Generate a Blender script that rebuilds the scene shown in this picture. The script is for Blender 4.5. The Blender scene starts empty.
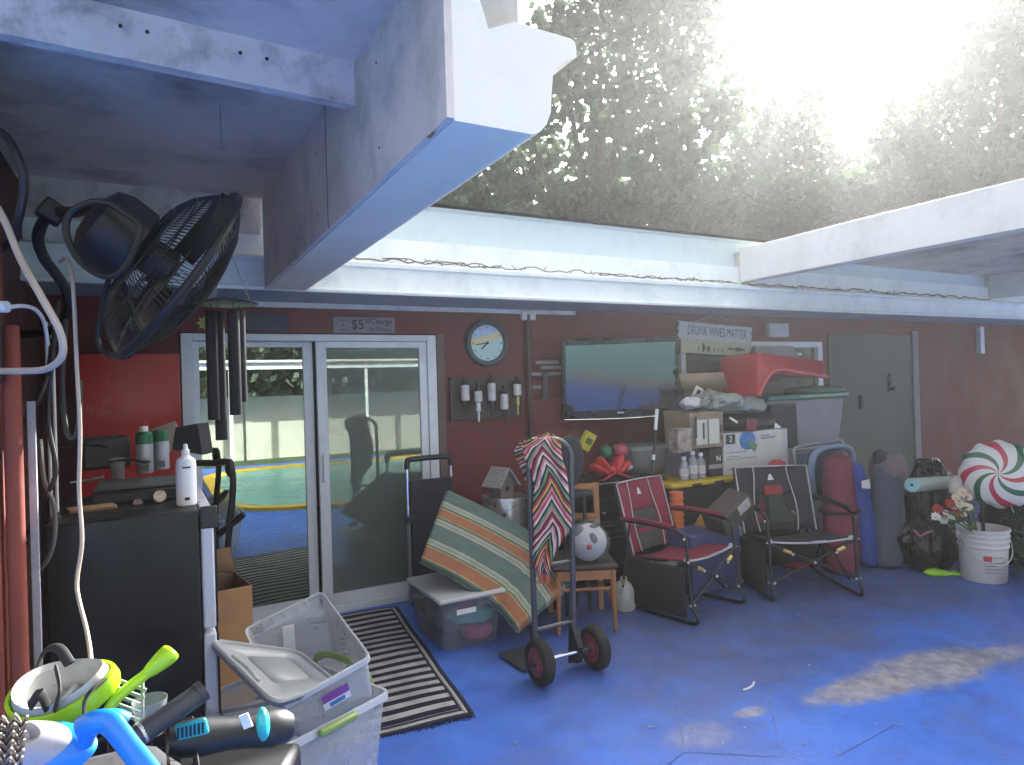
import bpy, bmesh, math, random
from mathutils import Vector, Matrix, Quaternion
random.seed(7)
SC = bpy.context.scene
COL = SC.collection
R_ = math.radians

# ------------------------------------------------------------------ camera
FPX = 661.1
YAW, PITCH, ROLL = R_(28.545), R_(0.10), R_(-1.73)
CAMP = Vector((0.0, 0.0, 1.63))
_f = Vector((math.sin(YAW) * math.cos(PITCH), math.cos(YAW) * math.cos(PITCH), math.sin(PITCH)))
_r = Vector((math.cos(YAW), -math.sin(YAW), 0.0))
_u = _r.cross(_f)
CR = _r * math.cos(ROLL) + _u * math.sin(ROLL)
CU = -_r * math.sin(ROLL) + _u * math.cos(ROLL)
CF = _f
cd = bpy.data.cameras.new('camera')
cd.sensor_fit = 'HORIZONTAL'; cd.sensor_width = 36.0; cd.lens = FPX * 36.0 / 1024.0
cd.clip_start = 0.02; cd.clip_end = 2000
cam = bpy.data.objects.new('camera', cd); COL.objects.link(cam)
M3 = Matrix((CR, CU, -CF)).transposed()
cam.matrix_world = Matrix.Translation(CAMP) @ M3.to_4x4()
SC.camera = cam

# ------------------------------------------------------------------ light
SUN_EL, SUN_AZ = R_(27.0), R_(55.0)          # azimuth from +Y towards +X
w = bpy.data.worlds.new('World'); SC.world = w; w.use_nodes = True
nt = w.node_tree
sky = nt.nodes.new('ShaderNodeTexSky'); sky.sky_type = 'NISHITA'; sky.sun_disc = False
sky.sun_elevation = SUN_EL; sky.sun_rotation = SUN_AZ
sky.air_density = 0.7; sky.dust_density = 9.0; sky.ozone_density = 1.0
bg = nt.nodes['Background']; bg.inputs['Strength'].default_value = 0.15
hs = nt.nodes.new('ShaderNodeHueSaturation'); hs.inputs['Saturation'].default_value = .28      # milky, humid sky
nt.links.new(sky.outputs['Color'], hs.inputs['Color']); nt.links.new(hs.outputs['Color'], bg.inputs['Color'])
sl = bpy.data.lights.new('sun', 'SUN'); sl.energy = 5.0; sl.angle = R_(0.5); sl.color = (1, .975, .94)
so = bpy.data.objects.new('sun', sl); COL.objects.link(so)
sdir = Vector((math.sin(SUN_AZ) * math.cos(SUN_EL), math.cos(SUN_AZ) * math.cos(SUN_EL), math.sin(SUN_EL)))
so.rotation_euler = sdir.to_track_quat('Z', 'Y').to_euler(); so.location = (0, 0, 30)
SC.view_settings.view_transform = 'Standard'; SC.view_settings.look = 'None'
SC.view_settings.gamma = 1.0; SC.view_settings.use_curve_mapping = False
SC.view_settings.exposure = 2.2
SC.cycles.max_bounces = 7; SC.cycles.diffuse_bounces = 4; SC.cycles.glossy_bounces = 4
SC.cycles.transmission_bounces = 6; SC.cycles.transparent_max_bounces = 12; SC.cycles.volume_bounces = 0
SC.cycles.caustics_reflective = False; SC.cycles.caustics_refractive = False
SC.cycles.use_denoising = True

# ------------------------------------------------------------------ helpers
def at(x, y, X=None, Y=None, Z=None, d=None):
    """world point on the sight line of a measured photo point, at a given wall, depth or height"""
    v = CR * ((x - 512) / FPX) - CU * ((y - 382.5) / FPX) + CF
    if d is not None: t = d
    elif Y is not None: t = Y / v.y
    elif X is not None: t = X / v.x
    else: t = (Z - CAMP.z) / v.z
    return CAMP + v * t

def tagp(o, label=None, cat=None, group=None, kind=None):
    if label: o['label'] = label
    if cat: o['category'] = cat
    if group: o['group'] = group
    if kind: o['kind'] = kind
    return o

def thing(name, label, cat, loc=(0, 0, 0), rz=0.0, group=None):
    o = bpy.data.objects.new(name, None); COL.objects.link(o)
    o.empty_display_size = 0.05
    o.location = loc; o.rotation_euler = (0, 0, rz)
    return tagp(o, label, cat, group)

def smooth(pts, k=5, closed=False):
    P = [Vector(p) for p in pts]; n = len(P); out = []
    rng = n if closed else n - 1
    for i in range(rng):
        p1, p2 = P[i], P[(i + 1) % n]
        p0 = P[(i - 1) % n] if closed or i > 0 else p1 * 2 - p2
        p3 = P[(i + 2) % n] if closed or i + 2 < n else p2 * 2 - p1
        for j in range(k):
            t = j / k
            out.append(0.5 * ((2 * p1) + (p2 - p0) * t + (2 * p0 - 5 * p1 + 4 * p2 - p3) * t * t + (3 * p1 - p0 - 3 * p2 + p3) * t ** 3))
    if not closed: out.append(P[-1])
    return out

def RZ(a): return Matrix.Rotation(a, 3, 'Z')
def EU(x, y, z): return Matrix.Rotation(z, 3, 'Z') @ Matrix.Rotation(y, 3, 'Y') @ Matrix.Rotation(x, 3, 'X')
def frame(zdir, up=(0, 0, 1)):
    z = Vector(zdir).normalized(); u = Vector(up)
    if abs(z.dot(u.normalized())) > .99: u = Vector((0, 1, 0))
    x = u.cross(z).normalized(); y = z.cross(x)
    return Matrix((x, y, z)).transposed()

class MB:
    def __init__(s): s.v = []; s.f = []; s.m = []; s.uv = {}; s.flat = set()
    def add(s, vs, fs, mi=0, uvs=None):
        b = len(s.v); s.v += [Vector(p) for p in vs]
        for i, f in enumerate(fs):
            if uvs: s.uv[len(s.f)] = uvs[i]
            s.f.append([b + k for k in f]); s.m.append(mi)
        return s
    def box(s, c, d, R=None, mi=0, taper=1.0, sh=(0, 0)):
        c = Vector(c); R = R or Matrix.Identity(3); vs = []
        for z in (-1, 1):
            t = taper if z > 0 else 1
            for x, y in ((-1, -1), (1, -1), (1, 1), (-1, 1)):
                vs.append(c + R @ Vector((x * d[0] / 2 * t + (sh[0] if z > 0 else 0), y * d[1] / 2 * t + (sh[1] if z > 0 else 0), z * d[2] / 2)))
        return s.add(vs, [(3, 2, 1, 0), (4, 5, 6, 7), (0, 1, 5, 4), (1, 2, 6, 5), (2, 3, 7, 6), (3, 0, 4, 7)], mi)
    def span(s, a, b, mi=0):
        a = Vector(a); b = Vector(b)
        return s.box((a + b) / 2, [abs(b[i] - a[i]) for i in range(3)], None, mi)
    def hexa(s, p, mi=0):
        return s.add(p, [(3, 2, 1, 0), (4, 5, 6, 7), (0, 1, 5, 4), (1, 2, 6, 5), (2, 3, 7, 6), (3, 0, 4, 7)], mi)
    def prism(s, poly, o, ax, ay, ex, mi=0):
        o = Vector(o); ax = Vector(ax); ay = Vector(ay); ex = Vector(ex); n = len(poly)
        a = [o + ax * p[0] + ay * p[1] for p in poly]; b = [p + ex for p in a]
        fs = [tuple(range(n - 1, -1, -1)), tuple(range(n, 2 * n))] + [(i, (i + 1) % n, n + (i + 1) % n, n + i) for i in range(n)]
        return s.add(a + b, fs, mi)
    def tube(s, pts, r, n=8, closed=False, mi=0, flat=1.0):
        P = [Vector(p) for p in pts]; m = len(P); vs = []; fs = []; up = None
        rr = r if isinstance(r, (list, tuple)) else [r] * m
        for i in range(m):
            a = P[(i - 1) % m] if closed or i > 0 else P[i]
            b = P[(i + 1) % m] if closed or i < m - 1 else P[i]
            t = (b - a)
            if t.length < 1e-9: t = Vector((0, 0, 1))
            t.normalize()
            if up is None:
                up = Vector((0, 0, 1)) if abs(t.z) < .9 else Vector((0, 1, 0))
            x = up - t * up.dot(t)
            if x.length < 1e-6: x = t.orthogonal()
            x.normalize(); y = t.cross(x); up = x
            for k in range(n):
                an = 2 * math.pi * k / n
                vs.append(P[i] + (x * math.cos(an) + y * math.sin(an) * flat) * rr[i])
        for i in range(m if closed else m - 1):
            j = (i + 1) % m
            for k in range(n):
                fs.append((i * n + k, i * n + (k + 1) % n, j * n + (k + 1) % n, j * n + k))
        if not closed:
            fs.append(tuple(range(n - 1, -1, -1))); fs.append(tuple((m - 1) * n + k for k in range(n)))
        return s.add(vs, fs, mi)
    def lathe(s, prof, c=(0, 0, 0), R=None, n=24, mi=0, capb=True, capt=True, sc=(1, 1)):
        c = Vector(c); R = R or Matrix.Identity(3); vs = []; fs = []; m = len(prof)
        for r, z in prof:
            for k in range(n):
                an = 2 * math.pi * k / n
                vs.append(c + R @ Vector((r * math.cos(an) * sc[0], r * math.sin(an) * sc[1], z)))
        for i in range(m - 1):
            for k in range(n):
                fs.append((i * n + k, i * n + (k + 1) % n, (i + 1) * n + (k + 1) % n, (i + 1) * n + k))
        if capb and prof[0][0] > 1e-5: fs.append(tuple(range(n - 1, -1, -1)))
        if capt and prof[-1][0] > 1e-5: fs.append(tuple((m - 1) * n + k for k in range(n)))
        return s.add(vs, fs, mi)
    def ell(s, c, rad, R=None, n=16, mi=0, noise=0.0, seed=0, pw=1.0):
        rng = random.Random(seed); c = Vector(c); R = R or Matrix.Identity(3); m = max(6, n // 2)
        vs = [c + R @ Vector((0, 0, -rad[2]))]; fs = []
        ph = [rng.uniform(0, 6.28) for _ in range(6)]
        for i in range(1, m):
            t = math.pi * i / m
            for k in range(n):
                p = 2 * math.pi * k / n
                d = 1 + noise * (math.sin(3 * p + ph[0] + 2 * t) * .5 + math.sin(5 * p + ph[1] - 3 * t) * .35 + math.sin(4 * t + ph[2] + p) * .4)
                def sg(q): return math.copysign(abs(q) ** pw, q)
                vs.append(c + R @ Vector((rad[0] * sg(math.sin(t)) * sg(math.cos(p)) * d, rad[1] * sg(math.sin(t)) * sg(math.sin(p)) * d, -rad[2] * sg(math.cos(t)) * d)))
        vs.append(c + R @ Vector((0, 0, rad[2])))
        for k in range(n):
            fs.append((0, 1 + (k + 1) % n, 1 + k))
            fs.append((len(vs) - 1, 1 + (m - 2) * n + k, 1 + (m - 2) * n + (k + 1) % n))
        for i in range(m - 2):
            for k in range(n):
                fs.append((1 + i * n + k, 1 + i * n + (k + 1) % n, 1 + (i + 1) * n + (k + 1) % n, 1 + (i + 1) * n + k))
        return s.add(vs, fs, mi)
    def grid(s, rows, mi=0, closed_u=False):
        nr = len(rows); nc = len(rows[0]); vs = [p for r in rows for p in r]; fs = []; uv = []
        for i in range(nr - 1):
            for j in range(nc if closed_u else nc - 1):
                k = (j + 1) % nc
                fs.append((i * nc + j, i * nc + k, (i + 1) * nc + k, (i + 1) * nc + j))
                dn = nc if closed_u else nc - 1
                uv.append(((j / dn, i / (nr - 1)), ((j + 1) / dn, i / (nr - 1)), ((j + 1) / dn, (i + 1) / (nr - 1)), (j / dn, (i + 1) / (nr - 1))))
        return s.add(vs, fs, mi, uv)
    def build(s, name, m, parent=None, world=False, bevel=0, solid=0, ang=35, label=None, loc=None, sub=0, seg=2):
        V = s.v
        if parent is not None and world:
            inv = Matrix.Identity(4); q = parent
            while q is not None:
                inv = Matrix.Translation(q.location) @ q.rotation_euler.to_matrix().to_4x4() @ inv; q = q.parent
            inv = inv.inverted()
            V = [inv @ p for p in V]
        if loc is not None: L = Vector(loc); V = [p - L for p in V]
        me = bpy.data.meshes.new(name)
        me.from_pydata([tuple(p) for p in V], [], s.f)
        for mm in (m if isinstance(m, (list, tuple)) else [m]): me.materials.append(mm)
        if any(s.m): me.polygons.foreach_set('material_index', s.m)
        if s.uv:
            ul = me.uv_layers.new(name='UVMap')
            for p in me.polygons:
                q = s.uv.get(p.index)
                if q:
                    for a, b in zip(p.loop_indices, q): ul.data[a].uv = b
        me.polygons.foreach_set('use_smooth', [True] * len(me.polygons))
        me.set_sharp_from_angle(angle=R_(ang))
        me.update()
        o = bpy.data.objects.new(name, me); COL.objects.link(o)
        if parent is not None: o.parent = parent
        if loc is not None: o.location = loc
        if solid:
            q = o.modifiers.new('solid', 'SOLIDIFY'); q.thickness = solid; q.offset = 0
        if bevel:
            q = o.modifiers.new('bevel', 'BEVEL'); q.width = bevel; q.segments = seg; q.limit_method = 'ANGLE'; q.angle_limit = R_(40)
            q.harden_normals = False
        if sub:
            q = o.modifiers.new('sub', 'SUBSURF'); q.levels = sub; q.render_levels = sub
        if label: o['label'] = label
        return o

def solo(name, label, cat, mb, m, loc=None, group=None, kind=None, **k):
    """a thing that is one mesh, its origin at its base"""
    if loc is None:
        xs = [p.x for p in mb.v]; ys = [p.y for p in mb.v]; zs = [p.z for p in mb.v]
        loc = ((min(xs) + max(xs)) / 2, (min(ys) + max(ys)) / 2, min(zs))
    o = mb.build(name, m, loc=loc, **k)
    return tagp(o, label, cat, group, kind)

def text(name, s, size, o, ax, ay, m, parent, ext=.0008, align='CENTER', width=None):
    """raised lettering; ax, ay = reading and up directions in the parent's space"""
    cu = bpy.data.curves.new(name, 'FONT'); cu.body = s; cu.size = size; cu.align_x = align; cu.align_y = 'CENTER'; cu.extrude = ext
    t = bpy.data.objects.new(name, cu); COL.objects.link(t)
    dg = bpy.context.evaluated_depsgraph_get(); dg.update()
    me = bpy.data.meshes.new_from_object(t.evaluated_get(dg)); me.name = name
    bpy.data.objects.remove(t); bpy.data.curves.remove(cu)
    ax = Vector(ax).normalized(); ay = Vector(ay).normalized(); az = ax.cross(ay)
    sx = 1.0
    if width:
        xs = [v.co.x for v in me.vertices]; sx = width / max(1e-6, max(xs) - min(xs))
    me.transform(Matrix.Diagonal((sx, 1, 1, 1)))
    me.transform(Matrix.Translation(Vector(o)) @ Matrix((ax, ay, az)).transposed().to_4x4())
    me.materials.clear(); me.materials.append(m)
    ob = bpy.data.objects.new(name, me); COL.objects.link(ob); ob.parent = parent
    return ob

# ------------------------------------------------------------------ materials
MATS = {}
def mat(name, col, rough=.6, metal=0.0, var=.18, scale=6.0, bump=0.0, bscale=None, spec=.5, dirt=None, dscale=3.0, damt=.55, alpha=1.0, trans=0.0, coat=0.0, rvar=.12, stretch=None):
    if name in MATS: return MATS[name]
    m = bpy.data.materials.new(name); m.use_nodes = True; nt = m.node_tree; N = nt.nodes; L = nt.links
    b = N['Principled BSDF']
    tc = N.new('ShaderNodeTexCoord'); src = tc.outputs['Object']
    if stretch:
        mp = N.new('ShaderNodeMapping'); mp.inputs['Scale'].default_value = stretch
        L.new(src, mp.inputs['Vector']); src = mp.outputs['Vector']
    nz = N.new('ShaderNodeTexNoise'); nz.inputs['Scale'].default_value = scale; nz.inputs['Detail'].default_value = 6; nz.inputs['Roughness'].default_value = .6
    L.new(src, nz.inputs['Vector'])
    mr = N.new('ShaderNodeMapRange'); mr.inputs['From Min'].default_value = .3; mr.inputs['From Max'].default_value = .7
    mr.inputs['To Min'].default_value = 1 - var; mr.inputs['To Max'].default_value = 1 + var
    L.new(nz.outputs['Fac'], mr.inputs['Value'])
    mx = N.new('ShaderNodeVectorMath'); mx.operation = 'SCALE'; mx.inputs[0].default_value = col[:3]
    L.new(mr.outputs['Result'], mx.inputs['Scale']); cur = mx.outputs['Vector']
    if dirt:
        n2 = N.new('ShaderNodeTexNoise'); n2.inputs['Scale'].default_value = dscale; n2.inputs['Detail'].default_value = 9; n2.inputs['Roughness'].default_value = .68
        L.new(src, n2.inputs['Vector'])
        rp = N.new('ShaderNodeMapRange'); rp.inputs['From Min'].default_value = .5; rp.inputs['From Max'].default_value = .72
        rp.inputs['To Min'].default_value = 0; rp.inputs['To Max'].default_value = damt
        L.new(n2.outputs['Fac'], rp.inputs['Value'])
        mm = N.new('ShaderNodeMix'); mm.data_type = 'RGBA'; L.new(rp.outputs['Result'], mm.inputs['Factor'])
        L.new(cur, mm.inputs['A']); mm.inputs['B'].default_value = (*dirt, 1); cur = mm.outputs['Result']
    L.new(cur, b.inputs['Base Color'])
    rr = N.new('ShaderNodeMapRange'); rr.inputs['To Min'].default_value = max(.02, rough - rvar); rr.inputs['To Max'].default_value = min(1, rough + rvar)
    rr.inputs['From Min'].default_value = .3; rr.inputs['From Max'].default_value = .7
    L.new(nz.outputs['Fac'], rr.inputs['Value']); L.new(rr.outputs['Result'], b.inputs['Roughness'])
    b.inputs['Metallic'].default_value = metal; b.inputs['Specular IOR Level'].default_value = spec
    b.inputs['Alpha'].default_value = alpha; b.inputs['Transmission Weight'].default_value = trans; b.inputs['Coat Weight'].default_value = coat
    if bump:
        n3 = N.new('ShaderNodeTexNoise'); n3.inputs['Scale'].default_value = bscale or scale * 4; n3.inputs['Detail'].default_value = 5
        L.new(src, n3.inputs['Vector'])
        bp = N.new('ShaderNodeBump'); bp.inputs['Strength'].default_value = bump; bp.inputs['Distance'].default_value = .01
        L.new(n3.outputs['Fac'], bp.inputs['Height']); L.new(bp.outputs['Normal'], b.inputs['Normal'])
    MATS[name] = m; return m

def stripes(name, stops, axis=0, rough=.85, bump=.3, zig=0.0, period=1.0, wear=.18):
    """woven cloth in bands across its own length (mesh UVs); zig bends the bands into chevrons"""
    m = bpy.data.materials.new(name); m.use_nodes = True; nt = m.node_tree; N = nt.nodes; L = nt.links
    b = N['Principled BSDF']; b.inputs['Roughness'].default_value = rough; b.inputs['Specular IOR Level'].default_value = .2
    uv = N.new('ShaderNodeTexCoord'); sp = N.new('ShaderNodeSeparateXYZ'); L.new(uv.outputs['UV'], sp.inputs[0])
    val = sp.outputs[axis]
    if zig:
        o = sp.outputs[1 - axis]
        a = N.new('ShaderNodeMath'); a.operation = 'PINGPONG'; a.inputs[1].default_value = .5; L.new(o, a.inputs[0])
        k = N.new('ShaderNodeMath'); k.operation = 'MULTIPLY_ADD'; k.inputs[1].default_value = zig; L.new(a.outputs[0], k.inputs[0]); L.new(val, k.inputs[2]); val = k.outputs[0]
    nz = N.new('ShaderNodeTexNoise'); nz.inputs['Scale'].default_value = 60; L.new(uv.outputs['UV'], nz.inputs['Vector'])
    k = N.new('ShaderNodeMath'); k.operation = 'MULTIPLY_ADD'; k.inputs[1].default_value = .012 * (1 / period); L.new(nz.outputs['Fac'], k.inputs[0]); L.new(val, k.inputs[2])
    p = N.new('ShaderNodeMath'); p.operation = 'MULTIPLY'; p.inputs[1].default_value = period; L.new(k.outputs[0], p.inputs[0])
    fr = N.new('ShaderNodeMath'); fr.operation = 'FRACT'; L.new(p.outputs[0], fr.inputs[0])
    cr = N.new('ShaderNodeValToRGB'); cr.color_ramp.interpolation = 'CONSTANT'
    e = cr.color_ramp.elements
    while len(e) > 1: e.remove(e[-1])
    e[0].position = stops[0][0]; e[0].color = (*stops[0][1], 1)
    for q, c in stops[1:]:
        x = e.new(q); x.color = (*c, 1)
    L.new(fr.outputs[0], cr.inputs[0])
    n2 = N.new('ShaderNodeTexNoise'); n2.inputs['Scale'].default_value = 9; n2.inputs['Detail'].default_value = 8; L.new(uv.outputs['UV'], n2.inputs['Vector'])
    mr = N.new('ShaderNodeMapRange'); mr.inputs['From Min'].default_value = .3; mr.inputs['From Max'].default_value = .7; mr.inputs['To Min'].default_value = 1 - wear; mr.inputs['To Max'].default_value = 1 + wear
    L.new(n2.outputs['Fac'], mr.inputs['Value'])
    mx = N.new('ShaderNodeVectorMath'); mx.operation = 'SCALE'; L.new(cr.outputs['Color'], mx.inputs[0]); L.new(mr.outputs['Result'], mx.inputs['Scale'])
    L.new(mx.outputs['Vector'], b.inputs['Base Color'])
    n3 = N.new('ShaderNodeTexNoise'); n3.inputs['Scale'].default_value = 220; L.new(uv.outputs['UV'], n3.inputs['Vector'])
    bp = N.new('ShaderNodeBump'); bp.inputs['Strength'].default_value = bump; bp.inputs['Distance'].default_value = .004
    L.new(n3.outputs['Fac'], bp.inputs['Height']); L.new(bp.outputs['Normal'], b.inputs['Normal'])
    return m

def translucent(name, col, opacity=.45, rough=.35):
    """milky clear plastic"""
    m = bpy.data.materials.new(name); m.use_nodes = True; nt = m.node_tree; N = nt.nodes; L = nt.links
    b = N['Principled BSDF']; b.inputs['Base Color'].default_value = (*col, 1); b.inputs['Roughness'].default_value = rough
    tr = N.new('ShaderNodeBsdfTransparent'); tr.inputs['Color'].default_value = (.93, .94, .96, 1)
    mx = N.new('ShaderNodeMixShader')
    tc = N.new('ShaderNodeTexCoord'); nz = N.new('ShaderNodeTexNoise'); nz.inputs['Scale'].default_value = 5; nz.inputs['Detail'].default_value = 6
    L.new(tc.outputs['Object'], nz.inputs['Vector'])
    mr = N.new('ShaderNodeMapRange'); mr.inputs['To Min'].default_value = opacity - .1; mr.inputs['To Max'].default_value = opacity + .12
    L.new(nz.outputs['Fac'], mr.inputs['Value']); L.new(mr.outputs['Result'], mx.inputs['Fac'])
    L.new(tr.outputs[0], mx.inputs[1]); L.new(b.outputs[0], mx.inputs[2])
    L.new(mx.outputs[0], N['Material Output'].inputs['Surface'])
    return m

def glass_coated(name, tint, refl, film=0.0, filmcol=(.3, .33, .3)):
    """door glass: a partly reflecting pane with a dusty film over a dark room"""
    m = bpy.data.materials.new(name); m.use_nodes = True; nt = m.node_tree; N = nt.nodes; L = nt.links
    N.remove(N['Principled BSDF'])
    g = N.new('ShaderNodeBsdfGlossy'); g.inputs['Roughness'].default_value = .006; g.inputs['Color'].default_value = (.82, .93, .86, 1)
    t = N.new('ShaderNodeBsdfTransparent'); t.inputs['Color'].default_value = (*tint, 1)
    d = N.new('ShaderNodeBsdfDiffuse'); d.inputs['Color'].default_value = (*filmcol, 1)
    m1 = N.new('ShaderNodeMixShader'); m1.inputs[0].default_value = film; L.new(t.outputs[0], m1.inputs[1]); L.new(d.outputs[0], m1.inputs[2])
    fr = N.new('ShaderNodeFresnel'); fr.inputs['IOR'].default_value = 1.5
    ad = N.new('ShaderNodeMath'); ad.operation = 'ADD'; ad.inputs[1].default_value = refl - .04; L.new(fr.outputs[0], ad.inputs[0])
    m2 = N.new('ShaderNodeMixShader'); L.new(ad.outputs[0], m2.inputs[0]); L.new(m1.outputs[0], m2.inputs[1]); L.new(g.outputs[0], m2.inputs[2])
    L.new(m2.outputs[0], N['Material Output'].inputs['Surface'])
    return m

# ================================================================== structure
WY = 4.96            # house wall plane
RX = 6.82            # side wall plane
white_paint = mat('white_paint', (.80, .80, .77), .55, var=.06, scale=3, bump=.15, bscale=18, dirt=(.42, .42, .38), dscale=2.2, damt=.35)
old_white = mat('old_white', (.70, .62, .56), .75, var=.12, scale=5, bump=.4, bscale=14, dirt=(.13, .11, .11), dscale=7, damt=.7)
dirty_beam = mat('dirty_beam', (.78, .66, .57), .75, var=.14, scale=2.5, bump=.3, bscale=12, dirt=(.20, .17, .16), dscale=1.6, damt=.7)
clean_beam = mat('clean_beam', (.90, .82, .68), .6, var=.04, scale=3, bump=.1, dirt=(.4, .38, .38), dscale=2, damt=.25)
ceil_m = mat('ceiling_paint', (.70, .60, .51), .8, var=.14, scale=1.8, bump=.2, bscale=9, dirt=(.17, .145, .125), dscale=1.4, damt=.9)
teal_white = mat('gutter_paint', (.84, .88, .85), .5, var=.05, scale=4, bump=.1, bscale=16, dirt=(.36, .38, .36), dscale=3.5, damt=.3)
teal_shade = mat('fascia_shaded_paint', (.62, .73, .73), .5, var=.05, scale=3, dirt=(.34, .38, .38), dscale=3, damt=.35)  # upper board: its shade is put into a darker, bluer colour
red_wall = mat('red_wall_paint', (.125, .009, .013), .62, var=.2, scale=3, bump=.3, bscale=20, dirt=(.055, .014, .014), dscale=1.7, damt=.6, stretch=(1, 1, .5))
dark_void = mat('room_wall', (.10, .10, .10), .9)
green_door = mat('green_door_paint', (.085, .098, .076), .6, var=.1, scale=2.5, bump=.15, bscale=12, dirt=(.05, .058, .045), dscale=1.6, damt=.5, stretch=(1, 1, .35))
alu = mat('white_aluminium', (.66, .70, .74), .4, var=.05, dirt=(.42, .42, .42), dscale=5, damt=.35)
grey_trim = mat('grey_trim', (.26, .23, .24), .7, var=.1, dirt=(.2, .18, .18), dscale=4)
brown_trim = mat('brown_trim', (.12, .085, .07), .7, var=.15)
black = mat('black_plastic', (.012, .012, .014), .5, var=.3, scale=12)
black_soft = mat('black_fabric', (.014, .014, .018), .85, var=.35, scale=18, bump=.4, bscale=90)
shingle = mat('shingles', (.014, .015, .014), 1.0, var=.35, scale=9, bump=.8, bscale=30, spec=.05, dirt=(.028, .027, .025), dscale=8, damt=.4, stretch=(1, 3, 1))
chrome = mat('chrome', (.75, .76, .78), .22, metal=1.0, var=.05)
steel = mat('brushed_steel', (.60, .60, .60), .32, metal=.9, var=.1, scale=14, dirt=(.3, .3, .3), damt=.3)
blackmetal = mat('black_metal', (.02, .02, .022), .38, metal=.3, var=.25, scale=10)

# ---- blue painted patio floor: worn paint, dust drift near the house, bare patches
def floor_mat():
    m = bpy.data.materials.new('blue_floor_paint'); m.use_nodes = True; nt = m.node_tree; N = nt.nodes; L = nt.links
    b = N['Principled BSDF']; tc = N.new('ShaderNodeTexCoord'); P = tc.outputs['Object']
    def noise(sc, det=8, ro=.6, st=None, off=0):
        mp = N.new('ShaderNodeMapping'); mp.inputs['Scale'].default_value = st or (1, 1, 1); mp.inputs['Location'].default_value = (off, off * .7, 0)
        L.new(P, mp.inputs['Vector'])
        n = N.new('ShaderNodeTexNoise'); n.inputs['Scale'].default_value = sc; n.inputs['Detail'].default_value = det; n.inputs['Roughness'].default_value = ro
        L.new(mp.outputs[0], n.inputs['Vector']); return n.outputs['Fac']
    def mth(op, a, bb, c=None):
        k = N.new('ShaderNodeMath'); k.operation = op; k.use_clamp = False
        for i, q in enumerate((a, bb, c)):
            if q is None: continue
            if isinstance(q, (int, float)): k.inputs[i].default_value = q
            else: L.new(q, k.inputs[i])
        return k.outputs[0]
    def ramp(v, a, bb, lo=0, hi=1, sm=True):
        k = N.new('ShaderNodeMapRange'); k.interpolation_type = 'SMOOTHSTEP' if sm else 'LINEAR'
        k.inputs['From Min'].default_value = a; k.inputs['From Max'].default_value = bb; k.inputs['To Min'].default_value = lo; k.inputs['To Max'].default_value = hi
        L.new(v, k.inputs['Value']); return k.outputs[0]
    def mix(f, a, bb):
        k = N.new('ShaderNodeMix'); k.data_type = 'RGBA'; L.new(f, k.inputs['Factor'])
        for q, s in ((a, 'A'), (bb, 'B')):
            if isinstance(q, tuple): k.inputs[s].default_value = (*q, 1)
            else: L.new(q, k.inputs[s])
        return k.outputs['Result']
    sep = N.new('ShaderNodeSeparateXYZ'); L.new(P, sep.inputs[0]); X, Y = sep.outputs[0], sep.outputs[1]
    base = mix(ramp(noise(2.2), .35, .7), (.036, .140, .60), (.056, .205, .78))
    base = mix(ramp(noise(14, 6), .5, .8, 0, .35), base, (.05, .12, .42))
    # dust: along the house wall, in uneven tongues
    yy = mth('ADD', Y, mth('MULTIPLY', mth('SUBTRACT', noise(.9, 6, .6, off=3), .5), 2.6))
    dust = mth('MULTIPLY', ramp(yy, 1.6, 3.0), ramp(noise(3.5, 9, .7, off=9), .22, .60, .45, .95))
    xin = ramp(X, 1.2, 2.8, .25, 1)
    dust = mth('MULTIPLY', dust, xin)
    base = mix(mth('MULTIPLY', dust, .95), base, (.088, .100, .185))
    # bare concrete, worn through
    def patch(cx, cy, rx, ry, rot, amt, edge=.5, off=0):
        c, s_ = math.cos(rot), math.sin(rot)
        dx = mth('SUBTRACT', X, cx); dy = mth('SUBTRACT', Y, cy)
        u = mth('DIVIDE', mth('ADD', mth('MULTIPLY', dx, c), mth('MULTIPLY', dy, s_)), rx)
        v = mth('DIVIDE', mth('SUBTRACT', mth('MULTIPLY', dy, c), mth('MULTIPLY', dx, s_)), ry)
        rr = mth('SQRT', mth('ADD', mth('MULTIPLY', u, u), mth('MULTIPLY', v, v)), 0)
        rr = mth('ADD', rr, mth('MULTIPLY', mth('SUBTRACT', noise(4, 10, .72, off=off), .5), 1.5))
        return ramp(rr, 1 + edge * .3, 1 - edge, 0, amt)
    p0 = at(930, 668, Z=0); p1 = at(995, 655, Z=0); p2 = at(750, 712, Z=0); p3 = at(700, 735, Z=0); p4 = at(860, 690, Z=0)
    con = mix(ramp(noise(11, 10, .7), .35, .7), (.22, .21, .24), (.46, .43, .42))
    d = Vector((p1.x - p4.x, p1.y - p4.y, 0)); ang = math.atan2(d.y, d.x)
    for i, (q, rx, ry, am, ed) in enumerate(((p0, .62, .20, .9, .38), (p4, .36, .13, .8, .4), (p1, .4, .10, .75, .45), (p2, .10, .05, .7, .5), (p3, .2, .12, .45, .7))):
        base = mix(patch(q.x, q.y, rx, ry, ang, am, ed, off=i * 5 + 1), base, con)
    base = mix(ramp(noise(1.5, 9, .72, off=31), .46, .70, 0, .55), base, (.075, .105, .23))
    base = mix(ramp(noise(24, 6, .85, off=21), .665, .69, 0, .5), base, (.34, .36, .42))
    base = mix(ramp(noise(5, 5, .7, (1, 9, 1), off=13), .66, .74, 0, .35), base, (.12, .17, .36))
    L.new(base, b.inputs['Base Color'])
    L.new(ramp(noise(6), .3, .7, .38, .62), b.inputs['Roughness'])
    bp = N.new('ShaderNodeBump'); bp.inputs['Strength'].default_value = .25; bp.inputs['Distance'].default_value = .01
    L.new(noise(24), bp.inputs['Height']); L.new(bp.outputs[0], b.inputs['Normal'])
    return m
FLOOR = floor_mat()
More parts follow.
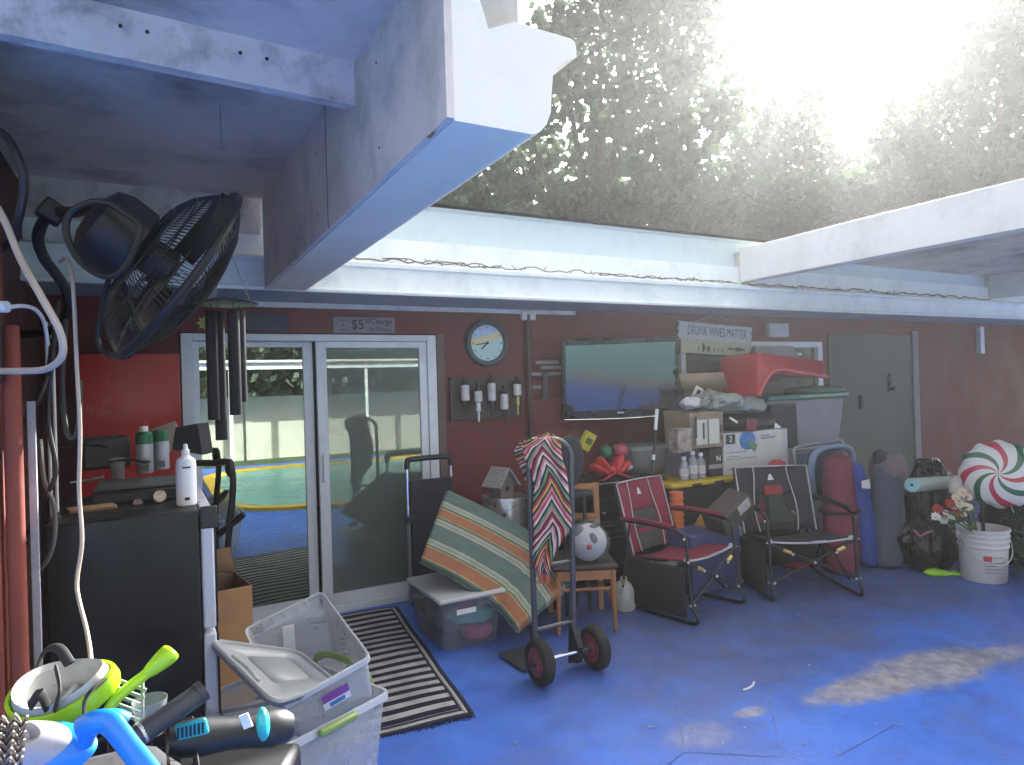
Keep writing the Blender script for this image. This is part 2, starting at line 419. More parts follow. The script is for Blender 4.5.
def sheet(name, x0, y0, x1, y1, z, m, kind='structure'):
    o = MB().add([(x0, y0, z), (x1, y0, z), (x1, y1, z), (x0, y1, z)], [(0, 1, 2, 3)]).build(name, m)
    o['kind'] = kind; return o
grass_m = mat('lawn', (.05, .085, .028), .95, var=.4, scale=3, bump=.6)
sheet('ground', -60, -60, 60, 60, -.03, grass_m)
sheet('patio_floor', -5, -5.6, 14, WY + .06, 0, FLOOR)
joint_m = mat('joint_grit', (.06, .11, .30), .95, var=.5, scale=30)
chalk_m = mat('scratch', (.13, .19, .42), .95, var=.5, scale=40)
jm = MB()
def joint(a, b, wd, z=.004, mb=jm):
    a = Vector((a.x, a.y, z)); b = Vector((b.x, b.y, z)); d = (b - a).normalized(); n = Vector((-d.y, d.x, 0)) * wd / 3.2
    k = 7; rng = random.Random(int(a.x * 999))
    L1 = []; L2 = []
    for i in range(k):
        p = a.lerp(b, i / (k - 1)); j = n * rng.uniform(.5, 1.25)
        L1.append(p + j); L2.append(p - j)
    mb.grid([L1, L2])
for (a, b, wd) in (((760, 655), (782, 757), .012), ((677, 690), (684, 752), .010), ((684, 752), (782, 757), .008), ((838, 756), (899, 722), .010), ((855, 610), (854, 637), .010), ((882, 663), (899, 681), .010), ((684, 752), (668, 765), .010)):
    joint(at(*a, Z=0), at(*b, Z=0), wd)
jo = jm.build('floor_joints', [chalk_m]); jo['kind'] = 'structure'

# ---- pool behind the photographer (seen in the door glass)
def rrect(x0, y0, x1, y1, r, n=8):
    o = []
    for cx, cy, a0 in ((x1 - r, y1 - r, 0), (x0 + r, y1 - r, 90), (x0 + r, y0 + r, 180), (x1 - r, y0 + r, 270)):
        for i in range(n + 1):
            a = R_(a0 + 90 * i / n); o.append((cx + r * math.cos(a), cy + r * math.sin(a)))
    return o
water_m = mat('pool_water_surface', (.15, .42, .38), .3, var=.12, scale=2, bump=.25, bscale=5)
yellow_m = mat('yellow_coping', (.75, .46, .03), .6, var=.15)
wp = rrect(.95, -4.5, 6.2, .55, 1.0)
o = MB().add([(x, y, .006) for x, y in wp], [tuple(range(len(wp)))]).build('pool_water', water_m); o['kind'] = 'structure'
inn = [Vector((x, y, 0)) for x, y in wp]; out = [Vector((x, y, 0)) for x, y in rrect(.78, -4.67, 6.37, .72, 1.15)]
rows = [[p + Vector((0, 0, .004)) for p in inn], [p + Vector((0, 0, .05)) for p in inn], [p + Vector((0, 0, .05)) for p in out], [p + Vector((0, 0, 0)) for p in out]]
o = MB().grid(rows, closed_u=True).build('pool_coping', yellow_m); o['kind'] = 'structure'
block_m = mat('white_block', (.46, .45, .38), .8, var=.12, scale=2, dirt=(.35, .34, .28), dscale=1.5)
fb = MB()
for i in range(16): fb.span((-7 + i * 1.5, -7.1, -.02), (-7 + i * 1.5 + 1.494, -7, 1.5))
for i in range(17): fb.span((-7.06 + i * 1.5, -7.13, -.02), (-6.92 + i * 1.5, -6.96, 1.6))
solo('garden_wall', 'cream white panelled garden wall behind the swimming pool', 'wall', fb, block_m)
pg = thing('pergola', 'slim white pool shelter frame with thin posts beyond the pool', 'pergola', (2, -5.6, 0))
MB().span((-3, -5.75, 2.12), (11, -5.6, 2.27)).build('beam', white_paint, pg, world=True)
for x in (-.9, 1.5, 3.4, 4.5, 7.6): MB().span((x - .035, -5.71, 0), (x + .035, -5.64, 2.12)).build('post', white_paint, pg, world=True)
MB().span((-3, -7.6, 2.27), (11, -5.5, 2.32)).build('roof_sheet', ceil_m, pg, world=True)

# ---- the house
house = thing('house', 'dark red house wall with sliding glass door, window, white gutter and shingle roof', 'house', (3, WY, 0))
hb = MB()
T = .14
for x0, x1, z0, z1 in ((-1.5, .165, 0, 2.42), (.165, 2.01, 2.045, 2.42), (2.01, 4.6, 0, 2.42), (4.6, 6.72, 0, 1.2), (4.6, 6.72, 2.0, 2.42), (6.72, 6.86, 0, 2.42), (6.86, 8.48, 2.09, 2.42), (8.48, 14, 0, 2.42)):
    hb.span((x0, WY, z0), (x1, WY + T, z1))
hb.build('back_wall', red_wall, house, world=True)
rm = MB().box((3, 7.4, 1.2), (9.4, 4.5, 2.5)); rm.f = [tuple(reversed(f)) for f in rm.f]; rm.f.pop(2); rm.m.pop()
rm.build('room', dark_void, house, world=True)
# grooves / battens on the wall
bt = MB()
bt.span((2.06, WY - .012, 1.262), (2.80, WY, 1.275)); bt.span((2.86, WY - .012, 1.262), (4.6, WY, 1.275)); bt.span((2.06, WY - .012, 2.03), (4.6, WY, 2.045))
bt.build('wall_batten', mat('batten', (.09, .022, .022), .7), house, world=True)
MB().span((2.012, WY - .018, 0), (2.075, WY, 2.045)).build('door_trim', brown_trim, house, world=True)
# far right: green double door and the red wall beyond it
gd = MB().span((6.86, WY - .012, .01), (8.48, WY + .03, 2.09)).build('green_door', green_door, house, world=True, label='plain green painted door panel')
dk = at(888, 384, Y=WY); dk2 = at(859, 402, Y=WY)
MB().lathe([(.035, 0), (.035, .012), (.016, .014), (.016, .04), (.034, .055), (.032, .075), (.0, .08)], (dk.x, WY - .012, dk.z - .06), frame((0, -1, 0)), 16).build('door_knob', blackmetal, gd, world=True)
kb = MB(); kb.lathe([(.04, 0), (.04, .015), (.02, .02), (.0, .022)], (dk.x, WY - .012, dk.z + .06), frame((0, -1, 0)), 16); kb.box((dk.x, WY - .024, dk.z + .06), (.03, .02, .15)); kb.box((dk2.x, WY - .024, dk2.z), (.035, .03, .16))
kb.build('door_latch', blackmetal, gd, world=True)
MB().span((8.48, WY - .03, 0), (8.60, WY - .001, 2.14)).build('door_casing', grey_trim, house, world=True)
MB().span((10.02, WY - .06, 1.85), (10.12, WY, 2.22)).build('wall_conduit', alu, house, world=True)
# sliding glass door
fy0, fy1 = WY - .03, WY + .09
sd = MB()
sd.span((.172, fy0, 0), (.245, fy1, 2.035)); sd.span((1.925, fy0, 0), (2.0, fy1, 2.035)); sd.span((.245, fy0, 1.985), (1.925, fy1, 2.035)); sd.span((.245, fy0, 0), (1.925, fy1, .03))
sdo = sd.build('sliding_door', alu, house, world=True, bevel=.004)
ls = MB(); yl0, yl1 = WY + .035, WY + .07
ls.span((.247, yl0, .031), (.285, yl1, 1.983)); ls.span((.975, yl0, .031), (1.045, yl1, 1.983)); ls.span((.285, yl0, 1.945), (.975, yl1, 1.983)); ls.span((.285, yl0, .031), (.975, yl1, .10))
ls.build('left_sash', alu, sdo, world=True, bevel=.003)
rs = MB(); yr0, yr1 = WY - .015, WY + .02
rs.span((1.06, yr0, .031), (1.135, yr1, 1.983)); rs.span((1.86, yr0, .031), (1.923, yr1, 1.983)); rs.span((1.135, yr0, 1.935), (1.86, yr1, 1.983)); rs.span((1.135, yr0, .031), (1.86, yr1, .115))
rs.build('right_sash', alu, sdo, world=True, bevel=.003)
MB().span((.286, WY + .05, .101), (.974, WY + .056, 1.944)).build('glass_pane', glass_coated('door_glass', (.45, .5, .48), .40), sdo, world=True)
MB().span((1.136, WY, .116), (1.859, WY + .006, 1.934)).build('glass_pane', glass_coated('door_glass_dusty', (.45, .5, .48), .15, .70, (.17, .215, .19)), sdo, world=True)
MB().span((1.085, yr0 - .022, .95), (1.11, yr0, 1.15)).build('door_pull', alu, sdo, world=True, bevel=.004)
MB().span((.20, WY - .12, 0.001), (1.97, fy0, .02)).build('door_sill', alu, house, world=True)
# window behind the piled boxes
wi = MB()
for x0, x1 in ((4.60, 4.66), (5.46, 5.54), (6.66, 6.74)): wi.span((x0, WY - .02, 1.2), (x1, WY + .08, 2.0))
wi.span((4.66, WY - .02, 1.94), (5.46, WY + .08, 2.0)); wi.span((5.54, WY - .02, 1.94), (6.66, WY + .08, 2.0)); wi.span((4.55, WY - .05, 1.14), (6.78, WY + .08, 1.2))
wio = wi.build('window', alu, house, world=True)
wg = glass_coated('window_glass', (.5, .55, .5), .07, .35, (.22, .24, .21))
MB().span((4.66, WY + .03, 1.2), (5.46, WY + .036, 1.94)).build('window_pane', wg, wio, world=True)
MB().span((5.54, WY + .03, 1.2), (6.66, WY + .036, 1.94)).build('window_pane', wg, wio, world=True)
# soffit, gutter, fascia, roof
MB().span((-1.6, 4.352, 2.266), (13.9, WY - .005, 2.275)).build('soffit', mat('soffit_paint', (.36, .42, .50), .7, var=.08, dirt=(.2, .22, .25), dscale=2), house, world=True)
MB().span((.05, WY - .035, 2.226), (3.35, WY - .005, 2.262)).build('soffit_trim', mat('trim_white', (.62, .63, .64), .6), house, world=True)
prof = [(4.345, 2.258), (4.318, 2.258), (4.312, 2.272), (4.318, 2.284), (4.330, 2.290), (4.335, 2.33), (4.33, 2.40), (4.318, 2.425), (4.300, 2.436), (4.298, 2.46), (4.315, 2.468), (4.33, 2.475), (4.46, 2.50), (4.46, 2.45), (4.36, 2.42), (4.355, 2.27)]
XA, XB = -2.0, 14.0
gut = MB().prism(prof, (XA, 0, 0), (0, 1, 0), (0, 0, 1), (XB - XA, 0, 0)).build('gutter', teal_white, house, world=True, ang=25)
fp = [(4.36, 2.46), (4.40, 2.46), (4.44, 2.51), (4.44, 2.655), (4.455, 2.66), (4.47, 2.70), (4.47, 2.90), (4.44, 2.905), (4.44, 2.93), (4.56, 2.95), (4.56, 2.46)]
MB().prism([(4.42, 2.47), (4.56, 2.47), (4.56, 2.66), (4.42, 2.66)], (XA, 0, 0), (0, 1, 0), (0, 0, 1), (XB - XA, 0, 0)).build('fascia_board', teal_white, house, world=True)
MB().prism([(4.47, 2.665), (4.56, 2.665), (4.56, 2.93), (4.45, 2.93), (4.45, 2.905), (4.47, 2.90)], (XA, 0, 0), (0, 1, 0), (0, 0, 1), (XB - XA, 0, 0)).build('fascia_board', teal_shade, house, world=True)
MB().prism([(4.40, 2.935), (8.5, 3.86), (13, 2.8), (13, 2.7), (8.5, 3.76), (4.57, 2.9)], (-6, 0, 0), (0, 1, 0), (0, 0, 1), (22, 0, 0)).build('roof', shingle, house, world=True)
# left return wall of the house, in deep shade
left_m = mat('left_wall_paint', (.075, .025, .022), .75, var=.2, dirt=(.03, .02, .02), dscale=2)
MB().span((-.75, 2.45, 0), (-.60, WY, 2.8)).build('return_wall', left_m, house, world=True)

# ---- patio roof on its beams
pr_ = thing('patio_roof', 'weathered white patio roof with grey ceiling and heavy boxed beams', 'patio roof', (-1, 2.5, 2.6))
MB().hexa([(-4, 1.38, 2.69), (.63, 1.38, 2.69), (.63, 4.42, 2.84), (-4, 4.42, 2.84), (-4, 1.38, 2.76), (.63, 1.38, 2.76), (.63, 4.42, 2.93), (-4, 4.42, 2.93)]).build('ceiling_panel', ceil_m, pr_, world=True)
MB().hexa([(.55, 1.30, 2.765), (.86, 1.30, 2.765), (.86, 4.42, 2.935), (.55, 4.42, 2.935), (.55, 1.30, 2.80), (.86, 1.30, 2.80), (.86, 4.42, 2.97), (.55, 4.42, 2.97)]).build('roof_edge', white_paint, pr_, world=True)
MB().span((.703, 1.52, 2.50), (.88, 4.3, 2.76)).build('edge_board', mat('edge_grey', (.36, .36, .36), .7, var=.12, dirt=(.2, .19, .18), dscale=5), pr_, world=True)
# header strip under the ceiling at the house side
MB().span((-4, 4.375, 2.62), (.62, 4.43, 2.84)).build('ledger_board', old_white, pr_, world=True)
# cross rafter, set a little askew
c0, c1 = at(0, 33, Z=2.585), at(355, 104, X=.625)
d = (c1 - c0); d.z = 0; d.normalize(); n = Vector((-d.y, d.x, 0))
a = c0 - d * 3.2; b = c1.copy(); a.z = b.z = 2.585
cz = 2.585
MB().hexa([a, b, b + n * .045, a + n * .045, a + Vector((0, 0, .165)), b + Vector((0, 0, .165)), b + n * .045 + Vector((0, 0, .165)), a + n * .045 + Vector((0, 0, .165))]).build('rafter', old_white, pr_, world=True)
for px, py in ((146, 43), (238, 60), (265, 64), (120, 36)):
    q = at(px, py, Z=2.67); q = a + d * (q - a).dot(d) - n * .001; MB().lathe([(.006, -.002), (.005, .003), (0, .004)], (q.x, q.y, 2.585 + .09), frame(-n), 10).build('nail_head', blackmetal, pr_, world=True)
# big boxed beam: one dirty cheek, an ogee outer cheek and open end
cheek = MB().prism([(.625, 2.262), (.645, 2.262), (.645, 2.84), (.625, 2.84)], (0, 1.43, 0), (1, 0, 0), (0, 0, 1), (0, 2.88, 0)).build('beam_cheek', dirty_beam, pr_, world=True)
og = [(.646, 2.259), (.862, 2.259), (.885, 2.27), (.905, 2.292), (.918, 2.325), (.922, 2.37), (.928, 2.42), (.945, 2.452), (.975, 2.470), (1.0, 2.482), (1.004, 2.50), (1.0, 2.524), (.985, 2.53), (.90, 2.532), (.82, 2.535), (.745, 2.50), (.70, 2.64), (.70, 2.83), (.646, 2.83)]
MB().prism(og, (0, 1.435, 0), (1, 0, 0), (0, 0, 1), (0, 2.865, 0)).build('box_beam', clean_beam, pr_, world=True, ang=25)
for yy in (1.9, 2.75, 3.5):
    for zz in (2.36, 2.62): MB().lathe([(.005, -.002), (.004, .002), (0, .003)], (.625, yy + .02 * zz, zz), frame((-1, 0, 0)), 8).build('nail_head', mat('rusty_nail', (.16, .08, .05), .9), pr_, world=True)
MB().span((.6235, 2.62, 2.265), (.6252, 2.624, 2.80)).build('board_joint', mat('joint_dark', (.05, .045, .045), .9), pr_, world=True)
rust = MB().ell((.632, 1.545, 2.268), (.006, .03, .012), n=10, noise=.3)
rust.build('rust_stain', mat('rust', (.36, .13, .03), .9, var=.4, scale=30), pr_, world=True)
def rbeam(x, y0, label=None):
    MB().span((x, y0, 2.515), (x + .13, 4.405, 2.83)).build('roof_beam', white_paint if label else white_paint, pr_, world=True, bevel=.006)
    MB().prism([(4.40, 2.53), (4.43, 2.53), (4.468, 2.62), (4.468, 2.80), (4.40, 2.80)], (x + .004, 0, 0), (0, 1, 0), (0, 0, 1), (.12, 0, 0)).build('beam_seat', old_white, pr_, world=True)
rbeam(4.86, -.6); rbeam(9.25, -.6)
MB().hexa([(5.0, -.6, 2.78), (14, -.6, 2.78), (14, 4.46, 2.80), (5.0, 4.46, 2.80), (5.0, -.6, 2.80), (14, -.6, 2.80), (14, 4.46, 2.82), (5.0, 4.46, 2.82)]).build('ceiling_panel', ceil_m, pr_, world=True)

# dead vine along the gutter ledge
vm = MB(); rng = random.Random(3)
def twig(x0, x1, y, z, r, n):
    pts = [(x0 + (x1 - x0) * i / n, y + rng.uniform(-.012, .012), z + rng.uniform(-.012, .016)) for i in range(n + 1)]
    vm.tube(smooth(pts, 2), r, 5)
twig(.98, 2.3, 4.36, 2.498, .005, 22); twig(1.4, 4.8, 4.37, 2.503, .004, 50); twig(4.9, 9.2, 4.36, 2.498, .006, 50); twig(3.2, 4.7, 4.35, 2.492, .005, 24)
for i in range(70):
    x = rng.uniform(1.0, 9.0); vm.tube([(x, 4.36, 2.495), (x + rng.uniform(-.05, .05), 4.34, 2.495 + rng.uniform(-.02, .03))], .003, 4)
solo('dead_vine', 'dry brown vine tendrils lying along the white gutter ledge', 'vine', vm, mat('dead_vine', (.14, .12, .11), .95, var=.4))

# ---- trees beyond the roof
def leafmat(name, col, tr):
    m = bpy.data.materials.new(name); m.use_nodes = True; nt = m.node_tree; N = nt.nodes; L = nt.links
    b = N['Principled BSDF']; b.inputs['Roughness'].default_value = .55
    oi = N.new('ShaderNodeTexCoord'); nz = N.new('ShaderNodeTexNoise'); nz.inputs['Scale'].default_value = .8; nz.inputs['Detail'].default_value = 5; L.new(oi.outputs['Object'], nz.inputs['Vector'])
    mr = N.new('ShaderNodeMapRange'); mr.inputs['From Min'].default_value = .3; mr.inputs['From Max'].default_value = .7; mr.inputs['To Min'].default_value = .55; mr.inputs['To Max'].default_value = 1.5
    L.new(nz.outputs['Fac'], mr.inputs['Value'])
    sc = N.new('ShaderNodeVectorMath'); sc.operation = 'SCALE'; sc.inputs[0].default_value = col; L.new(mr.outputs[0], sc.inputs['Scale'])
    L.new(sc.outputs[0], b.inputs['Base Color'])
    t = N.new('ShaderNodeBsdfTranslucent'); t.inputs['Color'].default_value = (col[0] * 2.2, col[1] * 2.2, col[2] * 1.7, 1)
    mx = N.new('ShaderNodeMixShader'); mx.inputs[0].default_value = tr; L.new(b.outputs[0], mx.inputs[1]); L.new(t.outputs[0], mx.inputs[2])
    L.new(mx.outputs[0], N['Material Output'].inputs['Surface']); return m
leafA = leafmat('leaves_oak', (.046, .072, .044), .3); leafB = leafmat('leaves_pale', (.058, .084, .052), .35)
bark = mat('bark', (.10, .085, .07), .95, var=.35, scale=8, bump=.8)
def tree(name, label, base_px, d, blobs, m, dens=1.0, leaf=.19, seed=0, group='trees beyond the house roof', back=False):
    rng = random.Random(seed)
    b = at(base_px, 300, d=d) if not back else Vector(base_px); b.z = -.03
    t = thing(name, label, 'tree', b, 0, group)
    cs = []
    lm = MB()
    for i, (px, py, rp) in enumerate(blobs):
        if back: c = Vector((px, b.y + rng.uniform(-1, 1), py)); r = rp
        else: c = at(px, py, d=d + rng.uniform(-1.5, 1.5)); r = rp * d / FPX
        cs.append((c, r))
        n = int(dens * 520 * r * r / (leaf / .19) ** 2)
        for k in range(n):
            v = Vector((rng.gauss(0, 1), rng.gauss(0, 1), rng.gauss(0, 1))).normalized()
            lump = 1 + .28 * math.sin(v.x * 5 + i) * math.cos(v.y * 6 + 2 * i) + .2 * math.sin(v.z * 9 + i)
            p = c + v * r * lump * rng.random() ** .42
            q = Vector((rng.gauss(0, 1), rng.gauss(0, 1), rng.gauss(0, 1))).normalized(); s_ = q.orthogonal().normalized(); w_ = q.cross(s_)
            l = leaf * rng.uniform(.7, 1.9); w2 = l * rng.uniform(.5, .8)
            lm.add([p - s_ * l / 2, p + w_ * w2 / 2, p + s_ * l / 2, p - w_ * w2 / 2], [(0, 1, 2, 3)])
    lm.build('crown', m, t, world=True)
    tm = MB(); top = max(c.z for c, r in cs); mid = b.lerp(Vector((b.x, b.y, top)), .45)
    tm.tube(smooth([b, b.lerp(mid, .5) + Vector((.15, 0, 0)), mid], 4), [.34 - .015 * i for i in range(9)], 10)
    for c, r in cs:
        st = b.lerp(mid, rng.uniform(.6, 1)); m2 = st.lerp(c, .5) + Vector((0, 0, -.3)); P = smooth([st, m2, c], 4)
        tm.tube(P, [.15 - .12 * i / (len(P) - 1) for i in range(len(P))], 6)
    tm.build('trunk', bark, t, world=True)
tree('oak_tree', 'tall dark oak in full leaf above the roof, left of the sun gap', 600, 17,
     [(470, 150, 42), (520, 110, 45), (560, 40, 40), (590, 90, 55), (640, 20, 55), (600, -20, 50), (690, 60, 42), (660, 120, 55), (540, 170, 38), (600, 165, 45), (680, 170, 42), (700, 5, 28), (640, -40, 60), (725, 110, 26), (505, 180, 30), (455, 185, 26)], leafA, 1.25, .2, 1)
tree('oak_tree', 'lower paler oak in the middle, right under the bright sun gap', 790, 22,
     [(760, 130, 34), (800, 120, 32), (740, 165, 36), (790, 165, 38), (830, 150, 26), (850, 175, 34), (770, 195, 40), (830, 200, 40), (775, 98, 16), (812, 92, 16)], leafB, 1.1, .2, 2)
tree('oak_tree', 'broad oak leaning in at the right edge of the view above the beam', 990, 18,
     [(905, 135, 34), (950, 100, 45), (1000, 60, 50), (1050, 20, 60), (930, 165, 42), (980, 150, 50), (1040, 110, 60), (890, 172, 30), (1010, 20, 30), (960, 190, 50), (900, 195, 36), (1060, 170, 60)], leafA, 1.1, .2, 3)
tree('hedge_tree', 'low dense evergreen row tree right behind the gutter, left part', 560, 14,
     [(440, 215, 26), (470, 208, 26), (510, 212, 30), (560, 210, 34), (610, 215, 36), (650, 215, 36), (520, 235, 26), (580, 240, 30)], leafA, 2.8, .17, 4, group='evergreens along the back fence')
tree('hedge_tree', 'low dense evergreen behind the gutter below the sun gap', 760, 15,
     [(690, 212, 36), (730, 212, 36), (775, 214, 38), (820, 212, 36), (860, 212, 36), (700, 238, 30), (760, 242, 30)], leafA, 2.8, .17, 5, group='evergreens along the back fence')
tree('hedge_tree', 'low dense evergreen just above the long white roof beam at right', 940, 15,
     [(890, 208, 36), (930, 205, 38), (975, 200, 40), (1020, 195, 42)], leafA, 2.8, .17, 6, group='evergreens along the back fence')
# behind the photographer, mirrored in the glass door
tree('garden_tree', 'dark leafy tree overhanging the garden wall at the pool end', (.5, -10, 0), 0, [(-.5, 2.6, 1.3), (.8, 3.0, 1.4), (0, 4.2, 1.5), (1.6, 2.2, .9), (-1.6, 2.2, 1)], leafA, 1.6, .2, 8, 'trees behind the garden wall', True)
tree('garden_tree', 'wide bushy tree behind the garden wall right of the pool shelter', (5, -10.5, 0), 0, [(3.4, 2.6, 1.4), (5, 3.0, 1.6), (6.5, 2.6, 1.4), (5, 4.4, 1.6), (8, 2.4, 1.3), (2.6, 2.2, 1.0)], leafA, 1.6, .2, 9, 'trees behind the garden wall', True)
tree('garden_tree', 'round bushy tree at the far corner of the garden wall', (11, -10.5, 0), 0, [(9.8, 2.6, 1.4), (11, 3.4, 1.6), (12.4, 2.6, 1.4), (11, 4.6, 1.4)], leafA, 1.6, .2, 10, 'trees behind the garden wall', True)
tree('oak_tree', 'wide dark oak far left behind the house, hidden by the patio roof', 250, 19,
     [(120, 120, 50), (200, 80, 55), (280, 60, 55), (360, 100, 50), (300, 150, 50), (200, 160, 50), (400, 160, 40), (90, 180, 40)], leafA, 1.0, .22, 14)

# added scattering volume standing in for the lens glare round the sun
hz = MB().span((-61, -61, -1.1), (61, 61, 21)).build('glare_haze', None)
hz['kind'] = 'stuff'
hm_ = bpy.data.materials.new('glare_air'); hm_.use_nodes = True; N = hm_.node_tree.nodes; N.remove(N['Principled BSDF'])
pv = N.new('ShaderNodeVolumePrincipled'); pv.inputs['Color'].default_value = (.95, .96, .97, 1); pv.inputs['Density'].default_value = .0025; pv.inputs['Anisotropy'].default_value = .58
hm_.node_tree.links.new(pv.outputs[0], N['Material Output'].inputs['Volume'])
hz.data.materials.clear(); hz.data.materials.append(hm_)

# ================================================================== left side: post, fan, cords, fridge
def wpt(x, y, **k): return at(x, y, **k)
red_post = mat('red_post_paint', (.22, .045, .026), .85, var=.2, scale=5, bump=.3, dirt=(.10, .03, .02), dscale=6, damt=.5)
po = thing('wall_post', 'red painted wooden post at the left edge of the view', 'post', (-.46, 2.52, 0))
MB().span((-.62, 2.44, 0), (-.405, 2.60, 2.70)).build('post', red_post, po, world=True, bevel=.006)
MB().tube([(-.372, 2.47, 0), (-.372, 2.47, 1.85)], .024, 12).build('pipe', red_post, po, world=True)
cb = MB(); cb.span((-.345, 2.53, .5), (-.325, 2.55, 1.62)); cb.build('trim_strip', mat('pale_trim', (.34, .34, .36), .6, dirt=(.2, .2, .2), dscale=9), po, world=True)
MB().box((-.45, 2.42, 1.78), (.13, .05, .20)).build('outlet_box', black, po, world=True, bevel=.006)

# ---- wall fan: two wire cages, blades, motor, handle ring and bent arm
fan_m = mat('fan_black', (.006, .0055, .0055), .42, var=.3, scale=10, spec=.35, dirt=(.025, .022, .02), dscale=12, damt=.4)
wire_m = mat('fan_wire', (.010, .0095, .009), .4, metal=.3, var=.3)
fc = at(176, 273, d=1.85)
fn = (CR * .64 - CU * .52 + CF * .56).normalized()
FR = frame(fn, CU)
fan = thing('wall_fan', 'large black wall fan in a round wire cage hanging under the patio roof', 'fan', fc - Vector((0, 0, .32)))
def F(x, y, z): return fc + FR @ Vector((x, y, z))
RF = .275
MB().tube([F(RF * math.cos(a), RF * math.sin(a), 0) for a in [2 * math.pi * i / 48 for i in range(48)]], .011, 8, True).build('cage_ring', fan_m, fan, world=True)
for nm, zz, hub in (('front_cage', .085, .05), ('rear_cage', -.105, .085)):
    wm = MB(); N = 120
    for i in range(N):
        a = 2 * math.pi * i / N; pts = []
        for k in range(6):
            t = k / 5; r = hub + (RF - hub) * t; z = zz * (1 - t ** 2.6)
            pts.append(F(r * math.cos(a + (.35 if zz > 0 else 0) * (1 - t)), r * math.sin(a + (.35 if zz > 0 else 0) * (1 - t)), z))
        wm.tube(pts, .0012, 4)
    for t in (.3, .62, .85):
        r = hub + (RF - hub) * t; z = zz * (1 - t ** 2.6)
        wm.tube([F(r * math.cos(2 * math.pi * i / 40), r * math.sin(2 * math.pi * i / 40), z) for i in range(40)], .0022, 4, True)
    wm.lathe([(.0, zz + (.012 if zz > 0 else -.012)), (hub * .8, zz + (.01 if zz > 0 else -.01)), (hub, zz)], fc, FR, 20)
    wm.build(nm, wire_m, fan, world=True)
for i in range(3):
    bl = MB(); rows = []
    for k in range(7):
        r = .05 + .21 * k / 6; wv = .06 + .10 * math.sin(math.pi * min(1, .25 + k / 7)); row = []
        for j in range(5):
            s_ = (j / 4 - .5); a = 2 * math.pi * i / 3 + s_ * wv * 4.2 / (1 + k * .25)
            row.append(F(r * math.cos(a), r * math.sin(a), s_ * .055 - .01))
        rows.append(row)
    bl.grid(rows).build('blade', fan_m, fan, world=True, solid=.004)
mo = MB(); mo.lathe([(.03, -.005), (.05, -.02), (.05, -.08), (.085, -.10), (.105, -.12), (.108, -.19), (.095, -.225), (.05, -.245), (.0, -.25)], fc, FR, 28)
mo.build('motor', fan_m, fan, world=True)
rp = [at(x, y, d=1.62) for x, y in ((66, 232), (70, 214), (88, 203), (108, 203), (126, 214), (140, 228), (128, 262), (112, 276), (94, 272), (76, 256))]
MB().tube(smooth(rp, 4, True), .0085, 8, True).build('handle_ring', fan_m, fan, world=True)
ap = [at(x, y, d=dd) for x, y, dd in ((140, 232, 1.8), (105, 206, 1.9), (75, 212, 1.98), (50, 214, 2.04), (38, 236, 2.1), (44, 258, 2.15), (56, 274, 2.2), (66, 290, 2.25), (68, 312, 2.3), (52, 330, 2.4), (20, 335, 2.45))]
MB().tube(smooth(ap, 4), .017, 10).build('arm', fan_m, fan, world=True)
MB().box(at(52, 212, d=2.02), (.06, .06, .07), FR).build('clamp', fan_m, fan, world=True, bevel=.008)
dk_ = MB(); dp = [at(x, y, d=dd) for x, y, dd in ((112, 268, 1.85), (104, 300, 1.9), (98, 335, 1.95), (104, 352, 1.95), (128, 356, 1.95), (140, 335, 1.95), (128, 300, 1.9), (118, 272, 1.85))]
dk_.tube(smooth(dp, 4, True), .008, 8, True).build('yoke', fan_m, fan, world=True)

# ---- wind chime
chm = mat('chime_tube', (.005, .006, .010), .6, var=.2, spec=.15)
ct = at(226, 303, d=2.6)
ch = thing('wind_chime', 'dark wind chime with long black tubes hanging before the glass door', 'wind chime', ct - Vector((0, 0, .52)))
MB().lathe([(.118, -.006), (.12, -.002), (.07, .012), (.03, .02), (.0, .022)], ct, None, 28).build('canopy', fan_m, ch, world=True)
tubes = ((211, 311, 420), (218, 312, 440), (233, 311, 415), (239, 311, 402))
for i, (px, y0, y1) in enumerate(tubes):
    dd = 2.57 + (.0, .03, -.03, .05, .09, .1)[i]
    a = at(px, y0, d=dd); b = at(px, y1, d=dd); b.x, b.y = a.x, a.y
    MB().tube([a, b], .0225, 14).build('chime_tube', chm, ch, world=True)
    MB().tube([a, (a.x, a.y, ct.z)], .002, 4).build('string', black, ch, world=True)
hk = Vector((ct.x, ct.y, 2.76))
sm_ = MB()
for an in (0, 2.1, 4.2): sm_.tube([ct + Vector((.09 * math.cos(an), .09 * math.sin(an), .01)), ct + Vector((0, 0, .26))], .0018, 4)
sm_.tube([ct + Vector((0, 0, .26)), hk], .0018, 4); sm_.build('hanging_string', mat('string', (.3, .28, .25), .9), ch, world=True)

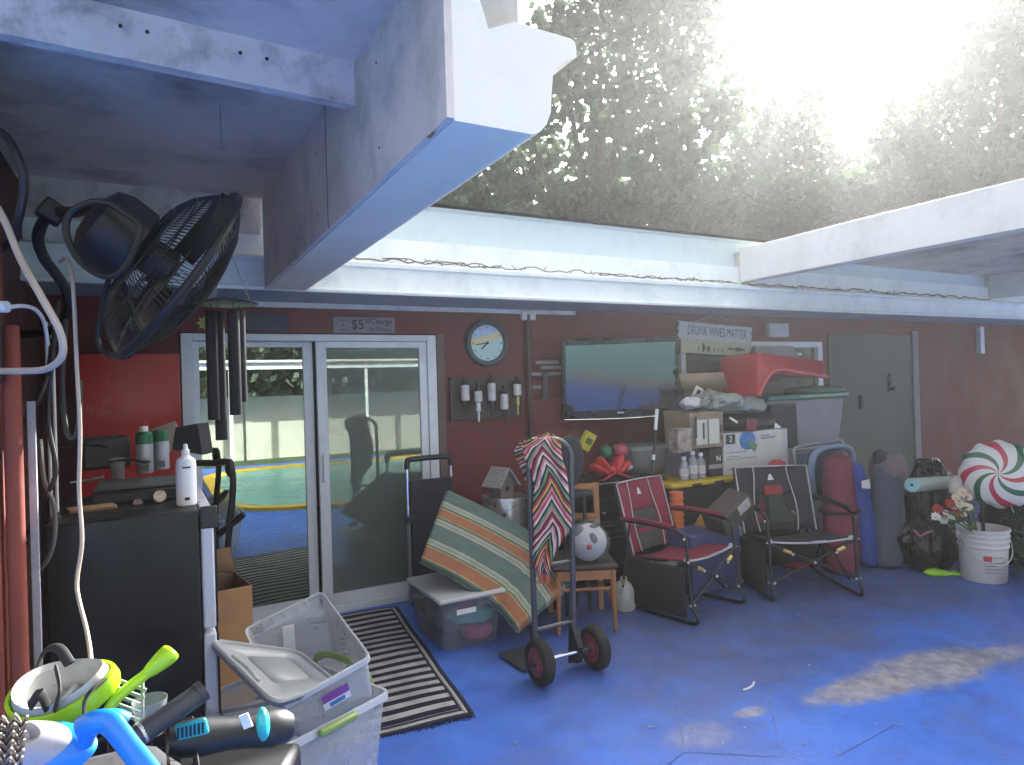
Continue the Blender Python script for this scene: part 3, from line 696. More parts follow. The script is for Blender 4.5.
# ---- cords
beige = mat('beige_cord', (.42, .34, .27), .55, var=.1); whitep = mat('white_plastic', (.70, .70, .68), .45, var=.06, dirt=(.4, .4, .38), damt=.25)
blk_cord = mat('black_cord', (.016, .015, .015), .5, var=.2); grey_cord = mat('grey_cord', (.11, .10, .10), .55)
def cord(name, label, pts, r, m, cat='cord', group=None, kk=5):
    P = smooth([at(x, y, d=dd) for x, y, dd in pts], kk)
    mb = MB().tube(P, r, 8); return solo(name, label, cat, mb, m, group=group)
cord('extension_cord', 'thick pale beige cord looping out at the far left below the fan', ((-30, 170, 1.75), (0, 212, 1.6), (20, 258, 1.55), (42, 298, 1.5), (60, 332, 1.5), (62, 356, 1.52), (46, 369, 1.55), (20, 371, 1.6), (-30, 371, 1.7)), .0082, beige)
cord('extension_cord', 'long thin beige cord dangling straight down in front of the black fridge', ((60, 262, 2.2), (66, 258, 2.1), (71, 268, 1.95), (74, 300, 1.9), (77, 370, 1.9), (80, 430, 1.9), (79, 490, 1.9), (82, 540, 1.88), (77, 580, 1.85), (79, 600, 1.82), (87, 632, 1.75), (91, 662, 1.65), (90, 690, 1.55)), .0055, beige)
cord('power_cable', 'thick black cable arching down from the top left corner', ((-40, 120, 1.9), (0, 132, 1.9), (18, 158, 1.9), (24, 185, 1.92), (18, 220, 1.95), (8, 245, 2.1), (-30, 270, 2.3)), .013, blk_cord, group='dark cables around the left post')
cord('power_cable', 'dark cable hanging in a long loop beside the red post', ((58, 300, 2.25), (52, 360, 2.2), (48, 420, 2.2), (56, 470, 2.2), (44, 500, 2.2), (30, 528, 2.25), (26, 545, 2.3)), .0075, blk_cord, group='dark cables around the left post')
cord('power_cable', 'grey cable sweeping low across the red post to the left', ((40, 440, 2.25), (44, 480, 2.2), (54, 505, 2.2), (54, 540, 2.2), (44, 565, 2.2), (24, 576, 2.2), (-40, 577, 2.2)), .0075, grey_cord, group='dark cables around the left post')
cord('power_cable', 'black cable hanging straight below the fan bracket', ((66, 320, 2.2), (62, 380, 2.15), (66, 430, 2.1), (74, 437, 2.1), (79, 420, 2.1), (80, 380, 2.1)), .008, blk_cord, group='dark cables around the left post')
cord('power_cable', 'short black cable slanting behind the red post edge', ((-20, 416, 2.2), (14, 426, 2.15), (26, 420, 2.15), (38, 400, 2.15), (48, 372, 2.2), (52, 340, 2.3)), .0075, blk_cord, group='dark cables around the left post')
cord('power_cable', 'grey cable stub tied to the post by a pink band', ((-30, 531, 2.2), (0, 537, 2.2), (14, 540, 2.2), (24, 538, 2.2)), .011, grey_cord, group='dark cables around the left post')
tie = solo('cable_tie', 'small pink band tied around the grey cable on the post', 'cable tie', MB().tube([at(x, y, d=2.17) for x, y in ((22, 534), (26, 540), (22, 548), (17, 546), (19, 538))], .003, 6, True), mat('pink_tie', (.55, .25, .22), .5))
pl = thing('plug', 'white plug with a short lead at the left edge by the fan', 'plug', at(4, 312, d=1.9))
MB().tube([at(-14, 306, d=1.9), at(8, 307, d=1.9)], .017, 10).build('plug_body', whitep, pl, world=True, bevel=.003)
MB().tube(smooth([at(8, 307, d=1.9), at(24, 306, d=1.95), at(36, 310, d=2.05), at(44, 322, d=2.15), at(48, 345, d=2.2)], 4), .006, 8).build('lead', whitep, pl, world=True)
for px, lab in ((46, 'thin white tube standing behind the cables, nearer the post'), (52, 'thin white tube standing behind the cables, nearer the red panel')):
    a = at(px, 322, d=2.6); b = Vector((a.x, a.y, .004)); solo('thin_tube', lab, 'tube', MB().tube([a, b], .006, 8), whitep, group='thin white tubes at the left wall')

# ---- glossy red panel behind the fridge
gl_red = mat('gloss_red', (.42, .018, .020), .22, var=.08, scale=3)
ra, rb_ = at(77, 354, Y=4.62), at(179, 355, Y=4.62)
rp_ = solo('upright_panel', 'glossy red panel standing upright behind the things on the fridge', 'panel', MB().span((ra.x, 4.62, .002), (rb_.x, 4.66, ra.z)), gl_red, bevel=.004)

# ---- fridge
fr = thing('fridge', 'black two door fridge side on, its top heaped with small things', 'fridge', (-.08, 3.15, 0))
fr_m = mat('fridge_black', (.005, .005, .006), .5, var=.25, scale=7, bump=.08, bscale=60, spec=.4, rvar=.2, dirt=(.022, .022, .024), dscale=3)
FT = 1.18
MB().span((-.345, 2.82, .02), (.145, 3.55, FT)).build('cabinet', fr_m, fr, world=True, bevel=.008)
for z0, z1, nm in ((.72, FT - .004, 'freezer_door'), (.06, .70, 'fridge_door')):
    d_ = MB().span((.150, 2.815, z0), (.195, 3.55, z1)).build(nm, mat('door_edge', (.50, .51, .58), .35, var=.08, dirt=(.3, .3, .33), damt=.4), fr, world=True, bevel=.008)
    MB().span((.196, 2.83, z0 + .01), (.204, 3.54, z1 - .01)).build('door_skin', fr_m, d_, world=True)
MB().span((.150, 2.812, FT - .075), (.21, 2.83, FT + .012)).build('hinge_cover', black, fr, world=True, bevel=.006)
MB().span((-.33, 2.85, 0), (.13, 3.5, .02)).build('foot_plinth', black, fr, world=True)

# things on the fridge
gt = thing('griddle', 'low black electric griddle lying on the fridge top behind the bottles', 'griddle', (-.03, 3.32, FT))
MB().box((-.05, 3.33, FT + .03), (.36, .34, .055)).build('base', black, gt, world=True, bevel=.012)
MB().box((-.05, 3.33, FT + .066), (.34, .32, .014)).build('cooking_plate', mat('griddle_grey', (.055, .056, .058), .4, var=.2), gt, world=True, bevel=.005)
MB().tube(smooth([at(70, 483, d=2.75), at(85, 481, d=2.78), at(104, 477, d=2.8)], 3), .006, 8).build('handle', steel, gt, world=True)
GZ = FT + .073
green = mat('green_cap', (.012, .13, .055), .4, var=.1)
can_m = mat('can_grey', (.46, .47, .50), .35, metal=.3, var=.1)
for px, lab, capw, nz in ((145, 'silver canister with a green shoulder and white cap on the griddle', True, 473), (161, 'silver canister with a flat dark green lid beside the white capped one', False, 469)):
    b = at(px, nz, Z=GZ); t = thing('canister', lab, 'canister', b, 0, 'silver and green canisters on the fridge')
    r = .031 * (b - CAMP).length / 3.0
    MB().lathe([(r * .9, 0), (r, .006), (r, .135), (r * .98, .14)], (0, 0, 0), None, 24).build('body', can_m, t)
    MB().lathe([(r, .1405), (r, .185), (r * .75, .197), (r * .35, .2)], (0, 0, 0), None, 24).build('shoulder' if capw else 'lid', green, t)
    if capw: MB().lathe([(r * .5, .2005), (r * .5, .222), (r * .42, .226), (0, .226)], (0, 0, 0), None, 20).build('cap', whitep, t)
    lb = MB().box((0, -r * .99, .03), (r * .9, .004, .03)).build('label', mat('can_label', (.12, .12, .12), .5), t)
wb = at(187, 505, Z=FT); t = thing('bottle', 'tall plain white bottle with a short nozzle at the fridge corner', 'bottle', wb)
MB().lathe([(.034, 0), (.038, .004), (.038, .165), (.034, .185), (.018, .197), (.015, .2)], (0, 0, 0), None, 26).build('body', mat('bottle_white', (.72, .72, .72), .4, var=.04), t)
MB().lathe([(.015, .2005), (.015, .222), (.009, .228), (.008, .246), (0, .248)], (0, 0, 0), None, 18).build('nozzle', whitep, t)
MB().box((0, -.0375, .155), (.03, .004, .006)).box((0, -.0375, .03), (.018, .004, .012)).build('print', black, t)
def flash(px, py, r, lab, lens):
    c = at(px, py, d=2.72); ax = (CAMP - c + CR * .25).normalized(); t = thing('flashlight', lab, 'flashlight', c - Vector((0, 0, r)), 0, 'flashlights on the fridge')
    Rm = frame(ax)
    MB().lathe([(0, -.19), (r * .55, -.188), (r * .55, -.06), (r * .95, -.03), (r * 1.08, 0), (r * .92, 0.0), (r * .9, -.008)], c, Rm, 22, capt=False).build('body', black, t, world=True)
    MB().lathe([(0, -.012), (r * .35, -.014), (r * .9, -.004)], c, Rm, 20).build('lens', lens, t, world=True)
flash(160, 496, .026, 'black flashlight with a bright round lens facing out on the fridge', mat('lens_bright', (.62, .52, .42), .2, metal=.3, var=.5, scale=40))
flash(138, 503, .019, 'smaller black flashlight with a pinkish lens, left of the bright one', mat('lens_pink', (.30, .17, .16), .25, metal=.3, var=.5, scale=60))
solo('chopping_board', 'thin golden wooden board lying at the front of the fridge top', 'board', MB().box(at(92, 508, d=2.62), (.16, .10, .014), EU(0, 0, .2)), mat('honey_wood', (.25, .15, .07), .5, stretch=(8, 1, 1)), bevel=.003)
gls = at(118, 480, Z=GZ - .002)
solo('drinking_glass', 'smoky drinking glass on the griddle left of the canisters', 'glass', MB().lathe([(.026, 0), (.030, .10), (.028, .10), (.0245, .006), (0, .006)], gls, None, 20), translucent('smoke_glass', (.22, .22, .22), .35, .15))
bk = at(168, 438, d=3.5); bkR = frame((CAMP - bk).normalized() + Vector((-.15, 0, .35)), Vector((-.32, 0, 1)))
bk_t = thing('booklet', 'tan cardboard sleeve leaning behind the green topped canisters', 'booklet', bk - Vector((0, 0, .09)))
MB().box(bk, (.125, .15, .022), bkR).build('cover', mat('tan_card', (.36, .29, .21), .7, var=.12), bk_t, world=True, bevel=.003)
MB().box(bk + bkR @ Vector((-.02, .02, .0125)), (.06, .06, .002), bkR).build('picture', mat('tan_card_picture', (.42, .26, .18), .6, var=.5, scale=40), bk_t, world=True)
sc_ = at(191, 438, d=3.2)
sm2 = MB(); uu = (CR + CU * .1).normalized(); vv = (CU - CR * .12).normalized()
sm2.hexa([sc_ - uu * .075 - vv * .045 + CF * .07, sc_ + uu * .068 - vv * .085 + CF * .07, sc_ + uu * .068 - vv * .085 - CF * .05, sc_ - uu * .075 - vv * .045 - CF * .05,
          sc_ - uu * .045 + vv * .06 + CF * .07, sc_ + uu * .064 + vv * .068 + CF * .07, sc_ + uu * .064 + vv * .068 - CF * .05, sc_ - uu * .045 + vv * .06 - CF * .05])
solo('storage_case', 'small black tapered case tipped up above the white bottle', 'case', sm2, black_soft, bevel=.006)
cl = MB(); rng = random.Random(11)
solo('cooler_box', 'small dark appliance with a glass lid at the back of the fridge', 'appliance', MB().box(at(105, 452, d=3.2), (.20, .18, .15), EU(0, 0, .15)), black, bevel=.015)
for i, (px, py, l, lab) in enumerate(((84, 447, .2, 'long dark spoon laid across the back of the fridge'), (128, 462, .16, 'dark tongs lying between the glass and the canisters'))):
    c = at(px, py, d=2.95); solo('utensil', lab, 'utensil', MB().tube(smooth([c - CR * l / 2, c + CU * .01, c + CR * l / 2], 4), .006, 8).ell(c + CR * l / 2, (.022, .014, .008), n=10), blackmetal, group='utensils on the fridge')

# folded frame between the fridge and the door
ff = MB()
ff.tube(smooth([at(x, y, d=4.15) for x, y in ((197, 463), (214, 463), (227, 462), (232, 470), (233, 490), (230, 520), (228, 548))], 4), .021, 8)
ff.tube(smooth([at(x, y, d=4.15) for x, y in ((244, 514), (232, 524), (220, 533), (206, 540), (200, 560))], 4), .021, 8)
ff.ell(at(230, 468, d=4.15), (.03, .03, .06), n=12)
fo = solo('folded_trolley', 'black padded handles of a folded frame standing between fridge and door', 'trolley', ff, black)
FF_b = at(228, 548, d=4.15)
MB().tube([FF_b, (FF_b.x, FF_b.y, .004)], .021, 8).build('leg', black, fo, world=True)

# open cardboard box
card = mat('cardboard', (.50, .27, .12), .8, var=.1, scale=5, dirt=(.24, .13, .06), dscale=3)
card_in_shade = mat('cardboard_inside_shade', (.15, .09, .05), .85, var=.15)  # shade inside the box, put into a darker brown
bx = thing('cardboard_box', 'tall open brown cardboard box standing between fridge and clear bins', 'box', (.45, 3.75, 0))
q0, q1 = at(217, 592, Z=.62), at(252, 585, Z=.62); e1 = (q1 - q0); e1.z = 0; wdt = e1.length; e1.normalize(); e2 = Vector((-e1.y, e1.x, 0))
def bq(a, b, z): return q0 + e1 * a + e2 * b + Vector((0, 0, z - .62))
DP = .34
MB().hexa([bq(0, 0, .004), bq(wdt, 0, .004), bq(wdt, .006, .004), bq(0, .006, .004), bq(0, 0, .62), bq(wdt, 0, .62), bq(wdt, .006, .62), bq(0, .006, .62)]).build('front_panel', card, bx, world=True)
bw = MB()
for a0, a1, b0, b1, z0, z1 in ((0, .006, .007, DP, .004, .62), (wdt - .006, wdt, .007, DP, .004, .62), (.007, wdt - .007, DP - .006, DP, .004, .62), (.007, wdt - .007, .007, DP - .007, .05, .056)):
    bw.hexa([bq(a0, b0, z0), bq(a1, b0, z0), bq(a1, b1, z0), bq(a0, b1, z0), bq(a0, b0, z1), bq(a1, b0, z1), bq(a1, b1, z1), bq(a0, b1, z1)])
bw.build('inner_panels', card_in_shade, bx, world=True)
MB().grid([[bq(0, .01, .625), bq(0, DP, .625)], [bq(-.05, .01, .76), bq(-.05, DP, .76)]]).build('flap', card_in_shade, bx, world=True, solid=.005)
MB().grid([[bq(0, DP, .625), bq(wdt, DP, .625)], [bq(.01, DP + .05, .75), bq(wdt - .01, DP + .05, .75)]]).build('flap', card_in_shade, bx, world=True, solid=.005)

# ---- two clear bins, one sunk askew in the other
clear = translucent('milky_plastic', (.66, .68, .71), .30, .3)
clear_rim = translucent('milky_rim', (.66, .68, .72), .62, .3)
def bin_shell(o, u, v, wv, taper, m, name, parent, bottom=True):
    """open box: o = base corner, u, v, wv = rim edges and height"""
    c = o + (u + v) / 2; rows = []
    def ring(t, k):
        return [c + wv * t + (u * a + v * b) * k for a, b in rr]
    rr = []
    for cx, cy, a0 in ((.5, .5, 0), (-.5, .5, 90), (-.5, -.5, 180), (.5, -.5, 270)):
        r = .07
        for i in range(5):
            a = R_(a0 + 90 * i / 4); rr.append((cx - math.copysign(r, cx) + r * math.cos(a), cy - math.copysign(r, cy) + r * math.sin(a)))
    mb = MB(); R = [ring(0, taper), ring(.5, (1 + taper) / 2), ring(1, 1)]
    mb.grid(R, closed_u=True); mb.add(R[0], [tuple(reversed(range(len(rr))))])
    mb.build(name, m, parent, world=True, solid=.003)
    return [ring(1.0, 1.0), ring(1.0, 1.035), ring(.94, 1.04), ring(.94, 1.0)]
lb_ = thing('storage_bin', 'lower clear plastic bin with green handles, standing on the floor', 'storage bin', (.62, 2.75, 0), 0, 'clear bins stacked by the door')
FL_, FR_ = at(283, 746, Z=.41), at(388, 691, Z=.41); lu = FR_ - FL_; lu.z = 0
lv = Vector((-lu.y, lu.x, 0)) * (.60 / lu.length); lw = Vector((0, 0, .406)); lo = Vector((FL_.x, FL_.y, .004))
rim = bin_shell(lo, lu, lv, lw, .86, clear, 'body', lb_)
MB().grid(rim, closed_u=True).build('rim', clear_rim, lb_, world=True, solid=.003)
gm = mat('green_handle', (.22, .32, .09), .45, var=.1)
hc = lo + lu * .45 + lw * .97
MB().box(hc + Vector((lu.y, -lu.x, 0)).normalized() * .022, (.17, .03, .028), EU(0, 0, math.atan2(lu.y, lu.x))).build('handle', gm, lb_, world=True, bevel=.008)
hb2 = lo + lu + lv * .55 + lw
MB().tube(smooth([hb2 + lv * f_ + lu * .06 + Vector((0, 0, h_)) for f_, h_ in ((-.36, -.05), (-.26, .03), (0, .05), (.24, .03), (.34, -.05))], 4), .016, 8, flat=.5).build('handle', gm, lb_, world=True)
ub = thing('storage_bin', 'upper open clear bin tilted inside the lower one, with a purple label', 'storage bin', (.53, 2.76, .3), 0, 'clear bins stacked by the door')
A = at(369, 656, Z=.60); Bc = at(320, 593, Z=.70); C0 = at(281, 705, Z=.50)
u = (A - C0); v = (Bc - A); wv = u.cross(v).normalized()
v = v - u * (u.dot(v) / u.length_squared) * .6
hh = .29
rim = bin_shell(C0 - wv * hh, u, v, wv * hh, .84, clear, 'body', ub)
MB().grid(rim, closed_u=True).build('rim', clear_rim, ub, world=True, solid=.003)
un = u.normalized(); vn = v.normalized(); fn2 = wv.normalized()
hm = MB()
for f_ in (.25, .5, .75): hm.box(C0 + u * .97 * .5 + v * 1.005 + un * (f_ - .5) * .22 - fn2 * .03, (.004, .02, .045), Matrix((un, vn, fn2)).transposed())
for f_ in (-.5, .5): hm.box(C0 + u * .5 + v * 1.01 + un * f_ * .2 - fn2 * .03, (.006, .025, .05), Matrix((un, vn, fn2)).transposed())
hm.box(C0 + u * .5 + v * 1.02 - fn2 * .055, (.20, .02, .006), Matrix((un, vn, fn2)).transposed())
hm.build('handle_grip', clear_rim, ub, world=True)
BR = Matrix((un, vn, fn2)).transposed()
lc = C0 + u * .54 - fn2 * .07 - vn * .0
for dz, hgt, colr, nm in ((.0, .034, (.20, .05, .28), 'purple_label'), (-.034, .032, (.62, .66, .72), 'white_label'), (-.036, .016, (.03, .14, .42), 'blue_label')):
    MB().box(lc + fn2 * dz + vn * (-.006 if nm != 'blue_label' else -.009) + vn * (dz * -.15), (.105 if nm != 'blue_label' else .06, .002, hgt), BR).build(nm, mat(nm, colr, .5, var=.15, scale=30), ub, world=True)
pa = C0 + u * .42 + v * .93 - fn2 * .13
solo('paper_sheet', 'white folded paper strip standing inside the upper clear bin', 'paper', MB().box(pa, (.05, .003, .17), BR @ EU(.12, .2, 0)), mat('paper', (.72, .72, .68), .8))
# grey lid lying across it
lid = thing('bin_lid', 'grey plastic lid lying slanted in the upper clear bin', 'lid', at(270, 670, d=2.5))
l1, l2 = at(207, 640, Z=.67), at(274, 706, Z=.535); l4 = at(298, 652, Z=.52)
l3 = at(338, 684, Z=.49)
lu_ = (l4 - l1); lv_ = (l2 - l1); ln = lu_.cross(lv_).normalized()
def lp(a, b, h=0): return l1 * (1 - a) * (1 - b) + l4 * a * (1 - b) + l2 * (1 - a) * b + l3 * a * b + ln * h
lr = []
for cx, cy, a0 in ((1, 1, 0), (0, 1, 90), (0, 0, 180), (1, 0, 270)):
    r = .14
    for i in range(6):
        a = R_(a0 + 90 * i / 5); lr.append((cx + (-r if cx else r) + r * math.cos(a), cy + (-r if cy else r) + r * math.sin(a)))
def lring(k, h): return [lp(.5 + (a - .5) * k, .5 + (b - .5) * k, h) for a, b in lr]
lid_m = mat('grey_lid', (.25, .26, .275), .45, var=.08, scale=4, dirt=(.17, .17, .18), dscale=3)
lm_ = MB(); Rr = [lring(1.0, .012), lring(1.01, -.004), lring(.985, -.010), lring(.93, -.010), lring(.90, .0), lring(.5, .0)]
lm_.grid(Rr, closed_u=True); lm_.add(Rr[-1], [tuple(range(len(lr)))])
lm_.build('panel', lid_m, lid, world=True, solid=.003)
MB().tube([lp(a, b, -.012) for a, b in ((.06, .3), (.09, .5), (.06, .7))], .006, 6).build('latch', mat('lid_latch', (.35, .36, .37), .4), lid, world=True)

# ---- snorkel masks and the basket in the near left corner
DM = 1.5
lime = mat('lime_plastic', (.36, .62, .01), .35, var=.08, coat=.3); skyb = mat('blue_plastic', (.01, .22, .68), .35, var=.08, coat=.3)
skirt_m = mat('grey_silicone', (.50, .49, .45), .5, var=.12, dirt=(.3, .29, .26)); strap_m = mat('mask_strap', (.014, .014, .014), .7)
bsk_top = .845
bc = at(110, 765, d=1.42)
crate = thing('plastic_crate', 'black plastic crate under the snorkel masks at the lower left corner', 'crate', (bc.x, bc.y, 0))
MB().span((bc.x - .30, bc.y - .16, .0), (bc.x + .20, bc.y + .26, .60)).build('body', black, crate, world=True, bevel=.012)
bs = MB(); x0, x1, y0, y1 = bc.x - .27, bc.x + .17, bc.y - .13, bc.y + .24
for z in (.61, .67, .73, .79): bs.tube([(x0, y0, z), (x1, y0, z), (x1, y1, z), (x0, y1, z)], .0025, 5, True)
for i in range(15):
    x = x0 + (x1 - x0) * i / 14
    for y in (y0, y1): bs.tube([(x, y, .605), (x, y, .79)], .002, 5)
for i in range(11):
    y = y0 + (y1 - y0) * i / 10
    for x in (x0, x1): bs.tube([(x, y, .605), (x, y, .79)], .002, 5)
bs.tube([(x0, y0, .79), (x1, y0, .79), (x1, y1, .79), (x0, y1, .79)], .005, 6, True)
solo('wire_basket', 'black wire basket on the crate holding the snorkel gear', 'basket', bs, blackmetal)
solo('folded_towel', 'dark folded towel filling the wire basket under the masks', 'towel', MB().ell(((x0 + x1) / 2, (y0 + y1) / 2, .70), (.20, .17, .085), n=24, noise=.1, pw=.6), mat('dark_towel', (.03, .03, .035), .95, bump=.6), loc=((x0 + x1) / 2, (y0 + y1) / 2, .61))

def mask(name, label, c, a_dir, n_dir, L, W, D, frame_m, inside, sn, sn_r, bulb, straps, skirt_col):
    t = thing(name, label, 'snorkel mask', c - Vector((0, 0, .06)), 0, 'full face snorkel masks')
    a = a_dir.normalized(); n = (n_dir - a * n_dir.dot(a)).normalized(); b = n.cross(a)
    def el(k, h, N=40):
        out = []
        for i in range(N):
            an = 2 * math.pi * i / N; eg = 1 - .16 * math.cos(an)
            out.append(c + a * (L * k * math.cos(an)) + b * (W * k * eg * math.sin(an)) + n * (h + .010 * math.cos(2 * an)))
        return out
    MB().grid([el(.93, .004), el(.97, .016), el(1.05, .014), el(1.08, -.006), el(1.02, -.028), el(.90, -.038), el(.88, -.03)], closed_u=True).build('frame', frame_m, t, world=True)
    s1 = 1 if inside else -1
    rows = [el(.94, .006 * s1), el(.86, .03 * s1 if inside else -.05), el(.72, .02 * s1 if inside else -.075), el(.6, -.02 if inside else -.088), el(.35, -.045 if inside else -.095)]
    g = MB().grid(rows, closed_u=True); g.add(rows[-1], [tuple(range(40))]); g.build('skirt' if inside else 'visor', skirt_col, t, world=True, solid=.003)
    if inside:
        rows = [el(.5, -.04), el(.46, -.012), el(.40, -.008), el(.38, -.03)]
        MB().grid([[p - a * L * .28 for p in r] for r in rows], closed_u=True).build('nose_cup', skirt_col, t, world=True, solid=.003)
    SP = smooth(sn, 5); r = [sn_r] * len(SP)
    for i in range(len(SP)):
        f_ = i / (len(SP) - 1)
        if bulb and f_ > .5: r[i] = sn_r * (1 + .95 * math.sin(math.pi * min(1, (f_ - .5) / .54)) ** .8)
    MB().tube(SP, r, 14, flat=.72).build('snorkel', frame_m, t, world=True)
    for s_ in straps: MB().tube(smooth(s_, 4), .012, 8, flat=.35).build('strap', strap_m, t, world=True)
    return t
c1 = at(66, 689, d=1.52)
mask('snorkel_mask', 'lime green full face snorkel mask lying with its open side up', c1, CR * .97 + CU * .16 - CF * .1, CU * .90 - CF * .36, .118, .082, .08, lime, True,
     [at(104, 722, d=1.5), at(112, 704, d=1.5), at(128, 688, d=1.52), at(146, 674, d=1.55), at(162, 660, d=1.57), at(170, 653, d=1.58), at(173, 650, d=1.585)], .0165, True,
     [[at(88, 735, d=1.44), at(84, 705, d=1.42), at(92, 690, d=1.44), at(106, 680, d=1.5)], [at(56, 668, d=1.46), at(60, 690, d=1.42), at(54, 712, d=1.46)], [at(30, 706, d=1.44), at(40, 694, d=1.42), at(48, 708, d=1.45)], [at(36, 672, d=1.58), at(44, 652, d=1.58), at(58, 648, d=1.57), at(70, 664, d=1.55)]], skirt_m)
c2 = at(58, 757, d=1.36)
mask('snorkel_mask', 'bright blue snorkel mask with its tube pointing to the bottom edge', c2, CR * .80 + CU * .42 - CF * .2, CF * .55 - CU * .72 + CR * .1, .078, .056, .06, skyb, False,
     [at(82, 728, d=1.33), at(96, 722, d=1.32), at(108, 722, d=1.32), at(118, 732, d=1.31), at(130, 748, d=1.3), at(146, 768, d=1.28), at(158, 784, d=1.27)], .0235, False,
     [], mat('visor_grey', (.42, .41, .42), .25, var=.15, scale=12))
MB().tube(smooth([at(84, 742, d=1.34), at(92, 726, d=1.33), at(112, 718, d=1.33), at(126, 722, d=1.34)], 4), .018, 12).build('snorkel_elbow', skyb, bpy.data.objects['snorkel_mask.001'], world=True)
tq = solo('torch', 'dark grey cylinder with a silver ring lying across the basket corner', 'torch', MB().tube([at(128, 742, d=1.42), at(166, 717, d=1.47), at(200, 693, d=1.53)], .024, 20).tube([at(139.5, 734.5, d=1.434), at(143, 732, d=1.44)], .0248, 20, mi=1).tube([at(198, 694.5, d=1.525), at(204, 690, d=1.535)], .0255, 20), [mat('gun_grey', (.055, .055, .06), .35, metal=.5, var=.2), steel])
cup = at(150, 712, d=1.55)
solo('glass_cup', 'clear cup behind the dark cylinder in the basket', 'cup', MB().lathe([(.028, -.05), (.038, .03), (.0365, .03), (.0265, -.046), (0, -.046)], cup, None, 22), translucent('clear_cup', (.4, .42, .4), .25, .1))
gr = MB(); gc = at(128, 700, d=1.58)
for i in range(5): gr.box(gc + CU * (.018 * (i - 2)) + CR * .004 * (i - 2), (.075, .004, .008), Matrix((CR, CF, CU)).transposed() @ EU(0, .35, 0))
gr.box(gc - CR * .035, (.006, .005, .09), Matrix((CR, CF, CU)).transposed()).box(gc + CR * .035, (.006, .005, .09), Matrix((CR, CF, CU)).transposed())
solo('slatted_rack', 'small pale green slatted rack beside the lime snorkel tube', 'rack', gr, mat('pale_green', (.28, .34, .25), .5))
# black handheld machine with teal vents
teal = mat('teal_plastic', (.03, .40, .42), .4, var=.1)
mc = thing('handheld_blower', 'black handheld machine with teal vents resting beside the clear bins', 'power tool', at(225, 750, d=1.6))
m0, m1 = at(176, 740, d=1.56), at(272, 728, d=1.68)
ax = (m1 - m0).normalized(); MR = frame(ax, CU)
MB().lathe([(0, -.02), (.028, -.016), (.040, .01), (.044, .06), (.037, .12), (.040, .17), (.046, .22), (.040, .255), (.03, .27), (0, .272)], m0, MR, 28).build('body', mat('tool_black', (.008, .010, .013), .45, var=.2, dirt=(.02, .025, .03), dscale=8), mc, world=True)
vc = at(192, 729, d=1.50); VR = Matrix((CR * .96 + CU * .22, CF, CU * .96 - CR * .22)).transposed()
MB().box(vc, (.075, .012, .038), VR).build('vent', teal, mc, world=True, bevel=.012)
vs = MB()
for i in range(7): vs.box(vc + VR @ Vector((-.029 + i * .0097, -.0065, 0)), (.0045, .004, .024), VR @ EU(0, .2, 0))
vs.build('vent_slots', black, mc, world=True)
MB().box(at(246, 721, d=1.555), (.022, .004, .034), VR @ EU(0, -.15, 0)).build('sticker', mat('sticker_white', (.7, .7, .68), .6), mc, world=True)
MB().ell(at(263, 724, d=1.60), (.016, .03, .04), n=14).build('end_cap', teal, mc, world=True)
bt_ = thing('black_tote', 'black ribbed tote below the machine with teal vents', 'tote', (at(230, 790, d=1.65).x, at(230, 790, d=1.65).y, 0))
tp = at(228, 755, d=1.68); TR = EU(0, 0, R_(-28))
MB().box((tp.x, tp.y + .02, tp.z / 2 - .02), (.31, .24, tp.z - .04), TR).build('body', mat('tote_black', (.010, .010, .012), .65, var=.2), bt_, world=True, bevel=.02)
rb = MB()
for i in range(5): rb.box(Vector((tp.x, tp.y + .02, tp.z - .07)) + TR @ Vector((-.12 + .06 * i, -.121, -.09)), (.006, .008, .24), TR)
rb.box(Vector((tp.x, tp.y + .02, tp.z - .075)) + TR @ Vector((0, -.12, 0)), (.32, .01, .02), TR)
rb.build('ribs', black, bt_, world=True)
# coarse rope basket at the very corner
rm_ = MB(); rng = random.Random(5)
for k in range(12):
    P = []
    for i in range(9):
        x = -22 + i * 6.2 - k * .5; y = 724 + k * 4.2 + (4.2 if i % 2 else -4.2) - 5 * math.sin(i * .22) + rng.uniform(-1, 1)
        P.append(at(x, y, d=1.30 - .008 * k + (.006 if i % 2 else -.006)))
    rm_.tube(smooth(P, 3), .0026, 6, mi=k % 2)
solo('rope_basket', 'coarse cream and dark woven rope basket rim in the bottom left corner', 'basket', rm_, [mat('rope_cream', (.36, .31, .26), .9, var=.2), mat('rope_dark', (.05, .04, .04), .9)])

# ================================================================== wall things
def pspan(x0, y0, x1, y1, Y, dep, z0=None, z1=None):
    """corner points of a box whose front stands on the plane Y"""
    ym = (y0 + y1) / 2
    a = at(x0, ym, Y=Y); b = at(x1, ym, Y=Y); xm = (x0 + x1) / 2
    zt = at(xm, y0, Y=Y).z if z1 is None else z1; zb = at(xm, y1, Y=Y).z if z0 is None else z0
    return Vector((a.x, Y, zb)), Vector((b.x, Y + dep, zt))
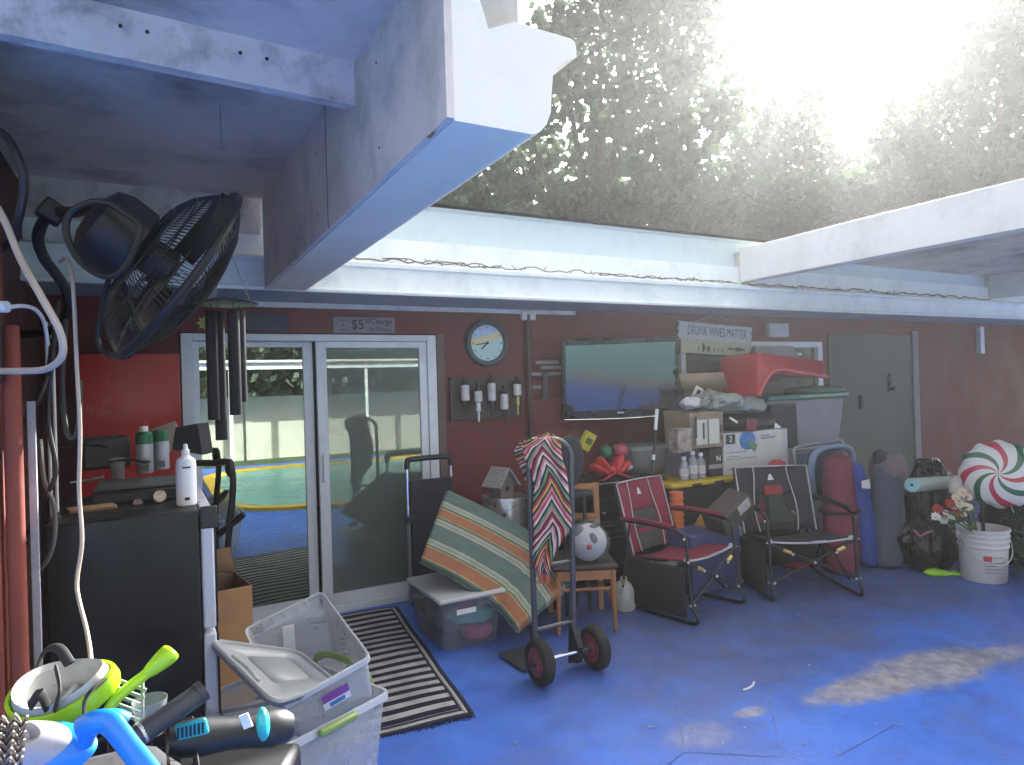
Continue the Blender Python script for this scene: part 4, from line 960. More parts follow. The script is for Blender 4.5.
# rug
navy = (.014, .014, .032); cream = (.40, .385, .37)
rt = Vector((1.545, 4.72, .0)); rbv = Vector((1.35, 2.97, .0)); rl = (rbv - rt); rlen = rl.length; rl.normalize(); rw = Vector((rl.y, -rl.x, 0)); rw = rw if rw.x < 0 else -rw
rug = thing('rug', 'navy and cream striped flatweave rug in front of the glass door', 'rug', rt + rl * rlen / 2 + rw * .6)
def rugpt(a, b, z=.012):
    p = rt + rl * a + rw * b; return p + Vector((0, 0, z + .004 * math.sin(a * 9 + b * 3) + .003 * math.sin(b * 11)))
NA, NB = 60, 30; W_ = 1.22
MB().grid([[rugpt(.07 + (rlen - .14) * i / NA, .06 + (W_ - .12) * j / NB, .014) for j in range(NB + 1)] for i in range(NA + 1)]).build('striped_field', stripes('rug_stripes', [(0, navy), (.5, cream)], axis=1, period=17.5, bump=.6, wear=.22), rug, world=True, solid=.004)
bm_ = MB()
def band(a0, a1, b0, b1, mi, z):
    n = max(2, int(max(a1 - a0, b1 - b0) * 20))
    bm_.grid([[rugpt(a0 + (a1 - a0) * i / n, b0 + (b1 - b0) * j / (n if b1 - b0 > .2 else 1), z) for j in range((n if b1 - b0 > .2 else 1) + 1)] for i in range(n + 1)] if a1 - a0 > .2 else [[rugpt(a0 + (a1 - a0) * i, b0 + (b1 - b0) * j / n, z) for j in range(n + 1)] for i in range(2)], mi)
for a0, a1, b0, b1 in ((0, rlen, 0, .025), (0, rlen, W_ - .025, W_), (0, .025, .025, W_ - .025), (rlen - .025, rlen, .025, W_ - .025)): band(a0, a1, b0, b1, 0, .012)
for a0, a1, b0, b1 in ((.025, rlen - .025, .026, .045), (.025, rlen - .025, W_ - .045, W_ - .026), (.026, .05, .046, W_ - .046), (rlen - .05, rlen - .026, .046, W_ - .046)): band(a0, a1, b0, b1, 1, .0125)
for a0, a1, b0, b1 in ((.05, rlen - .05, .046, .059), (.05, rlen - .05, W_ - .059, W_ - .046), (.051, .069, .06, W_ - .06), (rlen - .069, rlen - .051, .06, W_ - .06)): band(a0, a1, b0, b1, 0, .0125)
bm_.build('border', [mat('rug_navy', navy, .95, bump=.6, bscale=120), mat('rug_cream', cream, .95, var=.2, bump=.6, bscale=120)], rug, world=True, solid=.004)
fg = MB(); rng = random.Random(8)
for i in range(90):
    b = W_ * i / 89; p = rugpt(rlen, b, .008); fg.tube([p, p + rl * rng.uniform(.012, .028) + rw * rng.uniform(-.006, .006) + Vector((0, 0, -.005))], .0028, 4)
fg.build('fringe', mat('rug_navy', navy), rug, world=True)

# clock
ck = at(487, 343, Y=WY - .03); RY = frame((0, -1, 0))
clk = thing('wall_clock', 'round wall clock with dark rim and pale banded face above the dispensers', 'clock', ck - Vector((0, 0, .19)))
MB().lathe([(.195, -.028), (.198, .0), (.185, .022), (.160, .026), (.150, .012), (.148, .004)], ck, RY, 48, capt=False).build('rim', mat('clock_rim', (.025, .05, .06), .35, var=.2), clk, world=True)
def face_mat():  # slanted teal, yellow and pale blue bands across the dial
    m = bpy.data.materials.new('clock_face'); m.use_nodes = True; N = m.node_tree.nodes; L = m.node_tree.links; b = N['Principled BSDF']; b.inputs['Roughness'].default_value = .4
    tc = N.new('ShaderNodeTexCoord'); mp = N.new('ShaderNodeMapping'); mp.inputs['Rotation'].default_value = (0, R_(14), 0); L.new(tc.outputs['Object'], mp.inputs[0])
    sp = N.new('ShaderNodeSeparateXYZ'); L.new(mp.outputs[0], sp.inputs[0])
    mr = N.new('ShaderNodeMapRange'); mr.inputs['From Min'].default_value = .04; mr.inputs['From Max'].default_value = .34; L.new(sp.outputs[2], mr.inputs[0])
    cr = N.new('ShaderNodeValToRGB'); e = cr.color_ramp.elements; e[0].position = 0; e[0].color = (.40, .62, .58, 1); e[1].position = .50; e[1].color = (.46, .66, .64, 1)
    for p, c in ((.54, (.70, .62, .32, 1)), (.66, (.72, .62, .34, 1)), (.70, (.44, .60, .76, 1)), (1, (.40, .55, .76, 1))):
        q = e.new(p); q.color = c
    L.new(mr.outputs[0], cr.inputs[0]); L.new(cr.outputs[0], b.inputs['Base Color']); return m
MB().lathe([(.149, .006), (0, .0061)], ck, RY, 40, capb=False).build('dial', face_mat(), clk, world=True)
hd = MB()
for L_, an, wd in ((.12, R_(262), .008), (.085, R_(228), .011)):
    d = Vector((math.sin(an), 0, math.cos(an))); hd.box(ck + d * L_ * .42 + Vector((0, -.012, 0)), (wd, .002, L_), Matrix((Vector((math.cos(an), 0, -math.sin(an))), Vector((0, 1, 0)), d)).transposed())
hd.lathe([(.012, .012), (.0, .015)], ck, RY, 12); hd.build('hands', black, clk, world=True)
tk = MB()
for i in range(12):
    an = R_(30 * i); d = Vector((math.sin(an), 0, math.cos(an))); MB().box(ck + d * .13 + Vector((0, -.0085, 0)), (.005 if i % 3 else .009, .002, .014), Matrix((Vector((math.cos(an), 0, -math.sin(an))), Vector((0, 1, 0)), d)).transposed()).build('hour_mark', black, clk, world=True)

# whining sign, blue plaque, star, sensor
grey_wood = mat('grey_wood', (.25, .235, .255), .8, var=.15, stretch=(1, 1, 8), dirt=(.12, .11, .12), dscale=6)
ink = mat('sign_ink', (.02, .022, .03), .8)
a, b = pspan(333, 317, 395, 333, WY - .02, .016)
sg = thing('whining_sign', 'small grey wooden sign about a charge for whining above the glass door', 'sign', ((a.x + b.x) / 2, WY - .012, a.z))
MB().span(a, b).build('board', grey_wood, sg, world=True, bevel=.012)
cx, cz, wd, hh_ = 0, (b.z - a.z) / 2, b.x - a.x, b.z - a.z
def tx(s, size, x, z, width=None, par=None, y=-.0095, m=None): return text('lettering', s, size, (x, y, z), (1, 0, 0), (0, 0, 1), m or ink, par, width=width)
tx('$5', .105, -.055, cz, par=sg, width=.09); tx('.00', .05, .017, cz + .028, par=sg, width=.045); tx('Charge', .062, .128, cz + .026, par=sg, width=.165); tx('for Whining', .045, .122, cz - .032, par=sg, width=.17)
tx('There is a', .022, -.155, cz + .034, par=sg, width=.08); tx('THIS MEANS YOU', .016, -.155, cz - .04, par=sg, width=.085); tx('4', .03, -.165, cz, par=sg)
a, b = pspan(240, 313, 289, 331, WY - .018, .015)
solo('blue_plaque', 'dark blue plaque on the red wall over the left half of the glass door', 'plaque', MB().span(a, b), mat('blue_plaque', (.016, .022, .06), .6, var=.2), bevel=.003)
s0 = at(205, 323, Y=WY - .02); pts = []
for i in range(16): an = R_(22.5 * i); r = .055 if i % 2 == 0 else .032; pts.append((r * math.sin(an), r * math.cos(an)))
st = MB().prism(pts, s0, (1, 0, 0), (0, 0, 1), (0, .015, 0)); st.ell(s0 + Vector((0, -.001, 0)), (.022, .012, .022), n=14)
solo('sun_ornament', 'little yellow sun ornament on the wall beside the chime tubes', 'ornament', st, mat('sun_yellow', (.52, .46, .13), .5))
a, b = pspan(522, 312, 536, 320, WY - .05, .045); solo('wall_sensor', 'small white box under the soffit between the clock and the television', 'sensor', MB().span(a, b), whitep, bevel=.006)
a, b = pspan(769, 323, 789, 337, WY - .06, .055); lt = thing('wall_light', 'pale square wall box above the red bin, right of the wives sign', 'wall light', ((a.x + b.x) / 2, WY - .02, a.z)); MB().span(a, b).build('housing', mat('pale_box', (.42, .45, .48), .6), lt, world=True, bevel=.008); MB().span((a.x + .02, a.y - .006, a.z + .015), (b.x - .02, a.y + .002, b.z - .015)).build('cover', mat('pale_cover', (.46, .49, .52), .4), lt, world=True, bevel=.003)
a = at(528, 336, Y=WY - .03); MBp = MB().tube([(a.x, WY - .03, .3), (a.x, WY - .03, 2.22)], .026, 10)
for z in (.6, 1.2, 1.8): MBp.box((a.x, WY - .018, z), (.08, .03, .02))
solo('wall_pipe', 'dark vertical pipe on the red wall between clock and television', 'pipe', MBp, mat('dark_red_pipe', (.05, .018, .02), .6))

# drink dispensers on a board
a, b = pspan(450, 376, 523, 419, WY - .03, .028)
db = thing('dispenser_board', 'dark wooden board under the clock carrying the drink dispensers', 'board', ((a.x + b.x) / 2, WY - .015, a.z))
MB().span(a, b).build('plank', mat('dark_wood', (.045, .035, .033), .6, var=.3, stretch=(1, 1, 10)), db, world=True, bevel=.004)
bt2 = MB(); bt2.span((a.x, a.y - .012, b.z - .025), (b.x, a.y, b.z)); bt2.span((a.x, a.y - .012, a.z), (a.x + .02, a.y, b.z - .026)); bt2.span((b.x - .02, a.y - .012, a.z), (b.x, a.y, b.z - .026)); bt2.build('edging', mat('dark_wood2', (.06, .03, .028), .6), db, world=True)
dw = mat('dispenser_white', (.56, .56, .56), .4, var=.1)
for i, (px, py, h, sp, lab) in enumerate(((465, 385, .13, .10, 'leftmost drink dispenser, white barrel with a long dark spout'), (478, 391, .09, .16, 'short white dispenser with a pale lever, second on the dark board'), (491.5, 383, .15, .13, 'tall white dispenser in the middle of the dark board'), (504, 394, .13, .12, 'plain low dispenser on the board, right of the tall middle one'), (517, 384, .10, .16, 'rightmost drink dispenser with a brass coloured spout'))):
    c = at(px, py, Y=WY - .10); t = thing('drink_dispenser', lab, 'drink dispenser', (c.x, WY - .03, c.z - h - sp), 0, 'drink dispensers on the wall board')
    MB().box((c.x, WY - .052, c.z - h * .5), (.03, .042, h * 1.3)).build('bracket', blackmetal, t, world=True, bevel=.003)
    mb = MB().lathe([(.022, -h), (.034, -h + .008), (.034, -h * .55), (.030, -h * .52), (.034, -h * .48), (.034, -.008), (.026, 0)], c, None, 20); mb.build('barrel', dw, t, world=True)
    MB().lathe([(.02, 0.001), (.026, .03), (.014, .045), (.012, .07)], c, None, 16).build('cap', black, t, world=True)
    MB().lathe([(.008, -h - sp), (.010, -h - sp * .5), (.020, -h - sp * .45), (.018, -h - .002)], c, None, 14).build('spout', mat('brass', (.45, .34, .16), .35, metal=.8) if i == 4 else (whitep if i == 1 else black), t, world=True)
# wire wall rack
a, b = pspan(531, 352, 562, 404, WY - .05, .045)
wr = thing('wall_rack', 'dark wire rack with pale bars between the dispensers and the television', 'rack', ((a.x + b.x) / 2, WY - .02, a.z))
m_ = MB()
m_.tube([(a.x, a.y, a.z), (b.x, a.y, a.z), (b.x, a.y, b.z), (a.x, a.y, b.z)], .006, 6, True)
for i in range(5): z = a.z + (b.z - a.z) * (i + .5) / 5; m_.tube([(a.x, a.y, z), (b.x, a.y, z)], .004, 6)
m_.build('frame', blackmetal, wr, world=True)
bars = MB()
for (q0_, q1_, zf) in ((.15, .9, .80), (.0, .95, .58), (.3, .95, .70), (.02, .3, .33)): bars.span((a.x + (b.x - a.x) * q0_, a.y - .012, a.z + (b.z - a.z) * zf - .014), (a.x + (b.x - a.x) * q1_, a.y - .006, a.z + (b.z - a.z) * zf + .014))
bars.build('bars', mat('dull_bar', (.16, .15, .16), .5, var=.3), wr, world=True)
MB().box(((a.x + b.x) / 2 - .03, a.y - .02, a.z + .16), (.05, .02, .24)).build('opener', blackmetal, wr, world=True, bevel=.006)

# television, tipped down on its bracket
tv = thing('television', 'large black flat television tipped down on the red wall', 'television', (3.89, WY - .3, 1.28))
qTL, qBL = at(563, 342, Y=4.84), at(562, 421, Y=4.84); hL = qTL.z - qBL.z
yR = 4.84 * hL / (at(679, 336, Y=4.84).z - at(677, 414, Y=4.84).z); qTR, qBR = at(679, 336, Y=yR), at(677, 414, Y=yR)
tc_ = (qTL + qBL + qTR + qBR) / 4; dx_ = (qTR + qBR - qTL - qBL); TW, TH = dx_.length / 2, hL * 1.01
TVR = EU(0, 0, math.atan2(dx_.y, dx_.x)) @ EU(R_(11.0), -math.asin(dx_.z / dx_.length) * .5, 0)
def tvp(x, y, z): return tc_ + TVR @ Vector((x, y, z))
scr = bpy.data.materials.new('tv_screen'); scr.use_nodes = True; N = scr.node_tree.nodes; L = scr.node_tree.links
N.remove(N['Principled BSDF']); g = N.new('ShaderNodeBsdfGlossy'); g.inputs['Roughness'].default_value = .13; g.inputs['Color'].default_value = (.72, .80, .86, 1); df = N.new('ShaderNodeBsdfDiffuse'); df.inputs['Color'].default_value = (.008, .010, .02, 1)
mxs = N.new('ShaderNodeMixShader'); mxs.inputs[0].default_value = .24; L.new(df.outputs[0], mxs.inputs[1]); L.new(g.outputs[0], mxs.inputs[2]); L.new(mxs.outputs[0], N['Material Output'].inputs['Surface'])
tvb = mat('tv_black', (.010, .011, .014), .3, var=.1)
MB().box(tvp(0, .03, 0), (TW, .05, TH), TVR).build('cabinet', tvb, tv, world=True, bevel=.008)
fb_ = MB()
for x, z, w_, h_ in ((0, TH / 2 - .012, TW, .024), (-TW / 2 + .014, .01, .028, TH - .07), (TW / 2 - .014, .01, .028, TH - .07)): fb_.box(tvp(x, -.002, z), (w_, .012, h_), TVR)
fb_.build('bezel', tvb, tv, world=True, bevel=.002)
MB().box(tvp(0, -.003, -TH / 2 + .035), (TW, .016, .07), TVR).build('lower_bezel', tvb, tv, world=True, bevel=.003)
MB().box(tvp(0, .001, .012), (TW - .06, .004, TH - .11), TVR).build('screen', scr, tv, world=True)
MB().tube(smooth([tvp(-TW / 2 + .01, -.006, -TH / 2 - .002), tvp(0, -.012, -TH / 2 - .012), tvp(TW / 2 - .01, -.006, -TH / 2 - .002)], 6), .005, 6).build('chrome_strip', chrome, tv, world=True)
MB().box(tvp(0, -.0125, -TH / 2 + .04), (.06, .002, .014), TVR).build('badge', steel, tv, world=True)
MB().box(tvp(.52, -.0125, -TH / 2 + .05), (.02, .002, .01), TVR).build('sticker', whitep, tv, world=True)
MB().box((3.9, WY - .02, 1.66), (.3, .03, .3)).tube([(3.9, WY - .03, 1.66), tc_ + TVR @ Vector((.05, .07, 0))], .03, 8).build('bracket', blackmetal, tv, world=True)

# hanging wives sign
SY = WY - .09
sgn = thing('wives_sign', 'pale two board hanging sign in hand lettering over the cluttered window', 'sign', at(715, 350, Y=SY))
s1, s2 = at(678, 335, Y=SY), at(752, 341, Y=SY); c = (s1 + s2) / 2; ux = (s2 - s1).normalized(); uz = Vector((0, -1, 0)).cross(ux) * -1; uz = uz if uz.z > 0 else -uz
SR = Matrix((ux, Vector((0, 1, 0)), uz)).transposed(); w_ = (s2 - s1).length
def zigboard(c, w, h):
    pts = [(-w / 2, -h / 2), (w / 2, -h / 2)]
    for i in range(1, 5): pts.append((w / 2 - (.018 if i % 2 else 0), -h / 2 + h * i / 5))
    pts += [(w / 2, h / 2), (-w / 2, h / 2)]
    for i in range(1, 5): pts.append((-w / 2 + (.018 if i % 2 else 0), h / 2 - h * i / 5))
    return MB().prism(pts, c, ux, uz, Vector((0, .014, 0)))
zigboard(c + uz * .055, w_, .17).build('upper_board', mat('sign_white', (.50, .53, .52), .7, var=.1, stretch=(1, 1, 6)), sgn, world=True)
MB().box(c - uz * .10 + ux * .015 + Vector((0, .006, 0)), (w_ * .95, .012, .135), SR).build('lower_board', mat('sign_pale_green', (.42, .45, .34), .7, var=.14, stretch=(3, 1, 1)), sgn, world=True, bevel=.002)
lo_ = c - sgn.location
text('lettering', 'DRUNK WIVES MATTER', .13, lo_ + uz * .055 + ux * .02 + Vector((0, -.001, 0)), ux, uz, mat('blue_ink', (.03, .05, .14), .8), sgn, width=w_ * .80)
ic = MB(); q = c - uz * .10
for x, hgt, wdd in ((-.18, .085, .024), (-.17, .05, .03)): ic.box(q + ux * x + Vector((0, -.001, -.005)), (wdd, .003, hgt), SR)
ic.box(q + ux * -.11 + Vector((0, -.001, 0)) - uz * .015, (.045, .003, .05), SR)
for x in (-.24, -.03, .03, .08): ic.box(q + ux * x + Vector((0, -.001, 0)) - uz * .02, (.012, .003, .04), SR)
ic.ell(q + ux * .2 + Vector((0, -.001, 0)), (.05, .003, .014), n=12); ic.ell(q + ux * .31 + Vector((0, -.001, 0)), (.06, .003, .022), n=12); ic.box(q + ux * .38 + Vector((0, -.001, 0)), (.05, .003, .02), SR)
ic.build('icons', mat('icon_brown', (.09, .06, .05), .8, var=.4), sgn, world=True)
MB().tube([c + ux * -w_ * .3 + uz * .14, c + uz * .24, c + ux * w_ * .3 + uz * .14], .003, 5).build('hanger', mat('twine', (.25, .22, .2), .9), sgn, world=True)

# ================================================================== left middle: cart, cushion, bins
cy = 4.72
cartT = thing('luggage_cart', 'folding luggage cart with chrome rails and a dark backing, right of the glass door', 'luggage cart', (1.85, cy, 0))
l0, r0 = at(407, 470, Y=cy), at(451, 470, Y=cy)
zt = at(428, 458, Y=cy).z
MB().tube(smooth([(l0.x, cy, zt - .07), (l0.x + .004, cy, zt - .02), (l0.x + .04, cy, zt), (r0.x - .04, cy, zt), (r0.x - .004, cy, zt - .02), (r0.x, cy, zt - .07)], 4), .021, 10).build('grip', black, cartT, world=True)
for x, nm in ((l0.x, 'rail'), (r0.x, 'rail')):
    MB().tube([(x, cy, zt - .07), (x, cy, .62)], .010, 10).build(nm, chrome, cartT, world=True)
    MB().tube([(x, cy, .64), (x, cy, .02)], .015, 10).build('lower_rail', mat('rail_grey', (.20, .21, .24), .45, metal=.4), cartT, world=True)
    MB().box((x, cy, .64), (.045, .05, .05)).build('rail_clamp', black, cartT, world=True, bevel=.006)
MB().span((l0.x + .02, cy - .02, .10), (r0.x - .0, cy + .03, zt - .16)).build('backing', mat('navy_cloth', (.010, .012, .026), .8, var=.2), cartT, world=True, bevel=.01)
MB().span((l0.x, cy - .22, .012), (r0.x, cy + .02, .03)).build('foot_plate', blackmetal, cartT, world=True)

sb = thing('storage_bin', 'clear lidded bin on the floor beneath the striped cushion, with teal and pink cloths inside', 'storage bin', (1.72, 4.02, 0))
clear2 = translucent('clear_bin', (.35, .37, .42), .20, .25)
bx0, bx1, by0, by1 = 1.50, 1.92, 3.74, 4.30
bin_shell(Vector((bx0, by0, .004)), Vector((bx1 - bx0, 0, 0)), Vector((0, by1 - by0, 0)), Vector((0, 0, .30)), .88, clear2, 'body', sb)
MB().box(((bx0 + bx1) / 2, (by0 + by1) / 2, .318), (.455, .60, .03)).build('lid', mat('frost_lid', (.44, .46, .47), .45, var=.06), sb, world=True, bevel=.012)
MB().span((bx0 + .10, by0 - .004, .255), (bx0 + .24, by0 + .0, .30)).build('label', mat('bin_label', (.10, .07, .10), .6), sb, world=True); MB().span((bx0 + .10, by0 - .005, .222), (bx0 + .23, by0 - .001, .254)).build('price_sticker', whitep, sb, world=True)
for lab, c, rad, col in (('teal cloth folded inside the clear bin under the cushion', (1.76, 3.85, .175), (.15, .09, .045), (.10, .48, .45)), ('hot pink cloth at the bottom of the clear bin under the cushion', (1.78, 3.84, .065), (.10, .07, .05), (.55, .07, .18)), ('dark blue clothing bundled at the back of the clear bin under the cushion', (1.70, 4.08, .15), (.16, .15, .13), (.03, .035, .07))):
    solo('folded_cloth', lab, 'cloth', MB().ell(c, rad, n=18, noise=.12, pw=.7, seed=int(c[2] * 100)), mat('cloth_' + lab[:4], col, .9, bump=.5), group='cloths inside the clear bin')

# striped lounge cushion bent over the bin
gcol = (.10, .148, .133); ocol = (.30, .125, .07); ccol = (.34, .33, .25); ycol = (.36, .27, .10); lcol = (.20, .26, .22)
cst = stripes('cushion_stripes', [(0, gcol), (.21, ccol), (.235, lcol), (.26, ccol), (.285, gcol), (.31, ycol), (.325, ocol), (.43, ycol), (.445, gcol), (.47, ccol), (.50, lcol), (.52, ccol), (.545, gcol), (.74, ccol), (.765, lcol), (.79, ccol), (.81, gcol), (.83, ycol), (.845, ocol), (.96, ycol), (.975, gcol)], axis=0, wear=.12)
T1, T2, T3 = at(446, 492, Y=4.30), at(550, 548, Y=4.05), at(575, 584, Y=3.72)
B1, B2, B3 = at(420, 562, Y=3.98), at(495, 607, Y=3.70), at(517, 632, Y=3.42)
top_c = smooth([T1, T1.lerp(T2, .5) + Vector((0, 0, .02)), T2, T3], 8); bot_c = smooth([B1, B1.lerp(B2, .5) + Vector((0, 0, .02)), B2, B3], 8)
rows = []
for p, q in zip(top_c, bot_c):
    row = []
    for j in range(17):
        t = j / 16; x = p.lerp(q, t); row.append(x + Vector((0, -.4, .9)) * (.020 * math.sin(math.pi * t) ** .5))
    rows.append(row)
kk = 16
for j in range(17):
    rows[kk][j] = rows[kk][j] - Vector((0, -.4, .9)) * .018
cu = thing('lounge_cushion', 'long green and orange striped lounge cushion bent over a clear bin', 'cushion', (1.9, 3.8, .36))
MB().grid(rows).build('cover', cst, cu, world=True, solid=.07, bevel=.018, ang=60)
edge = MB().tube([r[0] + Vector((0, .01, .0)) for r in rows], .007, 6); edge.tube([r[-1] for r in rows], .007, 6); edge.build('piping', mat('piping', (.16, .19, .15), .9), cu, world=True)

# steel can with a birdhouse on it
pc = at(507, 500, Y=4.42); can = thing('steel_can', 'tall brushed steel cylinder behind the striped cushion', 'can', (pc.x, 4.46, 0))
zt2 = at(507, 499, Y=4.3).z
MB().lathe([(.16, .004), (.165, .01), (.165, zt2 - .03), (.172, zt2 - .028), (.172, zt2), (.164, zt2), (.160, zt2 - .05), (0, zt2 - .06)], (0, 0, 0), None, 40).build('body', steel, can)
MB().tube(smooth([(-.168, -.05, zt2 - .08), (-.20, -.05, zt2 - .09), (-.20, .05, zt2 - .09), (-.168, .05, zt2 - .08)], 4), .007, 6).build('handle', steel, can)
bh = at(506, 478, Y=4.50); b0 = Vector((pc.x, 4.50, zt2 - .058)); birdR = EU(0, .10, .25)
bhT = thing('birdhouse', 'small weathered birdhouse with a pale printed roof on the steel can', 'birdhouse', b0)
MB().prism([(-.07, 0), (.07, 0), (.07, .15), (0, .23), (-.07, .15)], (0, -.06, 0), (1, 0, 0), (0, 0, 1), (0, .12, 0)).build('house', mat('bird_wood', (.17, .14, .12), .85, var=.25), bhT)
MB().hexa([(-.005, -.10, .255), (.10, -.10, .12), (.10, .10, .12), (-.005, .10, .255), (-.003, -.10, .268), (.112, -.10, .128), (.112, .10, .128), (-.003, .10, .268)]).build('roof', mat('bird_roof', (.28, .26, .25), .8, var=.5, scale=60), bhT)
MB().hexa([(-.11, -.10, .12), (-.008, -.10, .255), (-.008, .10, .255), (-.11, .10, .12), (-.12, -.10, .128), (-.008, -.10, .268), (-.008, .10, .268), (-.12, .10, .128)]).build('roof', mat('bird_roof', (.28, .26, .25)), bhT)
MB().lathe([(.022, 0), (.022, .003), (0, .003)], (0, -.061, .11), frame((0, -1, 0)), 14).build('entrance', black, bhT)
bhT.rotation_euler = (0, 0, .3)

# hand truck
ht = thing('hand_truck', 'dark grey two wheeled hand truck standing upright with a blanket over its handle', 'hand truck', (1.95, 3.1, 0))
tube_m = mat('truck_tube', (.085, .09, .10), .38, metal=.5, var=.15)
wl, wr_ = at(540, 661, Y=3.09), at(595, 648, Y=3.09)
TYR = mat('tyre_rubber', (.014, .014, .014), .85, var=.3, bump=.3, bscale=60); RIM = mat('rim_red', (.20, .035, .045), .55, var=.15, dirt=(.07, .03, .03))
for c, s_ in ((wl, -1), (wr_, 1)):
    r = .122; c = Vector((c.x, 3.09, r + .002)); Rw = frame((1, 0, 0))
    wv_ = MB().lathe([(.078, -.03), (.105, -.036), (.119, -.024), (r, -.01), (r, .01), (.119, .024), (.105, .036), (.078, .03)], c, Rw, 36, capb=False, capt=False)
    wo = wv_.build('wheel', TYR, ht, world=True)
    MB().lathe([(.079, -.028), (.065, -.010), (.04, -.012), (.032, -.035), (.014, -.04), (.014, .04), (.032, .035), (.04, .012), (.065, .010), (.079, .028)], c, Rw, 28).build('rim', RIM, wo, world=True)
    MB().lathe([(.012, -.052), (.02, -.042), (.02, .042), (.012, .052)], c, Rw, 14).build('hub', blackmetal, wo, world=True)
MB().tube([(wl.x, 3.09, .124), (wr_.x, 3.09, .124)], .011, 10).build('axle', chrome, ht, world=True)
xl, xr = at(537, 640, Y=3.12).x, at(576, 640, Y=3.12).x
xlt, xrt = at(529, 470, Y=3.12).x, at(571, 470, Y=3.12).x
ztop = at(550, 439, Y=3.12).z
P = [(xl, 3.16, .05), (xl, 3.14, .3), (xlt, 3.12, ztop - .16)] + [( (xlt + xrt) / 2 - math.cos(a) * (xrt - xlt) / 2, 3.12, ztop - .11 + .11 * math.sin(a)) for a in [math.pi * i / 8 for i in range(9)]] + [(xrt, 3.12, ztop - .16), (xr, 3.14, .3), (xr, 3.16, .05)]
MB().tube(smooth(P, 3), .0165, 12).build('frame', tube_m, ht, world=True)
for z in (.28, .62, .95): MB().tube([(xl + .01, 3.135, z), (xr - .01, 3.135, z)], .011, 8).build('crossbar', tube_m, ht, world=True)
for x in (xl, xr): MB().hexa([(x - .018, 3.09, .06), (x + .018, 3.09, .06), (x + .018, 3.18, .03), (x - .018, 3.18, .03), (x - .018, 3.07, .15), (x + .018, 3.07, .15), (x + .018, 3.16, .30), (x - .018, 3.16, .30)]).build('axle_bracket', blackmetal, ht, world=True)
p_ = [at(x, y, Z=.012) for x, y in ((498, 655), (524, 672), (556, 662), (535, 644))]
MB().hexa([q for q in p_] + [q + Vector((0, 0, .008)) for q in p_]).build('toe_plate', tube_m, ht, world=True)

# striped blanket over the handle
PK, BK, WT, GN, RD, YL = (.52, .19, .25), (.02, .02, .02), (.55, .50, .46), (.13, .25, .13), (.36, .03, .05), (.50, .36, .10)
seq = [BK, PK, WT, BK, GN, BK, RD, YL, BK, PK, RD, WT, BK, GN, PK, BK, RD, WT]
bst = stripes('serape', [(i / len(seq), c) for i, c in enumerate(seq)], axis=1, period=2.5, zig=.34, wear=.15, bump=.5)
outl = [(436, 540, 555), (439, 528, 560), (447, 523, 561), (458, 526, 563), (470, 530, 565), (485, 534, 567), (500, 534, 570), (515, 533, 572), (528, 533, 570), (540, 533, 562), (552, 534, 556), (565, 534, 551), (574, 537, 548)]
rows = []
for i, (y, xa, xb) in enumerate(outl):
    row = []
    for j in range(25):
        t = j / 24; fold = .012 * math.sin(t * 11 + i * .2) + .006 * math.sin(t * 21 - i * .4)
        d_ = 3.08 + fold + (.05 if i == 0 else 0)
        row.append(at(xa + (xb - xa) * t + 1.2 * math.sin(i * 1.7), y + .8 * math.sin(t * 9), Y=d_))
    rows.append(row)
bl_ = thing('blanket', 'bright multicoloured striped woven blanket draped over the hand truck handle', 'blanket', (1.93, 3.08, .75))
MB().grid(rows).build('cloth', bst, bl_, world=True, solid=.006, ang=60)
rows2 = [[Vector((p.x, 3.17 + .012 * math.sin(j), p.z - .02)) for j, p in enumerate(r)] for r in rows[:7]]
MB().grid([[Vector((p.x, 3.12, p.z + .012)) for p in rows[0]]] + rows2).build('back_fall', bst, bl_, world=True, solid=.006, ang=60)
fr_ = MB(); rng = random.Random(2)
for j in range(0, 25): p = rows[-1][j]; fr_.tube([p, p + Vector((rng.uniform(-.01, .01), 0, -.05))], .003, 4)
fr_.build('tassels', mat('tassel_red', (.45, .12, .08), .9), bl_, world=True)

# wooden chair with a plush face on the seat
wood = mat('chair_wood', (.30, .125, .05), .5, var=.22, scale=4, stretch=(1, 1, .3), dirt=(.16, .07, .03), dscale=6)
seat_m = mat('chair_seat', (.035, .025, .022), .6, var=.2)
wc = thing('wooden_chair', 'orange brown wooden chair with dark seat behind the hand truck', 'chair', (2.51, 3.73, 0), R_(-24))
MB().box((0, 0, .425), (.43, .42, .035)).build('seat', seat_m, wc, bevel=.012)
MB().box((0, -.19, .375), (.38, .022, .06)).box((0, .18, .375), (.38, .022, .06)).build('apron', wood, wc)
for x in (-.18, .18):
    MB().tube([(x * 1.04, -.195, .003), (x, -.19, .40)], [.014, .021], 8).build('leg', wood, wc)
    MB().hexa([(x - .018, .20, .003), (x + .018, .20, .003), (x + .018, .235, .003), (x - .018, .235, .003), (x - .02, .27, .90), (x + .02, .27, .90), (x + .02, .30, .90), (x - .02, .30, .90)]).build('back_post', wood, wc, bevel=.004)
    MB().tube([(x, -.18, .20), (x, .20, .20)], .011, 8).build('stretcher', wood, wc)
MB().tube([(-.175, -.18, .28), (.175, -.18, .28)], .011, 8).build('stretcher', wood, wc)
for z, h in ((.855, .085), (.66, .05)): MB().grid([[(-.165 + .33 * i / 8, .265 - (.90 - z) * .06 + .018 * math.sin(math.pi * i / 8), zz) for i in range(9)] for zz in (z - h / 2, z + h / 2)]).build('back_rail', wood, wc, solid=.02)
pb = at(588, 529, Y=3.62); PR_ = frame((CAMP - pb) + Vector((0, 0, .2)))
pt = thing('plush_toy', 'round white plush face with grey patches and red nose on the wooden chair', 'plush toy', (pb.x, pb.y, .445))
pcn = Vector((pb.x, pb.y, .445 + .122))
